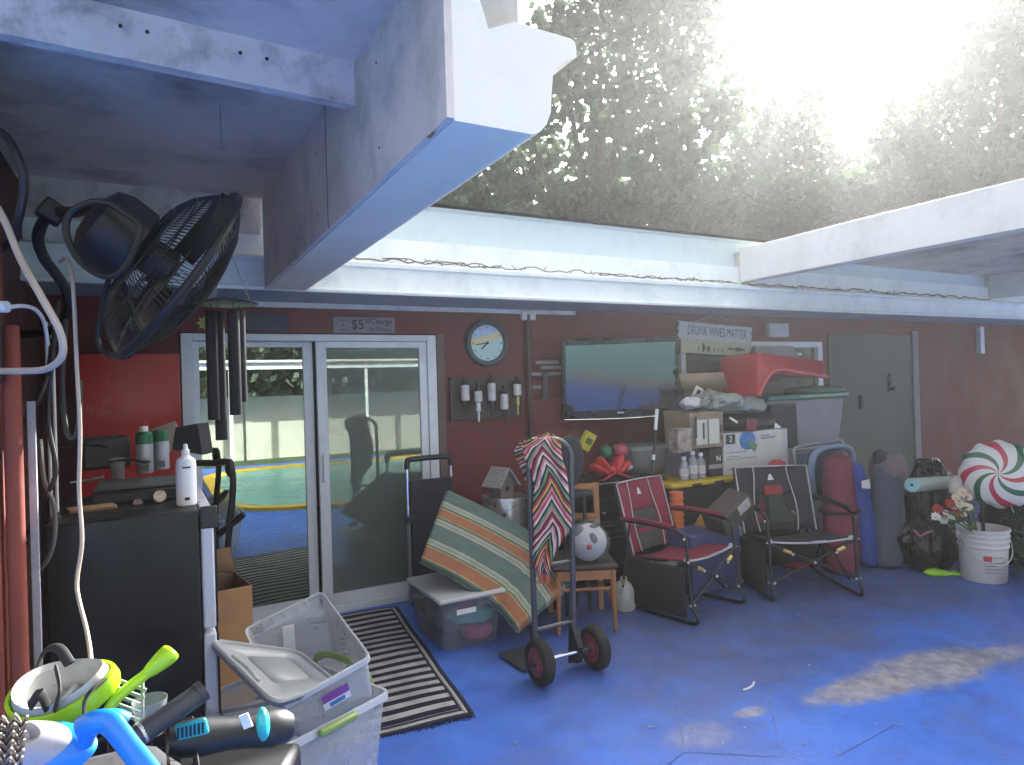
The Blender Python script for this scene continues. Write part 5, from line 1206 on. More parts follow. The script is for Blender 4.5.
MB().ell(pcn, (.125, .11, .122), n=28, noise=.02).build('head', mat('plush_white', (.52, .51, .50), .9, var=.12, bump=.6, bscale=60), pt, world=True)
for q, e_ in (((-.065, .062, .072), (.045, .04, .03)), ((.032, .022, .104), (.024, .036, .014)), ((.03, .095, .045), (.06, .02, .03))): MB().ell(pcn + PR_ @ Vector(q), e_, PR_ @ EU(0, 0, .5), n=16).build('eye_patch', mat('plush_grey', (.10, .105, .11), .9), pt, world=True)
MB().ell(pcn + PR_ @ Vector((.005, -.035, .11)), (.02, .017, .016), PR_, n=14).build('nose', mat('plush_red', (.45, .04, .04), .6), pt, world=True)
bgm = translucent('bag_film', (.5, .52, .54), .14, .12)
MB().ell(pcn + Vector((.0, -.005, .008)), (.145, .128, .135), n=26, noise=.07, seed=4).build('clear_bag', bgm, pt, world=True)
from mathutils import noise as mnoise
def crumple(mb, c, amt, sc, seed=0):
    off = Vector((seed * 3.7, seed * 1.3, seed * 7.1))
    for i, p in enumerate(mb.v):
        d = (p - c); n_ = d.normalized() if d.length > 1e-6 else Vector((0, 0, 1))
        q = p * sc + off; r_ = 0; a_ = 1
        for o_ in range(4):
            r_ += a_ * (1 - 2.2 * abs(mnoise.noise(q))); q = q * 2.1; a_ *= .52
        mb.v[i] = p + n_ * amt * (r_ - .9)
def crum(mb, c, amt, sc, seed=1):
    crumple(mb, Vector(c), amt, sc, seed); return mb

# ================================================================== middle: shelf, totes, boxes
def box_thing(name, label, cat, a, b, m, group=None, bevel=.004, part='carton'):
    c = (a + b) / 2; t = thing(name, label, cat, (c.x, c.y, a.z), 0, group)
    MB().span(a, b).build(part, m, t, world=True, bevel=bevel); return t
# black shelf unit with wire front
SH = 4.22
sx0, sx1 = at(583, 490, Y=SH).x, at(668, 490, Y=SH).x; sz = at(612, 483, Y=SH).z
shf = thing('shelf_unit', 'low black shelf unit with silver wire bars behind the chairs', 'shelf', ((sx0 + sx1) / 2, SH + .2, 0))
MB().span((sx0, SH, sz - .03), (sx1, SH + .5, sz)).build('top_board', black, shf, world=True, bevel=.005)
MB().tube([(sx0, SH - .006, sz - .002), (sx0 + .62, SH - .006, sz - .002)], .008, 6).build('edge_strip', chrome, shf, world=True)
for z in (.02, sz * .48): MB().span((sx0, SH, z), (sx1, SH + .5, z + .025)).build('board', black, shf, world=True)
for x in (sx0 + .02, sx1 - .02):
    for y in (SH + .02, SH + .48): MB().span((x - .015, y - .015, 0), (x + .015, y + .015, sz - .031)).build('post', blackmetal, shf, world=True)
for y in (497, 512, 525, 538):
    z = at(612, y, Y=SH).z; MB().tube([(sx0 + .03, SH - .004, z), (sx1 - .1, SH - .004, z)], .0065, 6).build('wire_bar', chrome, shf, world=True)
MB().span((sx0 + .03, SH + .46, .05), (sx1 - .03, SH + .48, sz - .04)).build('back_panel', mat('shelf_back', (.012, .012, .018), .9), shf, world=True)
# Christmas things on it
redm = mat('christmas_red', (.42, .018, .022), .45, var=.2); grnm = mat('christmas_green', (.015, .12, .045), .5, var=.3)
def up(x, y, Y, r): c = at(x, y, Y=Y); return c
c = at(610, 471, Y=4.38); bowT = thing('ribbon_bow', 'big red ribbon bow lying on the black shelf', 'bow', (c.x, 4.38, sz))
for dx, dz, an in ((-.11, .05, .5), (.11, .05, -.5), (-.06, .09, 1.0), (.07, .09, -1.0)):
    MB().ell((c.x + dx, 4.38, sz + .055 + dz * .6), (.10, .07, .042), EU(0, an, 0), n=16, noise=.1).build('loop', redm, bowT, world=True)
MB().ell((c.x, 4.36, sz + .07), (.05, .05, .05), n=12).build('knot', redm, bowT, world=True)
for dx in (-.12, .10): MB().grid([[(c.x + dx * t * 1.4, 4.33 - .03 * t, sz + .06 - .05 * t), (c.x + dx * t * 1.4 + .05, 4.33 - .03 * t, sz + .06 - .05 * t)] for t in (0, .5, 1)]).build('tail', redm, bowT, world=True, solid=.004)
for px, py, r, m, lab in ((606, 452, .055, grnm, 'green glass ball resting on top of the red bow'), (621, 451, .06, mat('ball_pink', (.40, .07, .09), .5, var=.3), 'dusky pink ball beside the green one on the red bow'), (628, 467, .05, mat('ball_silver', (.30, .30, .32), .3, metal=.6, var=.3), 'small silver ball at the right of the red bow')):
    c = at(px, py, Y=4.42); solo('christmas_ball', lab, 'ball', MB().ell(c, (r, r, r), n=20).lathe([(.012, r), (.012, r + .012), (0, r + .014)], c, None, 10), m, group='christmas balls on the shelf')
c = at(587, 441, Y=4.40)
solo('sponge_pack', 'yellow sponge pack tipped up behind the red bow', 'sponge', MB().box(c, (.10, .05, .15), EU(.2, .5, 0)).box(c + Vector((-.0, -.03, 0)), (.06, .01, .05), EU(.2, .5, 0), mi=1), [mat('sponge_yellow', (.46, .42, .04), .7, var=.2), mat('sponge_print', (.10, .12, .03), .7)], bevel=.01)
c = at(569, 462, Y=3.95)
solo('round_cushion', 'dark round padded cushion standing behind the hand truck', 'cushion', MB().ell(c, (.13, .07, .20), EU(.1, 0, .2), n=28, noise=.015), mat('dark_grey_cloth', (.022, .022, .028), .9, bump=.5), loc=(c.x, c.y, c.z - .2))
c2 = at(569, 500, Y=3.98)
solo('wall_stool', 'slim black stool holding up the dark round cushion', 'stool', MB().box((c.x, 3.97, c.z - .22), (.26, .24, .035)).tube([(c.x - .1, 3.88, .003), (c.x - .08, 3.9, c.z - .24)], .014, 8).tube([(c.x + .1, 3.88, .003), (c.x + .08, 3.9, c.z - .24)], .014, 8).tube([(c.x - .1, 4.06, .003), (c.x - .08, 4.04, c.z - .24)], .014, 8).tube([(c.x + .1, 4.06, .003), (c.x + .08, 4.04, c.z - .24)], .014, 8), black)
# ribbed grey tub and pole
tubm = translucent('grey_tub', (.26, .265, .28), .75, .4)
ta, tb = pspan(634, 446, 671, 482, 4.45, .30, z0=sz)
rt_ = thing('ribbed_tub', 'tall ribbed grey plastic tub standing on the black shelf under the television', 'tub', ((ta.x + tb.x) / 2, 4.6, sz))
rows = []
for i, z in enumerate((sz + .002, tb.z - .03, tb.z - .03, tb.z, tb.z)):
    e = (.0, .018, .035, .035, .02)[i]; row = []
    for k in range(56):
        an = 2 * math.pi * k / 56; rx, ry = (tb.x - ta.x) / 2 - .02 + e, .15 + e; rib = .006 * (k % 2) if i < 2 else 0
        cx_, cy_ = math.copysign(abs(math.cos(an)) ** .45, math.cos(an)), math.copysign(abs(math.sin(an)) ** .45, math.sin(an))
        row.append(((ta.x + tb.x) / 2 + (rx - rib) * cx_, 4.60 + (ry - rib) * cy_, z))
    rows.append(row)
MB().grid(rows, closed_u=True).build('body', tubm, rt_, world=True, solid=.004)
p0, p1 = at(657, 409, Y=4.12), at(649, 520, Y=4.08); p1 = p0 + (p1 - p0) * (p0.z - .004) / (p0.z - p1.z)
pw = p0.lerp(p1, .12)
pole = thing('walking_pole', 'thin black pole with a white upper end leaning before the television', 'pole', (p1.x, p1.y, .0))
MB().tube([p1, pw], .011, 10).build('shaft', black, pole, world=True); MB().tube([pw, p0], .014, 10).build('grip', whitep, pole, world=True)
pj = p0.lerp(p1, .26); MB().tube([pj, p0.lerp(p1, .29)], .013, 10).build('collar', whitep, pole, world=True)

# wide black tote with yellow lid
TY = 4.05
ya, yb = at(672, 482, Y=TY), at(760, 474, Y=TY); lz = (ya.z + yb.z) / 2
bt3 = thing('black_tote', 'wide black tote with a yellow lid carrying the pile of boxes', 'tote', ((ya.x + yb.x) / 2, TY + .3, 0), 0)
MB().hexa([(ya.x + .06, TY + .06, .002), (yb.x - .06, TY + .06, .002), (yb.x - .06, TY + .60, .002), (ya.x + .06, TY + .60, .002), (ya.x + .01, TY + .01, lz - .05), (yb.x - .01, TY + .01, lz - .05), (yb.x - .01, TY + .66, lz - .05), (ya.x + .01, TY + .66, lz - .05)]).build('body', mat('tote_body', (.010, .010, .014), .55, var=.2), bt3, world=True, bevel=.02)
ylm = mat('yellow_lid', (.50, .34, .015), .45, var=.12, dirt=(.2, .14, .03), dscale=8)
MB().box(((ya.x + yb.x) / 2, TY + .335, lz - .025), (yb.x - ya.x + .03, .70, .045)).build('lid', ylm, bt3, world=True, bevel=.015)
for f_ in (.25, .5, .75): MB().span((ya.x + (yb.x - ya.x) * f_ - .05, TY - .022, lz - .045), (ya.x + (yb.x - ya.x) * f_ + .05, TY - .012, lz - .02)).build('latch', black, bt3, world=True, bevel=.004)
LZ = lz - .002
# clear bottles
clb = translucent('bottle_clear', (.50, .50, .52), .45, .2)
for i, (px, h, lab) in enumerate(((684, .19, 'clear bottle at the left end of the yellow lid'), (693, .23, 'clear bottle with a white cap, tallest on the yellow lid'), (701, .21, 'clear bottle nearest the black carton on the yellow lid'))):
    x = at(px, 470, Y=TY + .09).x; t = thing('bottle', lab, 'bottle', (x, TY + .09, LZ + .001), 0, 'clear bottles on the yellow lid')
    MB().lathe([(.034, 0), (.038, .005), (.037, h * .62), (.036, h * .68), (.018, h * .82), (.017, h * .88)], (0, 0, 0), None, 20).build('body', clb, t)
    MB().lathe([(.019, h * .88), (.019, h), (.015, h + .004), (0, h + .004)], (0, 0, 0), None, 16).build('cap', whitep, t)
    MB().lathe([(.0382, h * .2), (.0380, h * .52)], (0, 0, 0), None, 20, capb=False, capt=False).build('label', mat('bottle_label', (.45, .44, .46), .6, var=.4, scale=40), t)
a, b = pspan(660, 452, 679, 486, TY + .05, .25, z0=LZ + .001)
a.x = at(676, 470, Y=TY + .3).x; 
box_thing('carton', 'plain purple grey carton behind the clear bottles', 'box', Vector((at(682, 470, Y=TY + .2).x, TY + .2, LZ + .001)), Vector((at(716, 470, Y=TY + .2).x, TY + .42, at(700, 446, Y=TY + .2).z)), mat('purple_grey', (.13, .12, .17), .7, var=.2))
a, b = pspan(710, 448, 727, 480, TY + .07, .12, z0=LZ + .001)
nb = box_thing('carton', 'small black carton with a pale letter standing on the yellow lid', 'box', a, b, mat('carton_black', (.012, .012, .018), .5))
text('lettering', 'N', .07, Vector(((a.x + b.x) / 2, a.y - .002, (a.z + b.z) / 2 + .03)) - nb.location, (1, 0, 0), (0, 0, 1), whitep, nb)
MB().span((a.x - .02, a.y - .008, a.z + .07), (b.x - .04, a.y - .003, a.z + .105)).build('label', mat('grey_label', (.30, .30, .31), .6), nb, world=True)
# big white carton
wht = mat('carton_white', (.50, .50, .50), .6, var=.08, dirt=(.3, .3, .3), dscale=5, damt=.3)
a, b = pspan(724, 431, 788, 478, TY + .05, .40, z0=LZ + .001)
wbx = box_thing('carton', 'big white carton with a blue picture on the yellow lid', 'box', a, b, wht)
def onface(t, a, b, u0, u1, v0, v1, m, nm, off=.003):
    MB().span((a.x + (b.x - a.x) * u0, a.y - off, a.z + (b.z - a.z) * v0), (a.x + (b.x - a.x) * u1, a.y - off + .002, a.z + (b.z - a.z) * v1)).build(nm, m, t, world=True)
onface(wbx, a, b, .03, .17, .74, .97, black, 'number_block')
text('lettering', '2', .075, Vector((a.x + (b.x - a.x) * .10, a.y - .0045, a.z + (b.z - a.z) * .855)) - wbx.location, (1, 0, 0), (0, 0, 1), whitep, wbx)
pc1 = Vector((a.x + (b.x - a.x) * .36, a.y, a.z + (b.z - a.z) * .80))
MB().ell(pc1, (.10, .004, .085), n=20).build('picture', mat('print_blue', (.04, .15, .42), .5, var=.6, scale=18), wbx, world=True)
MB().prism([(-.07, -.02), (.03, -.11), (.07, -.05), (-.02, .0)], pc1 + Vector((.05, -.0065, 0)), (1, 0, 0), (0, 0, 1), (0, .003, 0)).build('picture_leaf', mat('print_green', (.12, .22, .12), .5), wbx, world=True)
onface(wbx, a, b, .52, .90, .70, .98, mat('pale_print', (.56, .55, .50), .6), 'print_panel')
for v, u1 in ((.80, .78), (.86, .70)): onface(wbx, a, b, .56, u1, v, v + .035, mat('grey_print', (.22, .22, .24), .6), 'print_line', .006)
for v, u1 in ((.52, .34), (.42, .22), (.36, .50), (.12, .3)): onface(wbx, a, b, .04, u1, v, v + .022, mat('grey_print', (.22, .22, .24), .6), 'print_line')
wtop = b.z
# cardboard box with shipping labels, on the black carton and bottles' carton
tan = mat('shipping_card', (.25, .19, .135), .8, var=.1, dirt=(.17, .13, .09), dscale=4)
a, b = pspan(691, 412, 722, 449, TY + .06, .34)
a.z = max(a.z, at(700, 446, Y=TY + .2).z + .002)
sbx = thing('cardboard_box', 'brown cardboard box with two white shipping labels in the middle of the pile', 'box', ((a.x + b.x) / 2, a.y + .17, a.z))
MB().hexa([(a.x, a.y, a.z), (b.x, a.y - .02, a.z), (b.x + .02, b.y, a.z), (a.x + .02, b.y, a.z), (a.x - .01, a.y, b.z), (b.x - .005, a.y - .02, b.z), (b.x + .02, b.y, b.z + .01), (a.x + .01, b.y, b.z + .01)]).build('carton', tan, sbx, world=True, bevel=.004)
lab_m = mat('label_cream', (.55, .53, .46), .7, var=.08)
for u0, u1 in ((.10, .46), (.50, .84)): onface(sbx, a, b, u0, u1, .10, .80, lab_m, 'label', .024)
for u0, u1, v0, v1 in ((.06, .12, .3, .9), (.30, .36, .25, .7), (.46, .49, .12, .78), (.87, .92, .2, .3), (.87, .92, .4, .62)): onface(sbx, a, b, u0, u1, v0, v1, mat('print_dark', (.05, .045, .045), .7), 'print_line', .027)
MB().span((a.x + .08, a.y - .012, b.z - .01), (b.x - .08, b.y - .05, b.z + .004)).build('tape', mat('tape', (.22, .17, .12), .3), sbx, world=True)
a, b = pspan(678, 431, 691, 449, TY + .03, .12)
a.z = at(693, 447, Y=TY + .12).z
pk = thing('carton', 'small brown and white printed carton left of the labelled box', 'box', ((a.x + b.x) / 2, a.y, LZ + .235)); MB().span((a.x, a.y, LZ + .237), (b.x + .01, b.y, b.z + .02)).build('carton', mat('speckled_print', (.30, .24, .21), .6, var=.75, scale=14), pk, world=True, bevel=.004)
# dark bags beside the television and behind
dkbag = mat('dark_bag', (.016, .016, .022), .6, var=.4, scale=12, bump=.7, bscale=30)
c = at(683, 412, Y=4.45); solo('duffel_bag', 'dark rumpled bag wedged between television and labelled box', 'bag', MB().ell((c.x + .02, 4.45, c.z - .05), (.16, .14, .22), n=60, noise=.08, seed=4), dkbag)
c = at(740, 421, Y=4.35); solo('duffel_bag', 'flat black bag squeezed between the plastic bags and the white carton', 'bag', MB().ell((c.x, 4.33, wtop + .075), (.32, .22, .085), n=24, noise=.06, seed=6, pw=.7), dkbag)
c = at(741, 420, Y=4.09); solo('remote_control', 'thin silver remote lying on the flat black bag', 'remote', MB().box((c.x - .10, 4.085, c.z + .005), (.10, .02, .02), EU(0, .5, 0)), steel, bevel=.004)
c = at(750, 423, Y=4.07); solo('snack_packet', 'dark red packet propped on the white carton', 'packet', MB().box((c.x, 4.06, wtop + .06), (.12, .03, .11), EU(.1, .1, 0)), mat('packet_red', (.20, .015, .03), .35, var=.3), bevel=.012)
plastic = translucent('plastic_bag', (.30, .35, .31), .72, .3)
c = at(716, 400, Y=4.2); solo('plastic_bag', 'crumpled grey green plastic bag on top of the labelled cardboard box', 'plastic bag', crum(MB().ell((c.x, 4.2, c.z - .01), (.22, .18, .07), n=72, noise=.10, seed=9, pw=.75), (c.x, 4.2, c.z - .01), .035, 9), plastic, ang=50)
c = at(742, 405, Y=4.25); solo('plastic_bag', 'longer pale plastic bag reaching right from the pile top', 'plastic bag', crum(MB().ell((c.x + .02, 4.27, c.z - .01), (.23, .16, .07), EU(0, .06, 0), n=72, noise=.10, seed=12, pw=.75), (c.x + .02, 4.27, c.z - .01), .035, 9), plastic, ang=50)
c = at(690, 401, Y=4.16); solo('plastic_bag', 'small scrunched white bag at the left of the pile top', 'plastic bag', MB().ell((c.x, 4.16, c.z - .02), (.09, .08, .05), n=26, noise=.25, seed=15), translucent('white_bag', (.55, .55, .56), .8, .3))
# open cardboard box near the window
a, b = pspan(684, 378, 724, 398, 4.42, .26)
ob = thing('cardboard_box', 'open cardboard box with a raised front flap below the wives sign', 'box', ((a.x + b.x) / 2, 4.55, a.z - .12))
obm = MB()
z0, z1 = a.z - .14, b.z - .02
for q in (((a.x, 4.42, z0), (b.x, 4.426, z1)), ((a.x, 4.67, z0), (b.x, 4.676, z1)), ((a.x, 4.427, z0), (a.x + .006, 4.669, z1)), ((b.x - .006, 4.427, z0), (b.x, 4.669, z1)), ((a.x + .007, 4.427, z0), (b.x - .007, 4.669, z0 + .006))): obm.span(*q)
obm.build('walls', mat('shaded_card', (.12, .09, .065), .85, var=.2), ob, world=True)  # walls in a darkened copy of the flap colour, shade included
f0, f1 = at(682, 389, Y=4.40), at(728, 388, Y=4.40); g0, g1 = at(679, 374, Y=4.34), at(723, 372, Y=4.34)
MB().grid([[f0, f1], [g0, g1]]).build('flap', mat('flap_card', (.28, .21, .15), .8, var=.1), ob, world=True, solid=.006)
c = at(697, 394, Y=4.38); solo('magazine', 'tilted white and dark magazine sticking out under the cardboard flap', 'magazine', MB().box(c, (.09, .012, .13), EU(.2, .45, 0)).box(c + Vector((.0, -.009, .0)), (.04, .004, .08), EU(.2, .45, 0), mi=1), [whitep, mat('mag_dark', (.03, .04, .08), .5)])
c = at(707, 392, Y=4.40); solo('power_strip', 'orange brown strap lying out of the open cardboard box', 'strap', MB().tube(smooth([c + Vector((-.08, 0, -.05)), c + Vector((0, -.01, .02)), c + Vector((.07, 0, .0))], 5), .014, 8, flat=.5), mat('strap_orange', (.28, .13, .07), .7))
# things under the pile: orange stack, mustard cloth, tilted labelled box
c = at(677, 512, Y=3.95); org = thing('cup_stack', 'stack of orange plastic cups between the red chair and the black tote', 'cups', (c.x, 3.95, 0))
pr_o = []
zc = at(677, 531, Y=3.95).z; zh = at(677, 494, Y=3.95).z
zz = zc
while zz < zh: pr_o += [(.047, zz), (.05, zz + .03), (.055, zz + .031), (.055, zz + .042), (.047, zz + .043)]; zz += .044
MB().lathe(pr_o, (0, 0, 0), None, 24).build('cups', mat('cup_orange', (.56, .14, .04), .5, var=.1), org)
MB().lathe([(.06, .003), (.07, .02), (.07, zc - .002), (.05, zc - .001)], (0, 0, 0), None, 24).build('tin', mat('white_tin', (.36, .37, .40), .5, var=.2), org)
c = at(718, 533, Y=3.75); mus = mat('mustard', (.40, .24, .025), .8, var=.2, bump=.4)
md = thing('storage_crate', 'mustard yellow sack standing behind the red chair seat', 'sack', (c.x, 3.80, 0))
zt3 = at(718, 516, Y=3.75).z
MB().hexa([(c.x - .20, 3.70, .003), (c.x + .26, 3.72, .003), (c.x + .26, 4.0, .003), (c.x - .20, 4.0, .003), (c.x - .20, 3.72, zt3 - .13), (c.x + .27, 3.74, zt3 - .10), (c.x + .27, 3.95, zt3 - .10), (c.x - .20, 3.95, zt3 - .13)]).build('lower_half', mat('sack_grey', (.16, .16, .19), .8, var=.2), md, world=True, bevel=.03)
MB().hexa([(c.x - .19, 3.69, zt3 - .28), (c.x + .24, 3.71, zt3 - .30), (c.x + .25, 3.98, zt3 - .3), (c.x - .19, 3.98, zt3 - .28), (c.x - .02, 3.76, zt3), (c.x + .08, 3.76, zt3), (c.x + .08, 3.92, zt3), (c.x - .02, 3.92, zt3)]).build('flap', mus, md, world=True, bevel=.02)
c = at(728, 512, Y=3.62); TB = EU(.15, -.52, 0)
tb_ = thing('gift_box', 'dark tilted box with a pale label wedged beside the black camping chair', 'box', c - Vector((0, 0, .12)))
MB().box(c, (.34, .20, .15), TB).build('carton', mat('dark_brown_box', (.06, .045, .038), .6, var=.25), tb_, world=True, bevel=.006)
MB().box(c + TB @ Vector((.075, -.102, .03)), (.13, .004, .08), TB).build('label', mat('label_pale', (.38, .37, .35), .6, var=.3, scale=35), tb_, world=True)
solo('blue_box', 'dull blue carton on the floor under the dark tilted box', 'box', MB().box((c.x - .10, 3.80, .25), (.5, .3, .44)), mat('dull_blue', (.04, .05, .15), .7, var=.2), bevel=.01)

# grey tote with green lid on a pale lower tote
GY = 4.25
a, b = pspan(768, 397, 842, 447, GY, .55)
lowt = thing('pale_tote', 'pale grey tote standing underneath the tote with the green lid', 'tote', ((a.x + b.x) / 2, GY + .3, 0))
MB().hexa([(a.x - .02, GY + .05, .002), (b.x - .06, GY + .05, .002), (b.x - .06, GY + .5, .002), (a.x - .02, GY + .5, .002), (a.x - .05, GY, a.z - .03), (b.x, GY, a.z - .03), (b.x, GY + .55, a.z - .03), (a.x - .05, GY + .55, a.z - .03)]).build('body', mat('pale_tote', (.26, .27, .29), .5, var=.1), lowt, world=True, bevel=.015)
MB().span((a.x - .07, GY - .02, a.z - .029), (b.x + .02, GY + .57, a.z - .003)).build('lid', mat('pale_lid', (.32, .33, .35), .5), lowt, world=True, bevel=.01)
gtote = thing('grey_tote', 'grey tote with a green lid stacked under the red bin', 'tote', ((a.x + b.x) / 2, GY + .3, a.z))
xm = at(793, 425, Y=GY).x
MB().hexa([(a.x + .06, GY + .05, a.z), (b.x - .03, GY + .02, a.z), (b.x - .03, GY + .5, a.z), (a.x + .06, GY + .5, a.z), (a.x, GY, b.z - .02), (b.x + .02, GY - .02, b.z - .02), (b.x + .02, GY + .55, b.z - .02), (a.x, GY + .55, b.z - .02)]).build('body', mat('grey_tote', (.22, .22, .24), .5, var=.1), gtote, world=True, bevel=.015)
MB().hexa([(a.x - .02, GY - .03, a.z + .01), (xm, GY - .06, a.z + .01), (xm, GY - .005, a.z + .01), (a.x - .02, GY + .02, a.z + .01), (a.x - .03, GY - .06, b.z - .05), (xm - .02, GY - .07, b.z - .05), (xm - .02, GY - .02, b.z - .05), (a.x - .03, GY - .01, b.z - .05)]).build('dark_side', mat('navy_grey', (.03, .032, .042), .8, var=.2), gtote, world=True, bevel=.02)  # dark slab that makes the left part of the tote darker
gl = mat('tote_lid_green', (.03, .15, .11), .5, var=.12)
MB().span((a.x - .04, GY - .05, b.z - .018), (b.x + .05, GY + .6, b.z + .025)).build('lid', gl, gtote, world=True, bevel=.012)
MB().span((at(795, 400, Y=GY).x, GY - .058, b.z + .0), (b.x + .04, GY - .048, b.z + .022)).build('lid_rim', mat('lid_rim', (.22, .36, .30), .5), gtote, world=True)
tg = at(777, 427, Y=GY - .08); MB().prism([(-.03, .05), (.05, .0), (.02, -.06), (-.03, -.02)], tg, (1, 0, 0), (0, 0, 1), (0, .004, 0)).build('tag', whitep, gtote, world=True)
GL = b.z + .026
c = at(812, 386, Y=GY + .1); solo('green_pouch', 'flat green pouch squeezed between the red bin and the green lid', 'pouch', MB().ell((c.x + .05, GY + .12, GL + .03), (.32, .2, .045), n=26, noise=.06, pw=.7), mat('pouch_green', (.08, .15, .10), .7, var=.2))
RB = [at(x, y, Y=Yv) for x, y, Yv in ((757, 398, 4.16), (790, 372, 4.16), (826, 378, 4.28), (832, 376, 4.7))]
rbn = thing('red_bin', 'red plastic bin lying tipped on the green lidded tote by the window', 'bin', at(785, 398, Y=4.4))
r1 = mat('bin_red', (.40, .022, .030), .45, var=.12); 
P = {k: at(x, y, Y=Yv) for k, (x, y, Yv) in dict(a=(757, 397, 4.15), b=(757, 352, 4.30), c=(825, 361, 4.45), d=(826, 377, 4.25), e=(772, 371, 4.12), f=(766, 353, 4.55), g=(823, 352, 4.75), h=(826, 378, 4.6)).items()}
zb_ = GL + .005
MB().add([P['a'], P['b'], P['c'], P['d'], P['e'], Vector((P['b'].x, 4.75, P['b'].z - .02)), Vector((P['c'].x, 4.80, P['c'].z)), Vector((P['d'].x, 4.75, P['d'].z)), Vector((P['a'].x + .05, 4.7, P['a'].z))],
         [(0, 4, 1), (4, 2, 1), (4, 3, 2), (1, 2, 6, 5), (2, 3, 7, 6), (3, 4, 0, 8, 7), (0, 1, 5, 8), (5, 6, 7, 8)]).build('shell', r1, rbn, world=True, bevel=.02, ang=20)
MB().tube(smooth([P['a'] + Vector((.0, -.012, .01)), P['e'] + Vector((0, -.012, 0)), P['e'].lerp(P['d'], .5) + Vector((0, -.01, .012)), P['d'] + Vector((0, -.012, 0))], 5), .022, 8).build('rim', mat('bin_rim_red', (.46, .04, .045), .4), rbn, world=True)
MB().box(at(799, 354, Y=4.40), (.05, .03, .02)).build('clip', whitep, rbn, world=True)
a, b = pspan(756, 346, 794, 372, 4.80, .03); solo('foam_sheet', 'pale grey sheet leaning at the window behind the red bin', 'sheet', MB().span((a.x, a.y, GL), b), mat('foam_grey', (.26, .27, .27), .8))
# santa hat plush on the tote end
c = at(777, 464, Y=4.0); gz = at(777, 474, Y=4.0).z
gn = thing('santa_gnome', 'little plush gnome with red santa hat peeping over the black chair', 'plush toy', (c.x, 4.0, gz - .12))
MB().ell((c.x + .02, 4.0, gz - .02), (.075, .07, .08), n=18).build('body', mat('gnome_olive', (.26, .25, .09), .9, var=.2), gn, world=True)
MB().ell((c.x + .02, 3.985, gz + .045), (.085, .075, .04), n=18, noise=.08).build('beard', mat('gnome_white', (.55, .52, .48), .95, bump=.8), gn, world=True)
MB().lathe([(.085, .06), (.075, .09), (.045, .12), (.0, .135)], (c.x + .01, 4.0, gz), EU(0, -.2, 0), 18).build('hat', mat('gnome_red', (.42, .05, .05), .85), gn, world=True)
MB().ell((c.x - .085, 3.97, gz + .03), (.035, .035, .035), n=12).build('pompom', mat('gnome_white', (.55, .52, .48)), gn, world=True)
solo('black_tote', 'narrow black tote below the santa hat gnome', 'tote', MB().hexa([(c.x - .14, 3.93, .003), (c.x + .18, 3.93, .003), (c.x + .18, 4.18, .003), (c.x - .14, 4.18, .003), (c.x - .16, 3.9, gz - .13), (c.x + .2, 3.9, gz - .13), (c.x + .2, 4.2, gz - .13), (c.x - .16, 4.2, gz - .13)]), mat('tote_body', (.010, .010, .014)), bevel=.02)

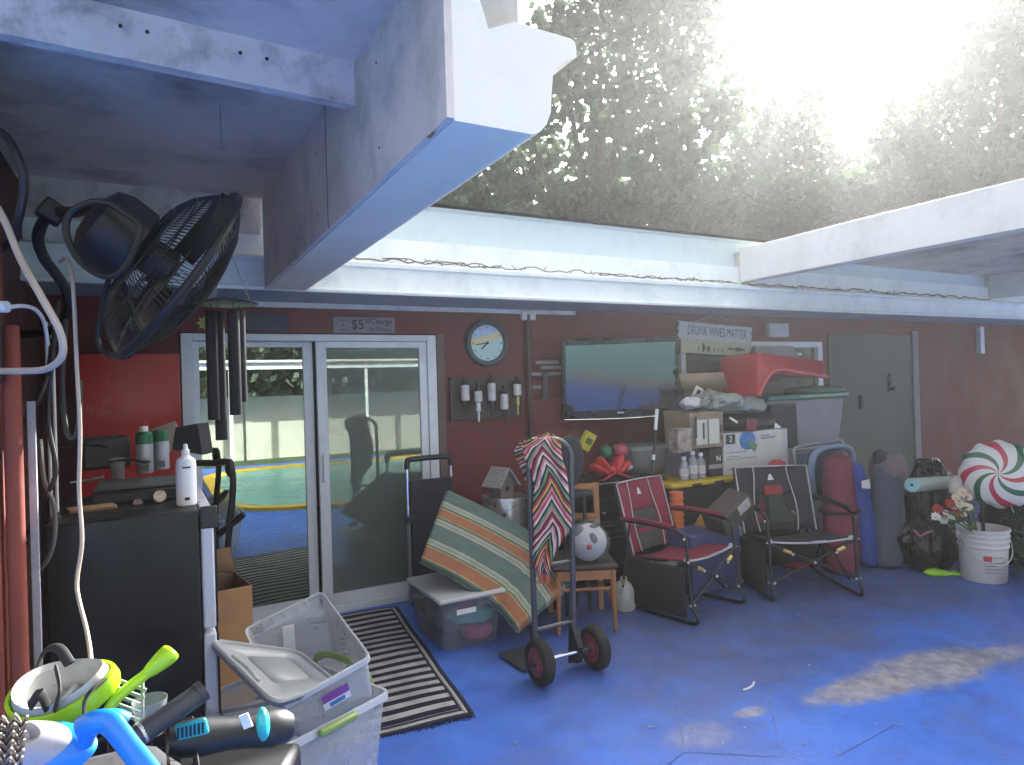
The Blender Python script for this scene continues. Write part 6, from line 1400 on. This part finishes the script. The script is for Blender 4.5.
# ================================================================== rocking camp chairs
chair_frame = mat('chair_frame', (.014, .015, .018), .35, metal=.4, var=.2)
pipe_m = mat('piping_grey', (.40, .40, .42), .7)
bolt_m = mat('bolt', (.6, .6, .6), .3, metal=.8)
def camp_chair(name, label, loc, rz, cloth, mesh_cloth, stocking=False):
    t = thing(name, label, 'camping chair', loc, rz, 'folding rocking camping chairs')
    W = .27; t.scale = (1.10, .95, .95) if stocking else (.98, .93, .94)
    def back(u, v): # u -1..1 across, v 0..1 up
        return Vector((u * W * (1 + .02 * v), .22 + .15 * v + .035 * (1 - u * u), .40 + .53 * v))
    def pane(u0, u1, v0, v1, m, nm, nx=8, ny=8):
        return MB().grid([[back(u0 + (u1 - u0) * i / nx, v0 + (v1 - v0) * j / ny) for i in range(nx + 1)] for j in range(ny + 1)]).build(nm, m, t, solid=.010, ang=60)
    pane(-1, -.52, 0, 1, cloth, 'back_panel'); pane(.52, 1, 0, 1, cloth, 'back_panel'); pane(-.518, .518, .56, 1, cloth, 'head_panel')
    pane(-.518, .518, .30, .558, mesh_cloth, 'mesh_panel'); pane(-.518, .518, .24, .299, cloth, 'lumbar_band'); pane(-.518, .518, 0, .239, mesh_cloth, 'mesh_panel')
    pp = MB(); fwd = Vector((0, -.009, 0))
    pp.tube([back(-1, v) + fwd for v in (0, .3, .6, 1)] + [back(u, 1) + fwd for u in (-.5, 0, .5, 1)] + [back(1, v) + fwd for v in (.6, .3, 0)], .006, 6)
    for u in (-.53, .53): pp.tube([back(u * (1 + .12 * math.sin(v * 5)), v) + fwd * 1.3 for v in [i / 10 for i in range(11)]], .0045, 6)
    pp.build('piping', pipe_m, t)
    b0 = back(0, .82) + Vector((0, -.010, 0))
    MB().prism([(-.024, -.022), (.024, -.022), (.006, .03), (-.006, .03)], b0, (1, 0, 0), (0, .35, .94), (0, .004, 0)).build('emblem', mat('emblem_grey', (.55, .55, .57), .6), t)
    # seat, sagging between the side rails
    def seat(u, v): return Vector((u * W * (1 + .05 * v), .23 - .50 * v, .395 + .045 * v - .045 * (1 - u * u) * (1 - .5 * v)))
    MB().grid([[seat(-1 + 2 * i / 10, j / 10) for i in range(11)] for j in range(11)]).build('seat', cloth, t, solid=.012, ang=60)
    pp = MB().tube([seat(-1 + 2 * i / 10, 1) + Vector((0, -.008, .002)) for i in range(11)], .008, 6)
    for u in (-1, 1): pp.lathe([(.018, -.012), (.024, 0), (.018, .012), (.01, .012)], seat(u, 1), frame((0, 1, 0)), 12)
    pp.build('seat_piping', pipe_m, t)
    MB().box((.05, -.285, .43), (.11, .006, .012)).build('seat_tag', pipe_m, t)
    for s_ in (-1, 1):
        x = s_ * .30
        # side frame: back upright, arm, front post and curved runner
        MB().tube(smooth([(s_ * .275, .38, .93), (s_ * .28, .305, .66), (x, .21, .38), (x, .26, .16)], 5), .0125, 10).build('back_upright', chair_frame, t)
        MB().tube(smooth([(x, .33, .655), (x, .15, .662), (x, -.12, .655), (x, -.23, .64), (x, -.275, .59), (x, -.29, .45), (x, -.31, .12)], 5), .0125, 10).build('arm_frame', chair_frame, t)
        MB().tube(smooth([(x, .30, .668), (x, .05, .676), (x, -.19, .664)], 5), .022, 10, flat=.5).build('armrest', cloth if not stocking else black, t)
        MB().tube(smooth([(x, -.31, .14), (x, -.36, .06), (x, -.33, .018), (x, -.15, .014), (x, .12, .014), (x, .33, .03), (x, .38, .08), (x, .30, .17)], 5), .0125, 10).build('runner', chair_frame, t)
        MB().tube([(x, -.29, .44), (x, .26, .16)], .010, 8).build('side_brace', chair_frame, t)
        MB().tube([(x, -.20, .10), (x, .24, .39)], .009, 8).build('side_brace', chair_frame, t)
    for y, zt, zb2 in ((-.30, .43, .13), (.27, .38, .15)):
        MB().tube([(-.30, y, zt), (.30, y - .014, zb2)], .010, 8).build('cross_brace', chair_frame, t)
        MB().tube([(.30, y + .014, zt), (-.30, y, zb2)], .010, 8).build('cross_brace', chair_frame, t)
    for s_ in (-1, 1):
        for y, z in ((-.305, .44), (-.31, .14), (.27, .16), (-.20, .11), (.215, .38), (-.275, .60)): MB().lathe([(.011, 0), (.009, .006), (0, .007)], (s_ * .313, y, z), frame((s_, 0, 0)), 8).build('bolt', bolt_m, t)
    for x, z in ((0, .28), (-.15, .35), (.15, .35), (-.28, .14), (.28, .14)): MB().lathe([(.011, 0), (.009, .006), (0, .007)], (x, -.325, z), frame((0, -1, 0)), 8).build('bolt', bolt_m, t)
    for s_ in (-1, 1): MB().tube([(s_ * .21, -.318, .385), (s_ * .16, -.316, .36)], .0135, 8).build('damper', mat('damper_gold', (.55, .40, .12), .35, metal=.5), t)
    MB().grid([[(-.325, y, z) for y in (-.28, 0, .24)] for z in (.40, .22, .05)]).build('side_pouch', mat('pouch_black', (.008, .008, .010), .85, var=.3), t, solid=.03, bevel=.01)
    MB().grid([[(-.28, .245, z), (.28, .245, z)] for z in (.36, .12)]).build('back_pouch', mat('pouch_black', (.008, .008, .010)), t, solid=.012)
    return t
maroon = mat('maroon_cloth', (.20, .016, .038), .8, var=.15, bump=.4, bscale=90)
meshm = mat('mesh_grey', (.055, .05, .05), .85, var=.3, bump=.8, bscale=160)
redp = at(684, 556, Z=.40); blkp = at(806, 537, Z=.42)
camp_chair('camping_chair', 'maroon folding rocking chair with grey mesh back, facing the patio', (redp.x + .10, redp.y + .16, 0), R_(13), maroon, meshm)
blkcloth = mat('charcoal_cloth', (.018, .018, .026), .85, var=.2, bump=.4, bscale=90)
bc_ = camp_chair('camping_chair', 'black folding rocking chair with a christmas stocking on its back', (blkp.x + .06, blkp.y + .16, 0), R_(-24), blkcloth, mat('mesh_black', (.020, .018, .022), .85, bump=.8, bscale=160), True)
# stocking pinned on its backrest
MS = Matrix.Translation(bc_.location) @ Matrix.Rotation(R_(-24), 4, 'Z') @ Matrix.Diagonal((1.10, .95, .95, 1))
def bcw(x, y, z): return MS @ Vector((x, y, z))
stk = thing('christmas_stocking', 'dark christmas stocking with a red cuff hanging on the black chair back', 'stocking', bcw(.02, .30, .55))
MB().hexa([bcw(-.07, .305, .685), bcw(.07, .305, .685), bcw(.07, .325, .685), bcw(-.07, .325, .685), bcw(-.07, .325, .775), bcw(.07, .325, .775), bcw(.07, .345, .775), bcw(-.07, .345, .775)]).build('cuff', mat('cuff_red', (.24, .022, .03), .9, var=.2), stk, world=True, bevel=.008)
MB().prism([(-.06, .70), (.055, .70), (.06, .60), (.12, .535), (.13, .49), (.09, .47), (-.05, .47), (-.085, .51), (-.07, .58)], bcw(0, .100, 0), (MS.to_3x3() @ Vector((1, 0, 0))), (MS.to_3x3() @ Vector((0, .283, 1))), MS.to_3x3() @ Vector((0, -.024, 0))).build('foot', mat('stocking_green', (.026, .034, .028), .9, var=.4, scale=20), stk, world=True, bevel=.01)
for i, (x, z) in enumerate(((-.06, .485), (-.01, .478), (.04, .478), (.09, .485), (.115, .525))): MB().ell(bcw(x, .262, z + .01), (.032, .02, .026), n=10, noise=.15, seed=i).build('fur_trim', mat('fur', (.20, .17, .14), .95, bump=.8), stk, world=True)
MB().hexa([bcw(-.19, .255, .48), bcw(-.08, .255, .48), bcw(-.08, .262, .48), bcw(-.19, .262, .48), bcw(-.17, .342, .72), bcw(-.075, .342, .72), bcw(-.075, .35, .72), bcw(-.17, .35, .72)]).build('side_felt', mat('felt_maroon', (.10, .014, .022), .95, var=.3), stk, world=True)
# under the chairs
c = at(797, 561, Z=.05); solo('red_slipper', 'red plush slipper with a white dot lying under the black chair', 'slipper', MB().ell(c, (.15, .10, .065), EU(0, .1, -.5), n=18, noise=.08).ell(c + Vector((-.06, -.06, .05)), (.025, .025, .02), n=10, mi=1), [mat('slipper_red', (.42, .02, .03), .8, var=.2), whitep], loc=(c.x, c.y, 0))
c = at(823, 549, Y=3.75); solo('orange_buckle', 'small orange clip hanging behind the black chair seat', 'clip', MB().box(c, (.05, .03, .03)).tube([c, c + Vector((0, .01, .16))], .005, 6), mat('clip_orange', (.55, .22, .05), .5), bevel=.004)
c = at(662, 572, Y=3.85); solo('white_bucket', 'small white bucket on the floor behind the red chair', 'bucket', MB().lathe([(.10, .003), (.115, .26), (.125, .262), (.125, .29), (.115, .29), (.10, .05), (0, .05)], (c.x, 3.85, 0), None, 28), mat('bucket_white', (.42, .43, .45), .5, var=.1))
c = at(624, 590, Y=3.78); solo('pale_jug', 'pale plastic jug on the floor between wooden chair and red chair', 'jug', MB().lathe([(.07, .003), (.08, .02), (.08, .15), (.055, .19), (.025, .205), (.025, .23), (0, .23)], (c.x, 3.78, 0), None, 24), mat('jug_pale', (.40, .40, .37), .5, var=.15))
p0, p1 = at(626, 558, Y=3.45), at(621, 606, Z=.003)
tk = thing('trekking_pole', 'thin black trekking pole with a yellow joint by the wooden chair leg', 'pole', (p1.x, p1.y, 0))
pu = p1 + (p0 - p1) * 1.6
MB().tube([p1, pu], .008, 8).build('shaft', black, tk, world=True); MB().tube([p1.lerp(p0, .50), p1.lerp(p0, .58)], .014, 10).build('joint', mat('joint_yellow', (.5, .36, .05), .5), tk, world=True); MB().tube([p1.lerp(p0, .08), p1.lerp(p0, .42)], .0105, 8).build('sleeve', whitep, tk, world=True)

# ================================================================== right: bags, bin bags, bucket, balloon
def sack(name, label, cat, base, top, r0, r1, m, wrinkle=.06, seed=0, flat=.75, group=None):
    base = Vector(base); top = Vector(top); ax = top - base; h = ax.length; rng = random.Random(seed); rows = []
    ph = [rng.uniform(0, 6.28) for _ in range(5)]
    prof = [0, .55, .85, .96, 1, 1, .99, .98, .97, .96, .95, .94, .92, .86, .62, 0]
    n = len(prof)
    for i, k in enumerate(prof):
        t = [0, .0, .015, .04, .09, .18, .28, .38, .48, .58, .68, .78, .88, .95, .99, 1][i]; c = base + ax * t; r = (r0 + (r1 - r0) * t) * k; row = []
        for j in range(32):
            a = 2 * math.pi * j / 32; w_ = 1 + wrinkle * (math.sin(3 * a + ph[0] + t * 9) * .5 + math.sin(7 * a + ph[1] - t * 14) * .3 + math.sin(t * 30 + ph[2] + 2 * a) * .35)
            row.append(c + Vector((math.cos(a) * r * w_, math.sin(a) * r * w_ * flat, 0)))
        rows.append(row)
    t = thing(name, label, cat, base, 0, group)
    MB().grid(rows, closed_u=True).build('body', m, t, world=True, ang=70); return t
marbag = mat('maroon_bag', (.15, .018, .04), .75, var=.2, bump=.5, bscale=50)
blubag = mat('blue_bag', (.016, .045, .24), .65, var=.2, bump=.5, bscale=40)
slate = mat('slate_bag', (.055, .072, .10), .8, var=.2, bump=.5, bscale=40)
mb0 = at(842, 572, Z=.0); mt = at(838, 455, Y=mb0.y + .12)
mb_ = sack('chair_bag', 'tall maroon chair bag standing beside the black chair', 'bag', (mb0.x, mb0.y, .003), mt, .175, .15, marbag, .06, 1, group='tall bags by the green door')
q = mb0.lerp(mt, .52); MB().tube([(q.x + .17 * math.cos(a), q.y + .13 * math.sin(a), q.z) for a in [2 * math.pi * i / 20 for i in range(20)]], .012, 6, True, flat=1.8).build('strap', black, mb_, world=True)
bb0 = at(872, 566, Z=.0); btp = at(852, 462, Y=bb0.y + .1)
bb_ = sack('chair_bag', 'bright blue chair bag with a white tag leaning behind the maroon one', 'bag', (bb0.x, bb0.y, .003), btp, .12, .12, blubag, .08, 5, .7, group='tall bags by the green door')
tgq = at(866, 484, Y=bb0.y - .06); MB().hexa([tgq + Vector(p) for p in ((-.05, 0, -.03), (.06, 0, -.045), (.06, .004, -.045), (-.05, .004, -.03), (-.055, 0, .03), (.045, 0, .035), (.045, .004, .035), (-.055, .004, .03))]).build('tag', whitep, bb_, world=True)
sl0 = at(888, 566, Z=.0); slt = at(887, 452, Y=sl0.y + .05)
sl_ = sack('rolled_bag', 'tall slate grey rolled bag with a brownish top by the green door', 'bag', (sl0.x, sl0.y, .003), slt, .15, .135, slate, .05, 9, .9, group='tall bags by the green door')
q = slt - Vector((0, 0, .10)); MB().lathe([(.142, -.10), (.147, -.04), (.138, .03), (.10, .085), (0, .11)], q, None, 28).build('top_cover', mat('brown_cover', (.13, .10, .11), .8, var=.2, bump=.4), sl_, world=True)
MB().ell(slt + Vector((-.10, 0, -.04)), (.06, .06, .07), n=16, noise=.1).build('knot', mat('dark_bag', (.016, .016, .022)), sl_, world=True)
# folded blue camp chairs behind
cbf = mat('steel_blue', (.16, .24, .36), .6, var=.15)
fcT = thing('folded_chair', 'folded blue padded camp chair leaning behind the maroon bag', 'folded chair', at(825, 470, Y=3.95) - Vector((0, 0, .8)))
def arch(pts, Y, r, m, nm, fl=1.0): MB().tube(smooth([at(x, y, Y=Y) for x, y in pts], 5), r, 8, flat=fl).build(nm, m, fcT, world=True)
arch(((800, 500), (796, 470), (794, 450), (802, 446), (826, 442), (840, 440), (846, 450), (850, 478)), 4.0, .012, mat('frame_grey', (.32, .33, .36), .4, metal=.4), 'frame')
arch(((814, 500), (811, 470), (816, 453), (830, 447), (846, 447), (852, 455), (854, 480), (856, 520)), 3.86, .032, cbf, 'pad_roll', .8)
arch(((806, 500), (803, 468), (808, 455), (822, 449), (838, 448)), 3.95, .022, mat('deep_blue', (.04, .08, .16), .7), 'cover_edge', .8)
fl0 = [at(x, y, Y=3.99) for x, y in ((800, 500), (798, 455), (840, 447), (850, 500))]
MB().grid([[fl0[0], fl0[3]], [fl0[1], fl0[2]]]).build('cloth', mat('navy_pad', (.03, .045, .085), .8, var=.25), fcT, world=True, solid=.02)
for x in (806, 842): a = at(x, 500, Y=4.0); MB().tube([a, (a.x, a.y, .003)], .012, 8).build('leg', chair_frame, fcT, world=True)

# garbage bags
gb = mat('garbage_black', (.004, .004, .005), .25, var=.3, bump=.6, bscale=11)
GBx = at(940, 575, Z=0)
g1 = at(940, 540, Y=3.05)
g2 = at(948, 515, Y=3.35)
def lump(name, label, cat, c, rad, m, seed, n=84, noise=.06, group=None, pw=.85, pleat=0, cut=True, cr=.034, sc=4):
    c = Vector(c); mb = MB().ell(c, rad, n=n, noise=noise, seed=seed, pw=pw)
    if pleat:
        rg = random.Random(seed); ph = [rg.uniform(0, 6.28) for _ in range(4)]
        for i, p in enumerate(mb.v):
            d = p - c; an = math.atan2(d.y, d.x); tz = max(0, min(1, .5 + d.z / (2 * rad[2]))); wv = mnoise.noise(p * 6 + Vector((seed, 0, 0))) * 2.2
            k_ = pleat * (.25 + .75 * tz) * (1 - abs(math.sin(an * 6.5 + ph[0] + wv)) * .8 - abs(math.sin(an * 11 + ph[1] - wv * 1.3)) * .5)
            mb.v[i] = c + Vector((d.x * (1 + k_), d.y * (1 + k_), d.z * (1 + .3 * k_) + (rad[2] * .28 * max(0, tz - .86) / .14 if tz > .86 else 0)))
    if cr: crumple(mb, c, cr, sc, seed)
    if cut:
        for i, p in enumerate(mb.v): mb.v[i] = Vector((p.x, p.y, max(p.z, .004)))
    return solo(name, label, cat, mb, m, group=group, ang=75)
q = at(930, 545, Y=3.18); lump('garbage_bag', 'shiny black garbage bag slumped on the floor left of the white bucket', 'garbage bag', (q.x, 3.2, .17), (.25, .18, .19), gb, 3, n=140, pleat=.16, cr=.022, group='black garbage bags')
q = at(938, 520, Y=3.5); lump('garbage_bag', 'upper black garbage bag piled behind the flowers under the rolled mat', 'garbage bag', (q.x + .02, 3.55, .34), (.28, .2, .35), gb, 8, n=140, pleat=.16, cr=.022, group='black garbage bags')
solo('pink_tag', 'pink ribbon tag lying on the lower black garbage bag', 'ribbon', MB().tube(smooth([at(x, y, Y=2.99) for x, y in ((914, 530), (920, 536), (926, 533), (932, 531))], 4), .009, 8, flat=.5), mat('ribbon_pink', (.42, .10, .20), .5))
# exercise mat
ma, mz = at(912, 485, Y=3.05), at(968, 481, Y=3.35)
mm_ = thing('exercise_mat', 'rolled teal mat lying across the black garbage bags', 'mat', ma.lerp(mz, .5) - Vector((0, 0, .05)))
Rm = frame(mz - ma); L_ = (mz - ma).length
MB().lathe([(.055, 0), (.055, L_)], ma, Rm, 28).build('roll', mat('mat_cover', (.30, .34, .31), .8, var=.15), mm_, world=True)
MB().lathe([(.012, -.002), (.022, -.004), (.028, -.002), (.036, -.004), (.042, -.002), (.052, -.003), (.0545, .004)], ma, Rm, 28, capb=False, capt=False).build('end', mat('mat_teal', (.22, .45, .46), .7), mm_, world=True)
MB().lathe([(.0, -.003), (.011, -.003)], ma, Rm, 12).build('core', black, mm_, world=True)
# bucket
bk0 = at(984, 579, Z=0); bkt = thing('bucket', 'white ribbed bucket with a wire handle holding tools and flowers', 'bucket', (bk0.x, bk0.y, 0), R_(-35))
R0, R1, HB = .150, .178, .405
MB().lathe([(R0 - .004, .002), (R0, .008), (R0 + .010, .24), (R0 + .012, .262), (R0 + .020, .268), (R0 + .020, .280), (R0 + .013, .284), (R0 + .014, .304), (R0 + .023, .309), (R0 + .023, .321), (R0 + .016, .325), (R0 + .017, .345), (R0 + .026, .349), (R0 + .026, .361), (R0 + .018, .365), (R0 + .019, HB - .02), (R0 + .030, HB - .016), (R0 + .030, HB), (R0 + .014, HB), (R0 - .002, .03), (0, .03)], (0, 0, 0), None, 48, capb=False).build('body', mat('bucket_plastic', (.56, .555, .54), .45, var=.06, dirt=(.3, .29, .27), dscale=4, damt=.4), bkt)
hp = [( (R0 + .03) * math.cos(a), -(R0 + .03) * math.sin(a) * 1.08, HB - .05 - .20 * math.sin(a)) for a in [math.pi * i / 20 for i in range(21)]]
MB().tube(hp, .0035, 8).build('wire_handle', steel, bkt)
for x in (-1, 1): MB().lathe([(.018, 0), (.014, .012), (0, .013)], (x * (R0 + .026), 0, HB - .05), frame((x, 0, 0)), 12).build('handle_ear', whitep, bkt)
def curved(nm, a0, a1, z0, z1, m, r=R0 + .0115):
    MB().grid([[((r + .03 * (z / .4)) * 0 + (R0 + .0015 + z * .0415 + .001) * math.sin(a0 + (a1 - a0) * i / 8), -(R0 + .0015 + z * .0415 + .001) * math.cos(a0 + (a1 - a0) * i / 8), z) for i in range(9)] for z in (z0, z1)]).build(nm, m, bkt)
curved('red_print', -.50, -.16, .175, .215, mat('print_red', (.45, .03, .05), .6))
for k, (z, a1) in enumerate(((.20, .35), (.16, .45), (.135, .15), (.11, .42), (.085, .3))): curved('print_line', -.45 if z < .17 else -.08, a1, z, z + .008, mat('print_grey', (.25, .25, .27), .6))
for px, h, lab in ((1000, .62, 'dark tool handle standing in the white bucket at right'), (975, .5, 'thin dark stick in the white bucket near the flowers')):
    a = at(px, 530, Y=bk0.y); solo('tool_handle', lab, 'tool', MB().tube([(bk0.x + (.07 if px > 990 else -.04), bk0.y + .02, .04), (bk0.x + (.10 if px > 990 else -.10), bk0.y + .05, h)], .013, 8), black, group='tools in the bucket')
# flowers
fl = thing('flower_bunch', 'bunch of cream and red artificial flowers leaning out of the bucket', 'flowers', (bk0.x - .08, bk0.y, .35))
stem = mat('flower_green', (.045, .10, .035), .7, var=.3)
crm = mat('petal_cream', (.58, .47, .34), .8, var=.15); rdp = mat('petal_red', (.30, .03, .03), .8, var=.2); whp = mat('petal_white', (.52, .50, .48), .8)
root_ = Vector((bk0.x - .06, bk0.y, .34)); rng = random.Random(6)
sm3 = MB()
for i, (px, py, m, r) in enumerate(((963, 492, crm, .038), (956, 497, crm, .032), (968, 497, crm, .034), (960, 504, crm, .04), (968, 507, crm, .036), (957, 510, crm, .034), (963, 515, crm, .03), (950, 503, rdp, .04), (955, 514, rdp, .04), (938, 509, rdp, .042), (936, 517, whp, .036), (944, 520, whp, .032), (951, 519, whp, .03), (946, 513, crm, .026))):
    c = at(px, py, Y=bk0.y - .05 + rng.uniform(-.05, .05)); f = MB()
    sm3.tube(smooth([root_, root_.lerp(c, .6) + Vector((0, 0, .03)), c], 4), .004, 5)
    n = (CAMP - c).normalized() + Vector((rng.uniform(-.4, .4), rng.uniform(-.4, .4), rng.uniform(-.2, .5))); Rf = frame(n)
    for k in range(9):
        a = 2 * math.pi * k / 9 + i; l = r * rng.uniform(.85, 1.15)
        d1 = Rf @ Vector((math.cos(a), math.sin(a), .15)); d2 = Rf @ Vector((-math.sin(a), math.cos(a), 0))
        f.add([c, c + d1 * l * .6 + d2 * l * .3, c + d1 * l, c + d1 * l * .6 - d2 * l * .3], [(0, 1, 2, 3)])
    f.ell(c + Rf @ Vector((0, 0, .006)), (r * .28,) * 3, n=8)
    f.build('flower', m, fl, world=True)
for k in range(16):
    c = at(rng.uniform(944, 975), rng.uniform(508, 528), Y=bk0.y - .02 + rng.uniform(-.05, .06)); d1 = Vector((rng.uniform(-1, 1), rng.uniform(-1, 1), rng.uniform(-.3, 1))).normalized() * .07; d2 = d1.orthogonal().normalized() * .018
    sm3.add([c, c + d1 * .5 + d2, c + d1, c + d1 * .5 - d2], [(0, 1, 2, 3)])
sm3.build('leaves', stem, fl, world=True)
# peppermint foil balloons
def mint_mat():
    m = bpy.data.materials.new('peppermint_foil'); m.use_nodes = True; N = m.node_tree.nodes; L = m.node_tree.links; b = N['Principled BSDF']; b.inputs['Roughness'].default_value = .28; b.inputs['Coat Weight'].default_value = .3
    tc = N.new('ShaderNodeTexCoord'); sp = N.new('ShaderNodeSeparateXYZ'); L.new(tc.outputs['UV'], sp.inputs[0])
    cr = N.new('ShaderNodeValToRGB'); cr.color_ramp.interpolation = 'CONSTANT'; e = cr.color_ramp.elements
    wh, rd, gn = (.62, .60, .58, 1), (.42, .02, .05, 1), (.012, .10, .045, 1)
    e[0].position = 0; e[0].color = wh; e[1].position = .30; e[1].color = rd
    for p, c in ((.5, wh), (.80, gn)): q = e.new(p); q.color = c
    u = N.new('ShaderNodeMath'); u.operation = 'MULTIPLY'; u.inputs[1].default_value = 4.0; L.new(sp.outputs[0], u.inputs[0])
    k = N.new('ShaderNodeMath'); k.operation = 'MULTIPLY_ADD'; k.inputs[1].default_value = -.8; L.new(sp.outputs[1], k.inputs[0]); L.new(u.outputs[0], k.inputs[2])
    fr_ = N.new('ShaderNodeMath'); fr_.operation = 'FRACT'; L.new(k.outputs[0], fr_.inputs[0]); L.new(fr_.outputs[0], cr.inputs[0]); L.new(cr.outputs[0], b.inputs['Base Color'])
    return m
MINT = mint_mat()
def balloon(label, c, r, n, th, m, group):
    Rb = frame(n); rows = []; NS = 72
    for i in range(13):
        t = i / 12; row = []
        for k in range(NS):
            a = 2 * math.pi * k / NS; sc2 = 1 - .035 * (1 - math.cos(a * 12)) * t ** 3 / 2 * 2
            row.append(c + Rb @ Vector((r * t * math.cos(a) * sc2, r * t * math.sin(a) * sc2, th * math.sqrt(max(0, 1 - t ** 2.4)))))
        rows.append(row)
    t_ = thing('foil_balloon', label, 'balloon', c - Vector((0, 0, r)), 0, group)
    MB().grid(rows, closed_u=True).build('front', m, t_, world=True, ang=80)
    back_ = [[p - (Rb @ Vector((0, 0, 1))) * 2 * (p - c).dot(Rb @ Vector((0, 0, 1))) - Rb @ Vector((0, 0, .0015)) for p in r_] for r_ in rows]
    MB().grid(list(reversed(back_)), closed_u=True).build('back', m, t_, world=True, ang=80)
    return t_
bc1 = at(999, 474, Y=2.72); view = (CAMP - bc1).normalized()
B1_ = balloon('round red, green and white peppermint swirl balloon at the right edge', bc1, .268, view + Vector((-.10, 0, .05)), .085, MINT, 'peppermint foil balloons')
bc2 = at(964, 487, Y=2.98); B2_ = balloon('plain white balloon half hidden behind the peppermint swirl one', bc2, .115, view + Vector((-.6, .1, .5)), .05, mat('foil_white', (.60, .58, .56), .3, var=.04), 'peppermint foil balloons')
sb_ = MB().tube(smooth([at(1010, 503, Y=2.78), at(1016, 520, Y=2.8), at(1015, 535, Y=2.82), at(1008, 545, Y=2.82)], 5), .004, 6); sb_.build('string', whitep, B1_, world=True)
# lower right: dark clump, greenery, lime cloth
lump('black_bag', 'black fabric bag slumped at the right edge in front of the bucket', 'bag', Vector((5.78, 2.36, .07)), (.22, .16, .13), black_soft, 21, noise=.12)
lump('dark_box_bag', 'dark bag standing in the right corner under the swirl balloon', 'bag', Vector((6.35, 2.88, .36)), (.24, .22, .36), mat('corner_black', (.012, .012, .014), .8, var=.3), 23, noise=.07)
gp = thing('potted_garland', 'green artificial garland bunched beside the bucket at the right edge', 'garland', (5.98, 2.66, 0)); gm2 = MB(); rng = random.Random(31)
for k in range(420):
    c = Vector((6.0 + rng.gauss(0, .08), 2.66 + rng.gauss(0, .08), abs(rng.gauss(.22, .14)) + .01)); d1 = Vector((rng.uniform(-1, 1), rng.uniform(-1, 1), rng.uniform(-.2, 1))).normalized() * rng.uniform(.03, .07); d2 = d1.orthogonal().normalized() * .008
    gm2.add([c, c + d1 * .5 + d2, c + d1, c + d1 * .5 - d2], [(0, 1, 2, 3)])
gm2.build('needles', mat('garland_green', (.03, .075, .035), .8, var=.4), gp, world=True); MB().tube([(6.0, 2.66, .003), (6.01, 2.67, .4)], .012, 6).build('stem', bark, gp, world=True)
c = at(942, 571, Z=.03)
lim = MB(); rows = []
for i in range(13):
    t = i / 12; row = []
    for j in range(12):
        a = 2 * math.pi * j / 12; r = (.055 * math.sin(math.pi * min(1, t / .72)) ** .6 if t < .72 else .045 * math.sin(math.pi * (t - .70) / .32) ** .7) + .006
        row.append(c + CR * ((t - .5) * .29) + Vector((0, 0, -.012 + r * math.sin(a) * .6 * (1 + .2 * math.sin(5 * a + 9 * t)))) + CF * r * math.cos(a) - Vector((0, 0, .02 * t)))
    rows.append(row)
lim.grid(rows, closed_u=True)
for i, p in enumerate(lim.v): lim.v[i] = Vector((p.x, p.y, max(p.z, .004)))
solo('lime_cloth', 'crumpled lime green cloth on the blue floor before the garbage bag', 'cloth', lim, mat('lime_cloth', (.30, .62, .03), .8, var=.25, scale=14, bump=.6), ang=70)
# bits on the floor
sc3 = [at(x, y, Z=.004) for x, y in ((743, 690), (749, 688), (753, 685), (754, 682))]
solo('paper_scrap', 'curled white scrap lying on the blue floor', 'scrap', MB().tube(smooth(sc3, 4), .006, 5), whitep, loc=tuple(sc3[1]))
lt_ = MB(); rng = random.Random(44)
for k in range(150):
    x, y = rng.uniform(430, 1020), 610 + 150 * rng.random() ** 1.3; c = at(x, y, Z=.005); a = rng.uniform(0, 6.28); l = rng.uniform(.004, .014); d1 = Vector((math.cos(a), math.sin(a), .2)) * l; d2 = Vector((-math.sin(a), math.cos(a), .1)) * l * .45
    lt_.add([c - d1, c + d2, c + d1, c - d2], [(0, 1, 2, 3)])
o = lt_.build('leaf_litter', mat('litter', (.30, .27, .24), .9, var=.6, scale=3)); o['kind'] = 'stuff'; tagp(o, 'pale specks of leaf litter scattered over the blue floor', 'litter')
